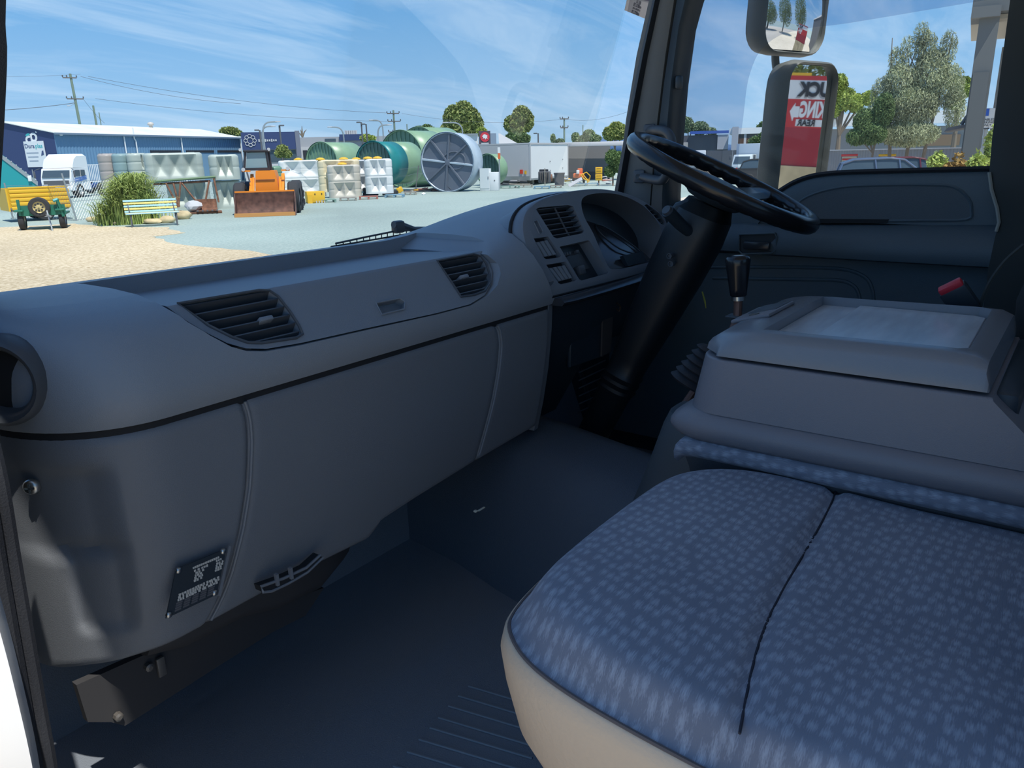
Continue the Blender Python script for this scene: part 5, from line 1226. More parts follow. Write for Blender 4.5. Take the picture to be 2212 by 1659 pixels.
slim_tank('cream water tank behind the white and beige tanks', 684, 776, 345, 414, 43.6, TC, 2, 2, .62, lid=(672+20, 742))
slim_tank('beige water tank standing in front of the cream one', 704, 776, 356, 427, gd(740, 427), TE, 2, 2, .62, turn=-4, lid=(738,))
slim_tank('light grey water tank squeezed behind the right white tank', 760, 800, 345, 412, 44.2, TL, 1, 2, .62, lid=(769,))
slim_tank('narrow white water tank in front of the teal ended tank', 785, 846, 343, 418, 42.6, TW, 2, 2, .62, turn=-4, lid=(794, 815))
# ---- big round tanks on their sides
def big_tank(name, label, cx, cy, r_px, d, turn, length, m_end, m_side, ribs, m2=None, split=.4, radial=False):
    s_ = Spot(cx, d=d); r_ = r_px*s_.s
    z = max(s_.z(cy), r_)
    g = thing(name, label, 'water tank', s_.loc, s_.rz+R(turn), 'round tanks lying on their sides')
    Mt = T(0, 0, z) @ rotM('X', -90)                       # local Z runs away from the open end
    if m2:
        MB(Mt).lathe([(r_, 0), (r_, length*split)], 56, caps=False).build('tank_band', m2, g, 60, solid=.04)
        MB(Mt).lathe([(r_, length*split), (r_, length), (r_*.9, length+.15)], 56, caps=False).build('tank_wall', m_side, g, 60, solid=.04)
    else: MB(Mt).lathe([(r_, 0), (r_, length), (r_*.9, length+.15)], 56, caps=False).build('tank_wall', m_side, g, 60, solid=.04)
    MB(Mt).lathe([(0, .12), (r_*.985, .12), (r_*.985, .16), (0, .16)], 56, caps=False).build('tank_end', m_end, g, 40)
    if radial:
        for i in range(8):
            a = i*math.pi/4+.12; c, s2 = math.cos(a), math.sin(a)
            MB(Mt).loft([[Vector((c*k+s2*w_, s2*k-c*w_, z_)) for w_, z_ in ((-.07, .14), (-.04, .02), (.04, .02), (.07, .14))] for k in (.12, r_*.5, r_*.97)]).build('radial_rib', m_side if i % 4 == 0 else m_end, g, 40)
        MB(Mt).lathe([(.0, .0), (.16, .02), (.2, .13)], 20, caps=False).build('hub_boss', m_end, g)
        MB(Mt).tube([(math.cos(t)*r_*.42+r_*.25, math.sin(t)*r_*.3-.1, .1) for t in [j*math.pi/9 for j in range(18)]], .04, 6, True).build('hatch_ring', m_end, g)
    else:
        for i in range(ribs):
            x = lerp(-.8, .8, i/(ribs-1))*r_; hh = math.sqrt(max(0, r_*r_-x*x))*.96
            MB(Mt).box((x, 0, .10), (.05, 2*hh, .06)).build('end_rib', m_end, g)
    MB(Mt).lathe([(r_+.03, -.03), (r_+.05, .03), (r_+.03, .09), (r_-.02, .03)], 56, caps=False).build('end_lip', m2 or m_side, g, 60)
    return g
TKG = tank_mat('big_tank_green', (.24, .38, .24)); TKD = tank_mat('big_tank_teal', (.02, .22, .22)); TKE = tank_mat('big_tank_dark_shaded_end', (.085, .16, .13)); TKS = tank_mat('big_tank_slate_shaded', (.13, .15, .19)); TKL = tank_mat('big_tank_slate_lit', (.42, .50, .58)); TKW = tank_mat('big_tank_shaded_end', (.17, .29, .20))  # shade put into the darker end colours, light into the slate tank's side
big_tank('round_tank', 'green round tank behind the white tanks at left of the group', 694, 350, 42, 51, -38, 3.0, TKW, TKG, 9)
big_tank('round_tank', 'round tank with a dark teal band and ribbed dark end', 806, 354, 47, 48, -36, 3.6, TKE, TKG, 9, TKD, .5)
big_tank('round_tank', 'tall green round tank rising behind the teal banded one', 866, 350, 60, 55, -40, 3.2, TKW, TKG, 9)
big_tank('round_tank', 'green round tank furthest back beside the grey one', 905, 350, 60, 60, -40, 3.2, TKW, TKG, 9)
big_tank('round_tank', 'large slate grey round tank with radial ribs and side coloured as lit', 965, 354, 62, 46.5, -24, 1.5, TKS, TKL, 8, radial=True)
big_tank('round_tank', 'small green round tank beside the white cabinet', 1052, 366, 32, 51, -38, .9, TKE, TKG, 7)
# ------------------------------------------------------------------ rack, bench, bush, rocks
s_ = Spot(395, d=36.6); g = put('rusty_rack', 'rusty steel rack with a green top rail carrying the long tank', 'rack', s_)
MB().tube([(s_.x(318), 0, s_.z(391)), (s_.x(462), 0, s_.z(384))], .06, 6).build('top_rail', mat('rail_green', (.14, .22, .12), .7), g)
MB().tube([(s_.x(325), .1, s_.z(396)), (s_.x(450), .1, s_.z(393))], .05, 6).build('lower_rail', M_RUST, g)
for a, b, c, e in ((352, 394, 372, 447), (384, 392, 372, 447), (386, 395, 415, 440), (447, 392, 430, 445), (458, 387, 462, 440), (368, 395, 374, 446)):
    MB().tube([(s_.x(a), 0, s_.z(b)), (s_.x(c), -.1, max(.03, s_.z(e)))], .04, 6).build('strut', M_RUST, g)
s_ = Spot(312, 489, turn=4); g = put('park_bench', 'park bench with blue and yellow slats in front of the grassy clump', 'bench', s_)
M_SLB = mat('slat_blue', (.38, .62, .72), .6); M_SLY = mat('slat_yellow', (.80, .62, .20), .6); u = s_.s
for i in range(5):
    t = i/4; MB(T(0, .28-.3*t*.4, .82-.34*t) @ rotM('X', -15)).rbox((0, 0, 0), (120*u*.98, .03, .062), .01).build('back_slat', M_SLB if i % 2 == 0 else M_SLY, g)
for i in range(4): MB(T(0, .08-.13*i, .43)).rbox((0, 0, 0), (120*u*.98, .1, .03), .01).build('seat_slat', M_SLY if i % 2 == 0 else M_SLB, g)
for x in (-48*u, 52*u):
    MB().tube([(x-.03, .3, .84), (x, .12, .42), (x, -.3, .40), (x-.02, -.36, 0)], .022, 6).build('leg', M_DGREY, g); MB().tube([(x, .1, .42), (x+.04, .28, 0)], .022, 6).build('leg', M_DGREY, g)
s_ = Spot(262, 484); g = put('grass_clump', 'large strappy green grass clump behind the park bench', 'plant', s_)
rnd = random.Random(5); mb = MB()
for i in range(2200):
    x0 = rnd.gauss(0, .38)*95*s_.s*.75; y0 = rnd.uniform(-.6, 1.2); H = rnd.uniform(.5, 1)*2.15*max(.45, 1-(abs(x0-.3)/(95*s_.s))**2); a = rnd.uniform(0, 6.28); r_ = rnd.uniform(.25, .95)
    dx, dy = math.cos(a)*r_, math.sin(a)*r_; w_ = .016; px_, py_ = -math.sin(a)*w_, math.cos(a)*w_
    o = len(mb.v)
    for t, k in ((0, 1), (.4, 1), (.75, .8), (1, .1)):
        p = Vector((x0+dx*t*t, y0+dy*t*t, H*(1-(1-t)**2)*(1-.25*t*t))); mb.v += [p+Vector((px_*k, py_*k, 0)), p-Vector((px_*k, py_*k, 0))]
    mb.f += [(o, o+1, o+3, o+2), (o+2, o+3, o+5, o+4), (o+4, o+5, o+7, o+6)]
f_ = mb.build('blades', leaf_mat('grass_green', (.31, .38, .11), .5), g, 0, fix=False); f_['kind'] = 'stuff'
def rock(mb, c, r_, seed, sq=.7):
    rnd = random.Random(seed); bm = bmesh.new(); bmesh.ops.create_icosphere(bm, subdivisions=2, radius=1)
    for v in bm.verts:
        k = 1+rnd.uniform(-.16, .16); v.co = Vector((v.co.x*r_[0]*k, v.co.y*r_[1]*k, v.co.z*r_[2]*k))+Vector(c)
    bm.verts.index_update(); mb.add([v.co.copy() for v in bm.verts], [[v.index for v in f.verts] for f in bm.faces]); bm.free(); return mb
M_SAND = mat('sandstone', (.58, .46, .28), .9, var=.35, vscale=2.5)
for i, (px, py, w_, h_, lab) in enumerate(((176, 480, 12, 7, 'small sandstone rock at the left foot of the grass clump'), (195, 482, 12, 9, 'sandstone rock left of the bench beneath the grass'), (216, 486, 9, 7, 'round sandstone rock just left of the bench'), (236, 487, 16, 6, 'long low sandstone rock by the left bench leg'), (275, 484, 20, 7, 'sandstone rock behind the left bench leg'), (310, 484, 22, 7, 'sandstone rock behind the middle of the bench'), (342, 482, 20, 9, 'sandstone rock behind the right bench leg'), (380, 474, 20, 12, 'large orange sandstone boulder right of the bench'))):
    s_ = Spot(px, py); g = tag(rock(MB(), (0, 0, h_*s_.s*.8), (w_*s_.s, w_*s_.s*.8, h_*s_.s), i).build('sandstone_rock', M_SAND, None, 50), lab, 'rock', 'garden edge rocks'); g.location = s_.loc; g.rotation_euler = (0, 0, s_.rz)
# ------------------------------------------------------------------ wheels
def wheel(parent, c, r_, w_, axis='X', hubm=None, name='wheel', lug=0):
    Mx = T(*c) @ (rotM('Y', 90) if axis == 'X' else rotM('X', 90))
    t_ = MB(Mx).lathe([(r_*.58, -w_/2), (r_*.9, -w_/2), (r_, -w_*.35), (r_, w_*.35), (r_*.9, w_/2), (r_*.58, w_/2)], 28, caps=False).build(name, M_TYRE, parent, 40)
    MB(Mx).lathe([(r_*.58, -w_*.42), (r_*.5, -w_*.2), (r_*.2, -w_*.25), (0, -w_*.3)], 20, caps=False).build('rim', hubm or M_STEEL, t_)
    MB(Mx).lathe([(r_*.58, w_*.42), (r_*.5, w_*.2), (r_*.2, w_*.25), (0, w_*.3)], 20, caps=False).build('rim', hubm or M_STEEL, t_)
    return t_
# ------------------------------------------------------------------ orange loader
s_ = Spot(563, 466, turn=-6); g = put('front_loader', 'orange wheel loader with a wide rusty bucket facing the truck', 'loader', s_); u = s_.s
X = lambda px: (px-563)*u
Z = lambda py: s_.z(py)
bw = 66*u
bk_ = [[Vector((x, y, z)) for y, z in ((-.55, .03), (-.50, .0), (.1, .02), (.28, .2), (.32, .5), (.25, .82), (.20, .86), (.16, .84), (.22, .5), (.18, .25), (.05, .09), (-.50, .06))] for x in (-bw, bw)]
M_BUCK = mat('bucket_steel', (.12, .055, .04), .75, var=.45, vscale=5)
MB().loft(bk_).build('bucket', M_BUCK, g, 50)
MB().box((0, -.52, .07), (2*bw, .12, .13)).build('cutting_edge', mat('edge_orange', (.55, .26, .08), .7), g)
for x in (-bw, bw): MB().prism([(x, -.52, .02), (x, .28, .1), (x, .32, .5), (x, .22, .86), (x, .05, .8)], (.03, 0, 0)).build('bucket_cheek', M_BUCK, g)
MB().box((0, .2, .88), (2*bw, .06, .05)).build('bucket_top_edge', M_ORANGE, g)
MB().loft([[Vector((x, y, z)) for x, z in ((-.43, .55), (.5, .55), (.43, 1.25), (.36, 1.62), (-.32, 1.62), (-.38, 1.25))] for y in (.9, 2.2)]).build('bonnet', M_ORANGE, g, 20)
MB().box((0, .88, 1.28), (.7, .03, .03)).build('bonnet_seam', M_BUCK, g)
for x in (-.55, .62):
    MB().loft([[Vector((x+k, y, z)) for k in (-.06, .06)]+[Vector((x+k, y+.02, z-.22)) for k in (.06, -.06)] for y, z in ((.25, .75), (.8, 1.0), (1.6, 1.5))]).build('lift_arm', M_ORANGE, g)
    MB().tube([(x*.85, .35, .6), (x*.85, 1.2, 1.35)], .05, 8).build('hydraulic_ram', M_ORANGE, g)
    MB().box((x*1.25, 1.0, 1.62), (.32, .1, .06)).build('lamp_bar', M_ORANGE, g)
    MB(T(x*1.4, .95, 1.68) @ rotM('X', 90)).lathe([(.07, 0), (.07, .06), (0, .06)], 12).build('head_lamp', M_LGREY, g)
cabx0, cabx1 = X(515), X(572); zc0, zc1 = 1.62, Z(325)
fr_ = mat('loader_cab_frame', (.03, .028, .035), .5)
for a, b in ((cabx0, cabx0+.12), (cabx1, cabx1-.04)):
    for y in (1.3, 2.2): MB().tube([(a, y, zc0), (b, y, zc1)], .045, 6).build('cab_post', fr_, g)
MB().rbox(((cabx0+cabx1)/2+.04, 1.75, zc1), (cabx1-cabx0, 1.1, .08), .03).build('cab_roof', fr_, g)
MB().box(((cabx0+cabx1)/2, 1.28, zc0+.06), (cabx1-cabx0, .06, .1)).build('cab_sill', fr_, g)
MB().prism([(cabx0+.07, 1.32, zc0+.1), (cabx1-.06, 1.32, zc0+.1), (cabx1-.09, 1.32, zc1-.06), (cabx0+.17, 1.32, zc1-.06)], (0, .01, 0)).build('cab_glass', mat('loader_glass', (.22, .32, .36), .1), g)
MB().prism([(cabx0+.1, 2.18, zc0), (cabx1-.05, 2.18, zc0), (cabx1-.08, 2.18, zc1), (cabx0+.15, 2.18, zc1)], (0, .02, 0)).build('cab_back', MATS['loader_glass'], g)
for x in (cabx0-.05, cabx1+.06): MB(T(x, 1.3, zc1+.05) @ rotM('X', 90)).lathe([(.06, 0), (.06, .06), (0, .06)], 10).build('work_lamp', M_LGREY, g)
for x, y in ((-1.0, 1.15), (1.0, 1.15), (-1.0, 2.8), (1.0, 2.8)): wheel(g, (x, y, .6), .6, .42)
MB().rbox((0, 2.5, .9), (.9, 1.6, .8), .1).build('rear_body', M_ORANGE, g)
MB().box((0, 1.5, .5), (1.9, .2, .2)).build('axle', fr_, g)
MB().tube([(X(528), .9, 1.2), (X(524), .9, 1.55), (X(523), 1, 1.6)], .03, 6).build('hose', M_DGREY, g)
# ------------------------------------------------------------------ trailers
s_ = Spot(70, 478, turn=12); g = put('yellow_trailer', 'yellow ribbed steel box trailer behind the green trailer', 'trailer', s_); u = s_.s
d_ = s_.d
for i in range(5): MB().rbox((.05, 0, .50+.15*i), (1.95, .06, .135), .03).build('side_rib', M_YEL, g)
MB().box((.05, .02, .8), (1.9, .03, .75)).build('side_sheet', M_YEL, g)
MB().rbox((.05, 0, 1.22), (1.98, .08, .06), .02).build('top_rail', M_YEL, g)
for i in range(4): MB().rbox((1.04, .75, .55+.17*i), (.06, 1.5, .15), .03).build('end_rib', M_YEL, g)
MB().box((-1.0, .75, .8), (.05, 1.5, .8)).build('front_sheet', M_YEL, g)
MB().box((0, 1.5, .8), (1.9, .05, .8)).build('side_sheet', M_YEL, g); MB().box((0, .75, .42), (1.9, 1.5, .06)).build('deck', M_DGREY, g)
for y in (.05, 1.45): wheel(g, (.15, y+.1, .33), .33, .2, 'Y')
s_ = Spot(70, 499, turn=-8); g = put('green_trailer', 'small green trailer frame with a spare wheel in front of the yellow trailer', 'trailer', s_); u = s_.s
MB().box((0, .25, .62), (105*u, .05, .32)).build('front_board', M_TGREEN, g); MB().box((0, .9, .48), (100*u, 1.3, .06)).build('deck', M_TGREEN, g)
for x in (-52*u, 40*u):
    MB().rbox((x, .5, .62), (.26, .8, .06), .02).build('mudguard', M_TGREEN, g); wheel(g, (x, .5, .30), .30, .17)
for x in (-50*u, 38*u): MB().box((x, .22, .72), (.08, .08, .5)).build('corner_post', M_TGREEN, g)
sw_ = wheel(g, (-4*u, .12, .72), .31, .18, 'Y', mat('cream_rim', (.6, .5, .25), .5), 'spare_wheel')
for i in range(8):
    a = i*math.pi/4; MB(T(-4*u+math.cos(a)*.11, -.0, .72+math.sin(a)*.11) @ rotM('X', 90)).lathe([(.03, 0), (.03, .02), (0, .02)], 8).build('rim_hole', M_DARK, sw_)
MB().tube([(6*u, .2, .5), (24*u, -.5, .45)], .03, 6).build('drawbar', M_STEEL, g); MB().tube([(15*u, -.2, .62), (22*u, -.45, 0)], .025, 6).build('jockey_leg', M_STEEL, g)
MB().tube([(30*u, .1, .9), (40*u, .15, .95)], .05, 6).build('winch_post', M_TEAL, g); MB().tube([(38*u, .15, .95), (46*u, .2, .4)], .05, 6).build('winch_strut', M_TGREEN, g)
# ------------------------------------------------------------------ teal tipper, white truck
s_ = Spot(20, d=52); g = put('teal_tipper', 'teal tipper body with a ribbed sloping tailgate at the far left', 'trailer', s_); u = s_.s
zt_ = lambda y: s_.z(y)
MB().prism([(s_.x(-40), 0, zt_(334)), (s_.x(10), 0, zt_(334)), (s_.x(74), 0, zt_(392)), (s_.x(75), 0, zt_(412)), (s_.x(20), 0, zt_(414)), (s_.x(-40), 0, zt_(405))], (0, 2.2, 0)).build('tipper_body', M_TEAL, g)
for i in range(8):
    t = i/7; a, b = lerp(8, 72, t), lerp(335, 392, t); MB().box((s_.x(a), 1.0, zt_(b)+.03), (.05, 2.1, .12)).build('tailgate_rib', M_LGREY, g)
MB().prism([(s_.x(2), -.05, zt_(338)), (s_.x(10), -.05, zt_(335)), (s_.x(76), -.05, zt_(394)), (s_.x(74), -.05, zt_(404))], (0, .06, 0)).build('edge_plate', M_STEEL, g)
MB().rbox((s_.x(59), -.08, zt_(387)), (.18, .1, .3), .02).build('white_box', M_WHITE, g)
for x in (-10, 42): wheel(g, (s_.x(x), .1, .42), .42, .3, 'Y')
MB().box((s_.x(15), 1, .5), (2.4, 1.6, .2)).build('chassis', M_DGREY, g)
s_ = Spot(116, d=57, turn=-32); g = put('white_truck', 'white prime mover with a tall roof fairing and blue stripes behind the yellow trailer', 'truck', s_); u = s_.s*1.0
H1 = s_.z(364); H2 = s_.z(333)
W_, L_ = 2.0, 2.0
sc2 = [[Vector((x*W_/2, y, z)) for x in (-1, 1)] for y, z in ((0, .5), (-.02, 1.1), (.0, 1.28), (.18, H1-.05), (.26, H1), (L_, H1+.02), (L_, .5))]
cabp = [(0, .45), (-.03, 1.05), (.0, 1.22), (.2, H1-.05), (.3, H1), (L_, H1+.02), (L_, .45)]
MB().loft([[Vector((x*W_/2*k, y, z)) for y, z in cabp] for x, k in ((-1, .97), (-.96, 1), (.96, 1), (1, .97))]).build('cab_shell', M_WHITE, g, 30)
fa = [(.35, H1+.02), (.40, H1+.2), (.62, lerp(H1, H2, .75)), (.95, H2), (L_-.1, H2), (L_, H2-.05), (L_, H1+.02)]
MB().loft([[Vector((x*W_/2, y, z if abs(x) < .9 else lerp(H1, z, .85))) for y, z in fa] for x in (-.96, -.8, .8, .96)]).build('roof_fairing', M_WHITE, g, 30)
MB().prism([(-W_*.44, -.03, 1.26), (W_*.44, -.03, 1.26), (W_*.42, .17, H1-.12), (-W_*.42, .17, H1-.12)], (0, -.02, 0)).build('windscreen', M_GLS2, g)
MB().box((0, -.05, .92), (W_*.8, .05, .3)).build('grille', M_DGREY, g); MB().rbox((0, -.1, .58), (W_, .2, .26), .04).build('bumper', M_WHITE, g)
for sx in (-1, 1):
    MB().box((sx*W_*.36, -.08, .78), (.3, .05, .14)).build('headlamp', M_LGREY, g)
    x = sx*(W_/2+.008)
    MB().prism([(x, .32, 1.3), (x, .95, 1.3), (x, .95, H1-.12), (x, .42, H1-.12)], (.01*sx, 0, 0)).build('door_window', M_GLS2, g); MB().prism([(x, 1.05, 1.3), (x, 1.5, 1.3), (x, 1.5, H1-.12), (x, 1.05, H1-.12)], (.01*sx, 0, 0)).build('rear_window', M_GLS2, g)
    for k in range(3): MB().prism([(x, .25, .92+.09*k), (x, .8, .98+.09*k), (x, 1.6, 1.12+.09*k), (x, 1.6, 1.17+.09*k), (x, .8, 1.03+.09*k), (x, .25, .95+.09*k)], (.012*sx, 0, 0)).build('blue_stripe', mat('stripe_blue', (.06, .16, .5), .5), g)
    wheel(g, (sx*(W_/2-.12), .75, .42), .42, .26); wheel(g, (sx*(W_/2-.12), 3.4, .42), .42, .3)
    MB().tube([(sx*W_*.5, .1, H1), (sx*W_*.62, -.1, H1-.1)], .02, 6).build('mirror_bracket', M_DGREY, g); MB().rbox((sx*W_*.63, -.1, H1-.35), (.1, .05, .4), .02).build('mirror', M_DGREY, g)
MB().tube([(-.35+.1*k, .52, H1+.24+.03*(k % 2)) for k in range(8)], .02, 5).build('fairing_scroll', mat('fairing_blue', (.1, .2, .45), .6), g)
MB().box((0, 3.2, .62), (.8, 3.4, .2)).build('chassis_rail', mat('chassis_blue', (.03, .08, .28), .5), g)
s_ = Spot(203, d=64, turn=-12); g = put('blue_trailer', 'blue flatbed trailer frame with a white barred gate behind the grass clump', 'trailer', s_)
MB().box((.4, .6, s_.z(398)), (2.6, 1.8, .14)).build('deck', MATS['chassis_blue'], g)
for a in (160, 168, 177): MB().box((s_.x(a), 0, (s_.z(362)+s_.z(398))/2), (.12, .1, s_.z(362)-s_.z(398))).build('headboard_post', MATS['chassis_blue'], g)
MB().box((s_.x(168), .05, s_.z(380)), (.5, .04, .7)).build('headboard', MATS['chassis_blue'], g)
gx0, gx1, gz0, gz1 = s_.x(181), s_.x(222), s_.z(392), s_.z(356)
for z in (gz0, gz1): MB().box(((gx0+gx1)/2, -.1, z), (gx1-gx0+.06, .06, .06)).build('gate_rail', M_WHITE, g)
for i in range(12): MB().box((lerp(gx0, gx1, i/11), -.1, (gz0+gz1)/2), (.045, .05, gz1-gz0)).build('gate_bar', M_WHITE, g)
for a in (185, 225): wheel(g, (s_.x(a), .1, .4), .4, .25, 'Y')
# ------------------------------------------------------------------ fence posts and wires
def picket(px, y0, y1, label, m=M_STEEL, r_=.028, lean=0):
    s_ = Spot(px, y1); o = MB().tube([(0, 0, 0), (lean*s_.s, 0, s_.z(y0))], r_, 6).build('fence_post', m, None, 40)
    o.location = s_.loc; o.rotation_euler = (0, 0, s_.rz); tag(o, label, 'post', 'yard fence posts'); return s_.loc, s_.z(y0)
fp_ = []
for px, y0, y1, lab, ln in ((5, 395, 474, 'galvanised fence post at the left edge beside the trailers', -3), (144, 374, 478, 'leaning galvanised fence post right of the yellow trailer', -14), (427, 372, 442, 'steel fence post in front of the rusty rack', 0), (461, 388, 444, 'steel fence post at the right of the rusty rack', -2), (620, 364, 425, 'steel picket in front of the big white tank', 0), (697, 362, 424, 'steel picket between the white and beige tanks', -1), (769, 359, 424, 'steel picket at the right edge of the beige tank', -1), (831, 360, 414, 'steel picket in front of the right white tank', 2), (893, 358, 416, 'leaning steel picket in front of the teal banded tank', 10), (942, 350, 406, 'steel picket under the hub of the slate tank', 0), (987, 346, 398, 'steel picket at the right of the slate tank', -4)):
    fp_.append(picket(px, y0, y1, lab, M_STEEL if px < 200 else mat('star_picket', (.16, .15, .15), .7), .03 if px < 200 else .025, ln))
for i in range(4, 10):
    for k, f_ in enumerate((.95, .7, .45)):
        (a, ha), (b, hb_) = fp_[i], fp_[i+1]
        P, Q = a+Vector((0, 0, ha*f_)), b+Vector((0, 0, hb_*f_)); sag = random.uniform(.05, .2)
        o = MB().tube([P.lerp(Q, j/8)-Vector((0, 0, sag*4*(j/8)*(1-j/8))) for j in range(9)], .006, 4).build('fence_wire', M_STEEL, None, 0); tag(o, ('top', 'middle', 'bottom')[k]+' slack fence wire '+('across the big white tank', 'across the beige tank', 'across the right white tank', 'across the teal banded tank', 'left of the slate tank hub', 'right of the slate tank hub')[i-4], 'wire', 'slack fence wires')
def mesh_panel(i, j, label):
    (a, ha), (b, hb_) = fp_[i], fp_[j]; u = (b-a).normalized(); L_ = (b-a).length; Hh = min(ha, hb_)*.92
    g = thing('chain_link_panel', label, 'fence', a, math.atan2(u.y, u.x)); mb = MB(); n = int(L_/.16)
    for k in range(-8, n+1):
        for sg in (1, -1):
            x0, z0, x1, z1 = k*.16, 0, k*.16+Hh, Hh
            if sg < 0: x0, x1 = x1, x0
            pts = []
            for t in (0, 1): pts.append((lerp(x0, x1, t), lerp(z0, z1, t)))
            # clip to panel
            (xa, za), (xb, zb_) = pts
            def clip(p, q):
                (x, z), (x2, z2) = p, q
                if x < 0: z += (0-x)*(z2-z)/(x2-x); x = 0
                if x > L_: z += (L_-x)*(z2-z)/(x2-x); x = L_
                return x, z
            if max(xa, xb) <= 0 or min(xa, xb) >= L_: continue
            A_, B_ = clip((xa, za), (xb, zb_)), clip((xb, zb_), (xa, za))
            mb.tube([(A_[0], 0, A_[1]), (B_[0], 0, B_[1])], .003, 3, caps=False)
    f_ = mb.build('wire_mesh', M_STEEL, g, 0); f_['kind'] = 'stuff'
    for f2 in (1, .5, .03): MB().tube([(0, 0, Hh*f2), (L_, 0, Hh*f2)], .006, 4).build('line_wire', M_STEEL, g)
mesh_panel(0, 1, 'chain link fence in front of the white truck'); mesh_panel(2, 3, 'short chain link fence panel in front of the rusty rack'); mesh_panel(1, 2, 'chain link fence running behind the grass clump')
# ================================================================== yard bits and pieces
s_ = Spot(675, 439, turn=10); g = put('yellow_crate', 'yellow steel crate in front of the white tank', 'crate', s_); u = s_.s
MB().rbox((0, .25, .28), (40*u, .55, .52), .02).build('crate_box', M_YEL, g)
MB().box((-14*u, -.05, .2), (10*u, .04, .4)).build('side_door', M_YEL, g)
for x in (-2*u, 13*u): MB().box((x, -.035, .42), (.05, .02, .05)).build('vent_hole', M_DARK, g)
for i in range(4): MB().box((0*u+i*6*u, -.04, .05), (.05, .03, .1)).build('fork_slot', M_LGREY, g)
def tyres(px, py, n, r_, w_, label, m=None, lay=True):
    s_ = Spot(px, py)
    for i in range(n):
        g = thing('old_tyre', label[i], 'tyre', s_.loc+Vector((0, 0, w_*i)), s_.rz+.3*i, 'old tyres lying in the yard')
        mb = MB(T(0, 0, w_/2)).lathe([(r_*.55, -w_/2), (r_*.9, -w_/2), (r_, -w_*.3), (r_, w_*.3), (r_*.9, w_/2), (r_*.55, w_/2), (r_*.6, 0)], 26, caps=False).build('tread_ring', m or M_TYRE, g, 40)
        b = MB()
        for k in range(22):
            a = k*2*math.pi/22; b.box((0, 0, 0), (.04, r_*.14, w_*.7), T(math.cos(a)*r_*1.0, math.sin(a)*r_*1.0, w_/2) @ Matrix.Rotation(a, 4, 'Z'))
        b.build('tread_lugs', M_TYRE, g, 0)['kind'] = 'stuff'
tyres(633, 445, 2, .33, .36, ('bottom tyre of the pair right of the loader bucket', 'top tyre of the pair right of the loader bucket'))
tyres(795, 424, 2, .40, .23, ('bottom tyre of the pair before the right white tank', 'top tyre of the pair before the right white tank'))
tyres(838, 422, 1, .42, .26, ('knobbly tyre lying under the rusty hub',))
tyres(600, 412, 1, .5, .5, ('wide tyre behind the loader wheel',))
s_ = Spot(836, 422); g = thing('rusty_hub', 'rusty wheel hub resting on the knobbly tyre', 'hub', s_.loc+Vector((0, 0, .26)), s_.rz)
MB().lathe([(.24, 0), (.26, .1), (.26, .14), (.3, .2), (.3, .25), (.1, .25)], 20).build('hub', M_RUST, g, 40); MB().lathe([(.27, .03), (.27, .12)], 20, caps=False).build('orange_band', M_YEL, g)
def pallet(px, py, w_, m, label, turn=0, h_=.13, n=5, lean=0):
    s_ = Spot(px, py, turn=turn); g = put('pallet', label, 'pallet', s_, 'pallets along the fence'); W_ = w_*s_.s
    for i in range(n): MB().box((0, i*.9/(n-1), h_), (W_, .12, .022)).build('deck_board', m, g)
    for x in (-.45, 0, .45): MB().box((x*W_, .45, h_/2), (.09, 1.0, h_-.02)).build('bearer', m, g)
M_PBLUE = mat('pallet_blue', (.22, .36, .45), .8); M_PRED = mat('pallet_red', (.42, .17, .13), .8); M_PGRN = mat('pallet_green', (.24, .36, .31), .8)
pallet(697, 438, 44, M_PGRN, 'greenish pallet right of the yellow crate', 5); pallet(745, 434, 38, M_WOOD, 'grey timber pallet in front of the beige tank'); pallet(790, 431, 42, M_PRED, 'red painted pallet under the tyre pair')
pallet(846, 427, 42, M_PBLUE, 'blue pallet in front of the knobbly tyre', -5); pallet(882, 421, 26, M_WOOD, 'timber pallet under the yellow canister'); pallet(1100, 407, 44, M_PGRN, 'green pallet right of the white cabinet'); pallet(1130, 405, 40, M_WOOD, 'timber pallet in front of the white box body')
pallet(1170, 408, 36, M_PBLUE, 'blue pallet under the old engine'); pallet(1200, 406, 26, M_WOOD, 'timber pallet right of the old engine'); pallet(1265, 401, 60, M_PBLUE, 'long grey blue pallet under the scrap heap')
s_ = Spot(862, 417, turn=20); g = put('yellow_canister', 'yellow canister tipped beside the knobbly tyre', 'canister', s_)
MB(rotM('Y', -25)).rbox((0, 0, .2), (.34, .25, .3), .05).build('canister_body', M_YEL, g); MB(rotM('Y', -25)).lathe([(.04, .35), (.04, .42)], 10).build('cap', M_DARK, g)
rnd = random.Random(11)
def plank_heap(px, py, w_, n, mats, label, name='scrap_heap', hh=.25):
    s_ = Spot(px, py); g = put(name, label, 'scrap', s_, 'scrap lying along the fence')
    for i in range(n):
        L_ = rnd.uniform(.4, .9)*w_*s_.s*.6; a = rnd.uniform(-25, 25); x = rnd.uniform(-.35, .35)*w_*s_.s
        MB(T(x, rnd.uniform(0, .6), .04+rnd.uniform(0, hh)) @ rotM('Z', a) @ rotM('Y', rnd.uniform(-12, 12))).rbox((0, 0, 0), (L_, rnd.uniform(.06, .2), rnd.uniform(.03, .1)), .01).build('scrap_piece', rnd.choice(mats), g)
plank_heap(925, 414, 60, 12, (M_RUST, M_PRED, M_RUST, M_WOOD), 'low heap of rusty scrap in front of the slate tank', hh=.15)
plank_heap(885, 418, 30, 7, (M_RUST, M_YEL, M_DGREY), 'small heap of scrap beside the leaning picket', hh=.2)
s_ = Spot(975, 413); g = put('tarp_bundle', 'crumpled green and dark tarpaulin bundle before the slate tank', 'tarpaulin', s_)
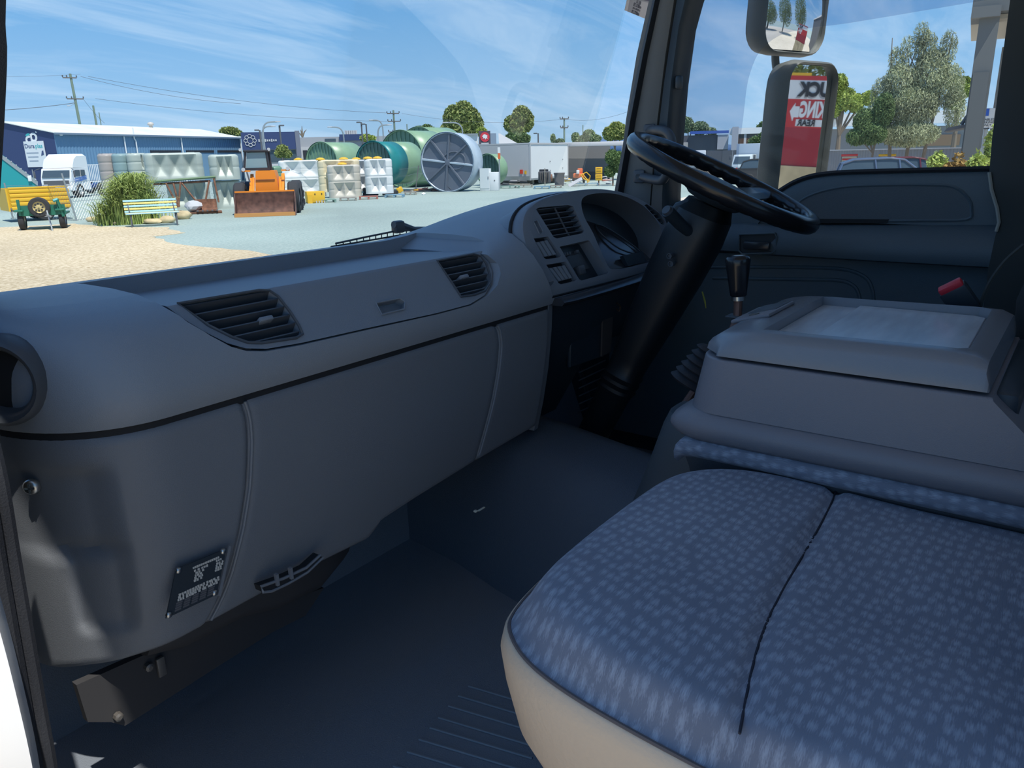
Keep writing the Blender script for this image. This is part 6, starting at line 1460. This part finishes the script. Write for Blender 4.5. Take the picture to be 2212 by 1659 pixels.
rock(MB(), (0, 0, .22), (25*s_.s, .5, .28), 31).build('tarp_green', mat('tarp_green', (.04, .22, .17), .6), g, 30); rock(MB(), (-.1, -.3, .15), (20*s_.s, .35, .24), 32).build('tarp_dark', M_DGREY, g, 30)
s_ = Spot(911, 421); o = tag(rock(MB(), (0, 0, .05), (.12, .1, .08), 33).build('pale_stone', M_WHITE, None, 50), 'small white stone lying on the bitumen before the scrap', 'rock'); o.location = s_.loc
# white cabinet
s_ = Spot(1055, d=46.5, turn=-10); g = put('white_cabinet', 'stepped white metal cabinet standing beside the small green tank', 'cabinet', s_); u = s_.s
MB().rbox((-10*u, .3, s_.z(364)/2), (22*u, .6, s_.z(364)), .02).build('tall_body', M_WHITE, g); MB().rbox((10*u, .3, s_.z(372)/2), (18*u, .6, s_.z(372)), .02).build('low_body', M_WHITE, g)
MB().box((-10*u, -.01, s_.z(385)), (20*u, .02, s_.z(364)*.9)).build('door', mat('cabinet_door', (.66, .70, .72), .4), g); MB().box((-2*u, -.03, s_.z(384)), (.03, .03, .14)).build('handle', M_DGREY, g); MB().box((12*u, -.01, s_.z(390)), (.06, .02, .06)).build('socket', M_DGREY, g)
# white truck box body
def box_body():
    a, b = far(1145, 53), far(1226, 59); u = (b-a).normalized(); L_ = (b-a).length
    H = ht(1145, 310, 53)-GZ
    g = thing('truck_box_body', 'white truck box body without wheels among the scrap', 'truck body', a, math.atan2(u.y, u.x))
    c = far(1087, 58); v = c-a; ww = 1.75
    uy_ = Vector((-u.y, u.x, 0)); ww = (v).dot(uy_)
    z0 = .35
    MB().box((L_/2, ww/2, (H+z0)/2), (L_, ww, H-z0)).build('box_shell', M_WHITE, g)
    for x in (0, L_):
        for y in (0, ww): MB().box((x, y, (H+z0)/2), (.09, .09, H-z0+.04)).build('corner_post', M_LGREY, g)
    MB().box((L_/2, 0, H), (L_+.08, .1, .1)).build('top_rail', M_LGREY, g); MB().box((0, ww/2, H), (.1, ww+.08, .1)).build('top_rail', M_LGREY, g); MB().box((L_/2, 0, z0+.05), (L_+.05, .1, .12)).build('bottom_rail', M_STEEL, g)
    MB().box((-.02, ww/2, (H+z0)/2), (.05, ww*.94, H-z0-.15)).build('rear_door', M_LGREY, g); MB().box((-.06, ww/2, z0+.12), (.08, ww, .28)).build('rear_sill', M_STEEL, g)
    MB().box((-.09, ww*.16, z0+.55), (.03, .22, .26)).build('red_marker', mat('marker_red', (.7, .06, .03), .5), g); MB().box((-.09, ww*.08, z0+.5), (.03, .14, .22)).build('yellow_marker', M_YEL, g)
    for z in (.9, 1.5): MB().box((L_*.5, -.03, z), (.08, .03, .05)).build('side_marker', M_DGREY, g); MB().box((L_*.85, -.03, z+.1), (.06, .03, .05)).build('side_marker', M_DGREY, g)
    for x in (.2*L_, .8*L_): MB().box((x, ww/2, z0/2), (.3, ww*.8, z0)).build('support_block', M_WOOD, g)
box_body()
# red stand, cone, engine, bin, mower, yellow sign
s_ = Spot(1098, 396); g = put('red_steel_stand', 'red steel ladder frame leaning at the back of the white box body', 'stand', s_); u = s_.s
for x in (-8, 6): MB().tube([(x*u, 0, 0), (x*u+.05, .1, s_.z(348))], .03, 6).build('upright', M_PRED, g)
for y in (355, 366, 378): MB().tube([(-8*u, .05, s_.z(y)), (6*u, .05, s_.z(y))], .025, 6).build('rung', M_PRED, g)
MB().tube([(-16*u, -.2, 0), (8*u, 0, s_.z(352))], .025, 6).build('brace', M_STEEL, g)
def cone(px, py, h_px, label):
    s_ = Spot(px, py); g = put('traffic_cone', label, 'cone', s_); h_ = h_px*s_.s
    MB().lathe([(h_*.3, 0), (h_*.3, .03), (h_*.2, .04), (h_*.1, h_*.9), (h_*.08, h_), (0, h_)], 16).build('cone', mat('cone_orange', (.8, .2, .04), .5), g, 50); MB().lathe([(h_*.172, h_*.35), (h_*.13, h_*.65)], 16, caps=False).build('white_band', M_WHITE, g)
cone(1129, 398, 14, 'orange traffic cone in the scrap before the box body')
s_ = Spot(1078, d=49); g = put('striped_bollard', 'orange and white bollard above the small green tank', 'bollard', s_)
for i in range(4): MB().box((0, 0, s_.z(340)+i*.17), (.16, .16, .17)).build('stripe', mat('bollard_red', (.75, .16, .05), .5) if i < 2 else M_WHITE, g)
MB().box((0, 0, s_.z(342)/2), (.08, .08, s_.z(342))).build('post', M_STEEL, g)
s_ = Spot(1176, 404); g = thing('old_engine', 'dark old engine block standing on a blue pallet', 'engine', s_.loc+Vector((0, 0, .15)), s_.rz); u = s_.s
MB().rbox((0, .3, .45), (28*u, .6, .7), .06).build('block', M_DGREY, g); MB().rbox((-.05, .3, .85), (20*u, .45, .15), .04).build('rocker_cover', M_DARK, g)
for i in range(5): MB().tube([(-.3+i*.13, -.02, .75), (-.28+i*.13, -.08, .4), (-.2+i*.1, -.05, .15)], .035, 6).build('pipe', mat('engine_iron', (.09, .08, .075), .7), g)
MB(T(.38, .2, .4) @ rotM('Y', 90)).lathe([(.22, 0), (.22, .1), (.08, .12), (0, .12)], 18).build('flywheel', M_RUST, g); MB().box((.02, -.12, .45), (.06, .05, 1.1)).build('timber_prop', M_WOOD, g)
s_ = Spot(1208, 402); g = put('black_bin', 'dark plastic bin right of the old engine', 'bin', s_); u = s_.s
MB().loft([[Vector((x*k, y*k+.3, z)) for x, y in ((-.33, -.28), (.33, -.28), (.33, .28), (-.33, .28))] for z, k in ((0, .85), (.7, 1), (.76, 1.06), (.78, 1.0))]).build('bin_tub', mat('bin_plastic', (.05, .065, .09), .5), g); MB().rbox((0, .3, .8), (.72, .62, .05), .02).build('bin_lid', M_DGREY, g)
plank_heap(1228, 400, 30, 8, (M_WHITE, M_YEL, M_WOOD), 'pale scrap timber heap right of the dark bin', hh=.4)
plank_heap(1110, 402, 60, 10, (M_DGREY, M_WOOD, M_RUST, M_LGREY), 'mixed scrap heap before the rear of the white box body', hh=.3)
s_ = Spot(1250, 398); g = put('orange_mower', 'orange ride on mower behind the scrap heap', 'mower', s_)
MB().rbox((0, .4, .55), (.75, .9, .3), .08).build('bonnet', mat('mower_orange', (.75, .14, .03), .5), g); MB().rbox((.1, .5, .85), (.35, .4, .35), .06).build('seat', MATS['mower_orange'], g); MB().rbox((-.05, -.1, .8), (.2, .15, .25), .03).build('tank', M_WHITE, g)
for x in (-.35, .35): wheel(g, (x, .3, .22), .22, .15)
s_ = Spot(1267, 399); g = put('yellow_frame', 'bent yellow steel frame leaning in the scrap', 'frame', s_); u = s_.s
MB().tube([(-12*u, 0, s_.z(378)), (0, 0, s_.z(372)), (8*u, 0, s_.z(380)), (6*u, 0, s_.z(392)), (-6*u, 0, s_.z(386)), (-12*u, 0, s_.z(378))], .04, 6).build('loop', M_YEL, g); MB().tube([(-8*u, 0, s_.z(376)), (3*u, 0, s_.z(390))], .04, 6).build('diagonal', M_YEL, g); MB().tube([(4*u, 0, s_.z(386)), (2*u, 0, 0)], .04, 6).build('leg', M_YEL, g)
s_ = Spot(1250, 402); g = put('grey_sheet', 'grey metal sheet tilted over the scrap pallet', 'sheet', s_)
MB(T(-.2, -.2, .25) @ rotM('Y', -28) @ rotM('X', 20)).box((0, 0, 0), (.95, .5, .03)).build('sheet', M_LGREY, g); MB(T(.2, 0, .2) @ rotM('Y', 15)).box((0, 0, 0), (.8, .3, .04)).build('channel', M_STEEL, g)
s_ = Spot(1294, 400); g = put('yellow_notice', 'upright two panel yellow notice on the right of the scrap', 'sign', s_); u = s_.s
for y in (368, 383): MB().rbox((0, 0, s_.z(y)), (15*u, .05, 13.5*u), .01).build('panel', M_YEL, g)
for i in range(5): MB().box((0, -.03, s_.z(364+i*5.2)), (10*u, .01, .04)).build('text_line', mat('notice_brown', (.35, .2, .03), .6), g)
MB().box((0, .05, s_.z(388)/2), (.08, .05, s_.z(388))).build('stand', M_RUST, g)
plank_heap(1312, 399, 34, 9, (M_WHITE, M_PRED, M_LGREY), 'red and white rubbish right of the yellow notice', hh=.5)
s_ = Spot(425, 462); g = put('excavator_bucket', 'crushed pale metal and rusty excavator bucket left of the loader', 'bucket', s_); u = s_.s
MB().loft([[Vector((x, y, z)) for y, z in ((-.3, .1), (.2, .05), (.35, .3), (.3, .55), (.22, .55), (.25, .3), (.15, .14), (-.3, .16))] for x in (-.25, .55)]).build('bucket_shell', M_RUST, g, 40)
for i in range(5): MB().box((-.2+i*.18, -.38, .13), (.06, .2, .05)).build('tooth', M_DGREY, g)
rock(MB(), (-.35, .1, .3), (.32, .25, .22), 44).build('crumpled_sheet', M_LGREY, g, 20); MB().box((.1, .1, .05), (1.2, .7, .06)).build('skid', M_RUST, g)
plank_heap(30, 428, 60, 6, (M_DGREY, M_WOOD), 'dark timber lying behind the trailers at left', hh=.2)
# ================================================================== right hand side through the driver window
block('charcoal_showroom', 'dark walled building with a blue roof edge beyond the steering wheel', 1455, 1572, 292, 78, M_DGREY, 14,
    [('blue_fascia', 1490, 1572, 285, 291, mat('fascia_blue', (.06, .13, .45), .5), .5), ('pale_bay', 1549, 1572, 294, 325, M_LGREY, .4), ('pale_bay', 1455, 1486, 308, 335, mat('warm_render', (.52, .47, .42), .8), .3)])
s_ = Spot(1628, d=72); g = put('white_awning_building', 'low white flat roof on posts behind the small truck', 'building', s_); u = s_.s
MB().box((0, 3, s_.z(282)), (110*u, 6, s_.z(275)-s_.z(288))).build('roof_slab', M_WHITE, g); MB().box((5*u, 6, s_.z(305)), (90*u, .3, 2.4)).build('brick_wall', mat('brick_wall', (.35, .17, .12), .9), g)
MB().box((-42*u, 0, s_.z(312)), (14*u, .6, s_.z(272)-s_.z(350))).build('portal_column', M_LGREY, g)
for x in (-20, 20, 52): MB().box((x*u, .2, s_.z(288)/2), (.2, .2, s_.z(288))).build('post', M_LGREY, g)
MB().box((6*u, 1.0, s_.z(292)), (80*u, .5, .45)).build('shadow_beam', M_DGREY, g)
g = thing('dark_boundary_wall', 'low charcoal boundary wall behind the small truck', 'wall', far(1515, 64), 0)
a, b = far(1515, 64), far(1700, 64); g.rotation_euler = (0, 0, math.atan2((b-a).y, (b-a).x)); wl = (b-a).length
for i in range(8): MB().box((wl*(i+.5)/8, 0, ht(1600, 324, 64)/2-GZ/2), (wl/8-.03, .2, ht(1600, 324, 64)-GZ)).build('wall_panel', M_DGREY, g)
s_ = Spot(1505, d=52); g = put('white_trailer', 'small white trailer behind the steering wheel rim', 'trailer', s_); u = s_.s
MB().rbox((0, .8, s_.z(340)), (40*u, 1.6, s_.z(326)-s_.z(356)), .05).build('box', M_WHITE, g); MB().box((0, .8, s_.z(360)), (42*u, 1.5, .12)).build('chassis', M_STEEL, g)
for x in (-12, 12): wheel(g, (x*u, .1, .3), .3, .18, 'Y')
# small white truck
s_ = Spot(1603, d=56, turn=-14); g = put('small_box_truck', 'small pale box truck parked facing the camera', 'truck', s_); u = s_.s
cw2 = 43*u; zr = s_.z(334)
MB().loft([[Vector((x*cw2/2*k, y, z)) for y, z in ((0, .35), (-.05, .9), (0, 1.05), (.35, zr-.05), (.5, zr), (1.5, zr), (1.5, .35))] for x, k in ((-1, .96), (-.94, 1), (.94, 1), (1, .96))]).build('cab', mat('truck_pale', (.62, .68, .70), .4), g, 30)
MB().prism([(-cw2*.42, -.0, 1.1), (cw2*.42, -.0, 1.1), (cw2*.38, .3, zr-.12), (-cw2*.38, .3, zr-.12)], (0, -.02, 0)).build('windscreen', M_GLS2, g)
MB().rbox((0, 3.2, (s_.z(310)+.8)/2), (53*u, 3.2, s_.z(310)-.8), .03).build('cargo_box', mat('cargo_blue_white', (.36, .43, .52), .5), g)
MB().rbox((0, -.08, .45), (cw2, .15, .22), .03).build('bumper', M_LGREY, g); MB().box((0, -.06, .78), (cw2*.5, .03, .1)).build('grille', M_DGREY, g)
for sx in (-1, 1):
    MB().box((sx*cw2*.38, -.07, .72), (.24, .04, .14)).build('headlamp', M_WHITE, g); wheel(g, (sx*(cw2/2-.1), .6, .34), .34, .2); wheel(g, (sx*(cw2/2-.1), 3.6, .34), .34, .24); MB().rbox((sx*(cw2/2+.16), .2, 1.5), (.16, .08, .3), .03).build('mirror', M_DGREY, g)
MB().box((.1, -.1, .56), (.3, .02, .1)).build('number_plate', M_WHITE, g)
s_ = Spot(1672, d=50); g = put('parked_car', 'dark parked car half hidden behind the tall mirror', 'car', s_); u = s_.s
def car(g, L_, W_, H_, body, hatch=True, m=None):
    """car lengthwise along local X, nose at +X"""
    low = [(-.5, .28), (-.5, .72), (-.46, .92), (.25, .95), (.46, .80), (.5, .60), (.5, .28)]
    secs = [[Vector((a*L_, y*W_, z*H_/1.45)) for a, z in low] for y in (-.48, -.5, .5, .48)]
    secs = [[Vector((p.x, p.y, p.z)) for p in s3_] for s3_ in secs]
    MB().loft(secs).build('body_shell', m, g, 30)
    roof = [(-.44, .90), (-.40, 1.30), (-.30, 1.42), (.0, 1.45), (.12, 1.40), (.30, .93)] if hatch else [(-.40, .90), (-.26, 1.33), (-.15, 1.43), (.03, 1.44), (.12, 1.38), (.28, .93)]
    MB().loft([[Vector((a*L_, y*W_*(1 if z < 1 else .86), z*H_/1.45)) for a, z in roof] for y in (-.46, .46)]).build('glasshouse', M_GLS2, g, 20)
    rt = [(a, z) for a, z in roof if z > 1.25]
    MB().loft([[Vector((a*L_, y*W_*.42, z*H_/1.45+.02)) for a, z in rt] for y in (-1, 1)], False).build('roof_panel', m, g, 40, solid=.04)
    for sy in (-1, 1):
        for a0, a1 in zip(roof[:-1], roof[1:]):
            MB().tube([Vector((a0[0]*L_, sy*W_*.465*(1 if a0[1] < 1 else .87), a0[1]*H_/1.45)), Vector((a1[0]*L_, sy*W_*.465*(1 if a1[1] < 1 else .87), a1[1]*H_/1.45))], .035, 6).build('window_frame', m, g)
        for xx_ in (-.1, .1): MB().tube([Vector((xx_*L_, sy*W_*.47, .93*H_/1.45)), Vector((xx_*L_-.1, sy*W_*.41, 1.42*H_/1.45))], .03, 6).build('door_pillar', m, g)
        for xx_ in (-.31, .31): wheel(g, (xx_*L_, sy*W_*.44, .31), .31, .2, 'Y')
        MB().box((-.495*L_, sy*W_*.38, .85*H_/1.45), (.06, .2, .2)).build('tail_lamp', mat('tail_red', (.6, .03, .03), .4), g); MB().box((.49*L_, sy*W_*.38, .7*H_/1.45), (.06, .28, .14)).build('headlamp', M_LGREY, g)
car(g, 4.2, 1.7, 1.45, None, True, mat('car_black', (.03, .033, .04), .25))
s_ = Spot(1922, d=31, turn=6); g = put('blue_hatchback', 'dark blue hatchback parked nearest below the driver window', 'car', s_); car(g, 3.75, 1.7, ht(1922, 341, 31)-GZ, None, True, mat('car_blue', (.09, .13, .22), .22, coat=.5))
s_ = Spot(1968, d=34.5, turn=4); g = put('dark_red_sedan', 'dark red sedan parked behind the blue hatchback', 'car', s_); car(g, 4.0, 1.7, ht(1968, 339, 34.5)-GZ, None, False, mat('car_maroon', (.13, .02, .035), .25, coat=.5))
# shed, fence and trees backdrop
g, w, h = block('long_grey_shed', 'long grey shed with a bright white roof edge behind the she oak', 1700, 2110, 276, 58, mat('shed_grey_wall', (.25, .255, .27), .8), 12, [('white_roof_edge', 1700, 2110, 252, 277, M_WHITE, .6), ('rust_wall_patch', 1995, 2075, 300, 322, mat('clay_wall', (.42, .25, .15), .9), .1)])
g = put('roof_air_conditioner', 'pale square air conditioner on the white roof edge by the tall mirror', 'air conditioner', Spot(1798, d=57)); s_ = Spot(1798, d=57)
MB().rbox((0, 0, s_.z(252)), (14*s_.s, .5, 14*s_.s), .03).build('casing', M_LGREY, g); MB(T(0, -.26, s_.z(252)) @ rotM('X', 90)).lathe([(.16, 0), (.16, .02), (0, .02)], 18).build('fan_grille', M_DGREY, g)
g = thing('corrugated_fence', 'grey corrugated metal fence behind the parked cars', 'fence', far(1790, 47), 0); a, b = far(1790, 47), far(2110, 42); g.rotation_euler = (0, 0, math.atan2((b-a).y, (b-a).x)); L_ = (b-a).length; Hf = ht(1930, 322, 45)-GZ
n = 5
for k in range(5):
    row = []
    for i in range(21): x = L_*(k+i/20)/5; row.append([Vector((x, .05*(i % 2), 0)), Vector((x, .05*(i % 2), Hf))])
    MB().grid(row).build('fence_sheet', mat('fence_grey', (.22, .235, .26), .6), g, 0, solid=.02)
    MB().box((L_*k/5, .08, Hf/2), (.08, .08, Hf)).build('post', M_DGREY, g)
MB().box((L_/2, 0, Hf), (L_, .1, .05)).build('capping', M_LGREY, g)
def stand(px, y0, y1, d, w_, top, label, body):
    s_ = Spot(px, d=d); g = put('advert_stand', label, 'sign', s_, 'small advertising stands by the fence'); u = s_.s
    MB().rbox((0, 0, s_.z(y0+2)), (w_*u, .5, 5*u), .02).build('top_panel', top, g)
    MB().box((0, 0, s_.z(y0+14)), (w_*.9*u, .1, 18*u)).build('board', body, g)
    MB().box((0, -.06, s_.z(y0+11)), (w_*.85*u, .02, 4*u)).build('red_band', mat('stand_red', (.6, .06, .06), .5), g); MB().box((0, -.06, s_.z(y0+17)), (w_*.8*u, .02, 3*u)).build('green_band', mat('stand_green', (.12, .4, .08), .5), g)
    for x in (-.45, .45): MB().box((x*w_*u, 0, s_.z(y0)/2), (.05, .05, s_.z(y0))).build('leg', M_DGREY, g)
stand(1837, 333, 366, 40, 36, MATS['stand_red'] if 'stand_red' in MATS else mat('stand_red', (.6, .06, .06), .5), 'small stand with a red top in front of the corrugated fence', mat('stand_pale', (.55, .62, .5), .6)); stand(1919, 333, 366, 40, 38, M_YEL, 'small stand with a yellow top behind the blue hatchback', mat('stand_pale', (.55, .62, .5), .6))
s_ = Spot(1788, 371); g = put('timber_stack', 'stack of grey timber pallets left of the red topped stand', 'timber', s_); u = s_.s
for k in range(6):
    MB().box((0, .3, .1+.15*k), (30*u*(1-.05*k), .8, .04)).build('board', M_WOOD, g)
    for x in (-.4, 0, .4): MB().box((x*28*u, .3, .04+.15*k), (.1, .8, .08)).build('bearer', M_WOOD, g)
MB().rbox((4*u, .3, 1.15), (.4, .4, .4), .02).build('white_box', M_WHITE, g)
# grey building with column at the right
D1 = 11.5
s_ = Spot(2100, d=D1); g = put('column_building', 'grey building corner with a thick column at the right of the driver window', 'building', s_); u = s_.s
M_COLG = mat('column_shaded_grey', (.13, .14, .145), .7, var=.1, vscale=1)  # grey darkened to carry the shade on the column's near side
zc_ = lambda y: ht(2100, y, D1)-GZ
MB().loft([[Vector((x, y, z)) for y in (0, .5) for x in ((-22*u, 20*u) if y == 0 else (20*u, -22*u))] for z in (0, zc_(28))]).build('column', M_COLG, g)
MB().box((1.7, .25, zc_(5)), (3.8, .55, zc_(-20)-zc_(30))).build('beam', M_COLG, g); MB().box((-10*u, .2, zc_(30)), (.3, .6, .12)).build('corbel', M_COLG, g)
MB().box((-2*u, -.02, zc_(275)), (34*u, .03, zc_(190)-zc_(420))).build('column_casing', mat('casing_grey', (.11, .12, .125), .7), g)
MB().box((2.35, 2.2, 1.6), (4.3, .2, 3.4)).build('rear_wall', mat('block_wall', (.155, .16, .165), .85), g)
for i in range(10): MB().box((.3+i*.32, 1.3, zc_(40)), (.16, 1.9, .06)).build('soffit_rib', mat('soffit_cream', (.42, .39, .33), .7), g)
MB().box((1.7, 1.3, zc_(36)), (3.8, 2.2, .05)).build('soffit', MATS['soffit_cream'], g)
MB().prism([(-66*u, .1, zc_(282)), (-60*u, .1, zc_(274)), (-20*u, .1, zc_(267)), (-20*u, .1, zc_(274))], (0, 1.6, 0)).build('side_canopy', M_DGREY, g); MB().tube([(-30*u, .3, zc_(268)), (-18*u, .3, zc_(246))], .025, 6).build('canopy_stay', M_DGREY, g)
s2_ = Spot(2125, d=12.8); g = put('parking_sign', 'white parking sign with a blue square behind the grey column', 'sign', s2_); u = s2_.s
MB().rbox((0, 0, s2_.z(256)), (28*u, .02, 48*u), .01).build('plate', M_WHITE, g); MB().box((-4*u, -.013, s2_.z(243)), (11*u, .006, 17*u)).build('blue_square', mat('access_blue', (.03, .12, .55), .5), g)
for y, t in ((259, 'DISABLED'), (265, 'PARKING'), (271, 'ONLY')): text(t, .042*1.0, mat('sign_black', (.03, .03, .04), .6), g, frame((0, -.014, s2_.z(y)), (1, 0, 0), (0, 0, 1), (0, -1, 0)), 'sign_lettering', .001)
MB().prism([(-8*u, -.013, s2_.z(277)), (4*u, -.013, s2_.z(277)), (4*u, -.013, s2_.z(275.5)), (8*u, -.013, s2_.z(278)), (4*u, -.013, s2_.z(280.5)), (4*u, -.013, s2_.z(279)), (-8*u, -.013, s2_.z(279))], (0, -.004, 0)).build('arrow', MATS['sign_black'], g)
MB().tube([(0, .03, 0), (0, .03, s2_.z(234))], .025, 8).build('post', M_STEEL, g)
# shrubs in front of the column
for i, (px, py, d, rx, ry, m, lab, n) in enumerate(((2030, 352, 10.2, 26, 22, LG3, 'yellow green shrub left of the grey column', 900), (2075, 362, 9.9, 34, 16, leaf_mat('leaf_redtip', (.30, .19, .06), .5), 'red tipped shrub below the grey column', 1100), (2118, 356, 9.6, 26, 26, LG3, 'leafy yellow shrub at the right of the grey column', 1100), (2140, 310, 9.8, 14, 34, LG3, 'tall leafy shrub under the parking sign', 700))):
    s_ = Spot(px, d=d); g = put('shrub', lab, 'shrub', s_, 'shrubs below the driver window'); r_ = rx*s_.s; zc3 = s_.z(py)
    leaves(MB(), [(0, 0, zc3, r_, r_, ry*s_.s), (0, 0, zc3*.6, r_*.9, r_, zc3*.5)], n*3, .03, .45, .3, 40+i).build('foliage', m, g, 0, fix=False)['kind'] = 'stuff'
    for k in range(5): MB().tube([(0, 0, 0), (random.uniform(-.5, .5)*r_, 0, zc3*.6), (random.uniform(-.8, .8)*r_, 0, zc3)], .012, 5).build('stem', M_BARK, g)
# ================================================================== what the mirrors show: red sign and yard behind the cab
def refl(px, py):
    p0 = LMC+mn*.006; d = ray(px, py).normalized(); t = (p0-CAMP).dot(mn)/d.dot(mn); P = CAMP+d*t
    return P, d-mn*(2*d.dot(mn))
P0, r0_ = refl(1738, 290); rh_ = Vector((r0_.x, r0_.y, 0)).normalized()
LS = 9.0; sgc = Vector((P0.x, P0.y, 0))+rh_*LS; sn_ = -rh_; sxv = Vector((0, 0, 1)).cross(sn_)            # sxv: to the right for someone facing the sign
def srow(py): P, d = refl(1738, py); t = ((sgc-P).dot(sn_))/d.dot(sn_); return (P+d*t).z
def scol(px): P, d = refl(px, 290); t = ((sgc-P).dot(sn_))/d.dot(sn_); return (P+d*t-sgc).dot(sxv)
rs = thing('red_roadside_sign', 'red and white truck parking sign mirrored in the tall door mirror', 'sign', (sgc.x, sgc.y, GZ), math.atan2(sxv.y, sxv.x))
M_SRED = mat('sign_red', (.55, .03, .035), .5); M_SRED2 = mat('sign_deep_red', (.36, .025, .04), .5)
xr, xl = scol(1690)+.05, scol(1690)-1.75
def band(y0, y1, m, name, x0=None, x1=None, pr=0):
    z0, z1 = srow(y1)-GZ, srow(y0)-GZ; a, b = (xl if x0 is None else x0), (xr if x1 is None else x1)
    return MB().box(((a+b)/2, .05-pr, (z0+z1)/2), (abs(b-a), .1, z1-z0)).build(name, m, rs)
band(163, 173, M_SRED, 'top_band'); band(173, 214, M_WHITE, 'truck_panel'); band(214, 276, M_SRED, 'parking_panel'); band(276, 360, M_SRED2, 'lower_panel')
band(157, 163, M_YEL, 'top_light', scol(1737), xr)
kk = abs(scol(1760)-scol(1720))/40
Mq = lambda px, py, pr=.012, sx=1: frame((scol(px), -pr, srow(py)-GZ), (sx, 0, 0), (0, 0, 1), (0, -1, 0))
M_SBLK = mat('letter_black', (.02, .02, .025), .5)
text('TRUCK', 40*kk, mat('letter_shadow', (.36, .37, .40), .6), rs, Mq(1714, 198, .004, .80), 'letter_shadow', .002, 'RIGHT', .012); text('TRUCK', 40*kk, M_SBLK, rs, Mq(1716, 194, .012, .80), 'sign_lettering', .003, 'RIGHT', .012)
text('PARKING', 46*kk, M_WHITE, rs, Mq(1722, 238, .008, .50), 'sign_lettering', .003, 'RIGHT', .012)
band(258, 273, M_WHITE, 'rear_plate', scol(1718), scol(1800), .006); text('REAR', 19*kk, M_SBLK, rs, Mq(1722, 266, .014, .85), 'sign_lettering', .003, 'RIGHT', .004)
ar = [(scol(a), -.01, srow(b)-GZ) for a, b in ((1722, 230), (1712, 230), (1712, 222), (1702, 241), (1710, 263), (1712, 254), (1722, 254))]
MB().prism(ar, (0, .012, 0)).build('arrow', M_WHITE, rs)
zb = srow(360)-GZ
MB().box(((xl+xr)/2, .08, zb/2), (xr-xl, .2, zb)).build('sandstone_base', M_SAND, rs)
# trees, wall and shed behind the truck
for i, (x, y, h_, lab) in enumerate(((9.5, -24, 8, 'leafy tree reflected at the top of the wide angle mirror'), (4.0, -27, 7, 'second leafy tree behind the truck'), (15, -20, 8, 'third leafy tree behind the truck'))):
    g = thing('yard_tree', lab, 'tree', (x, y, GZ), 0, 'trees behind the truck')
    leaves(MB(), [(0, 0, h_*.62, 2.6, 2.6, h_*.4), (1.2, .4, h_*.45, 2, 2, h_*.3)], 5000, .16, .4, .3, 70+i).build('foliage', LG1, g, 0, fix=False)['kind'] = 'stuff'
    MB().tube([(0, 0, 0), (.1, 0, h_*.5), (.2, 0, h_*.9)], [.2, .14, .04], 7).build('trunk', M_BARK, g)
g = thing('dark_shed_wall', 'dark shed wall standing behind the red sign', 'shed', (16.5, -8, GZ), R(-60))
for i in range(8): MB().box((i*1.2, 0, 2), (1.17, .2, 4)).build('wall_panel', M_DGREY, g)
MB().box((4.2, .8, 4.1), (10, 2, .15)).build('roof_edge', M_WHITE, g)
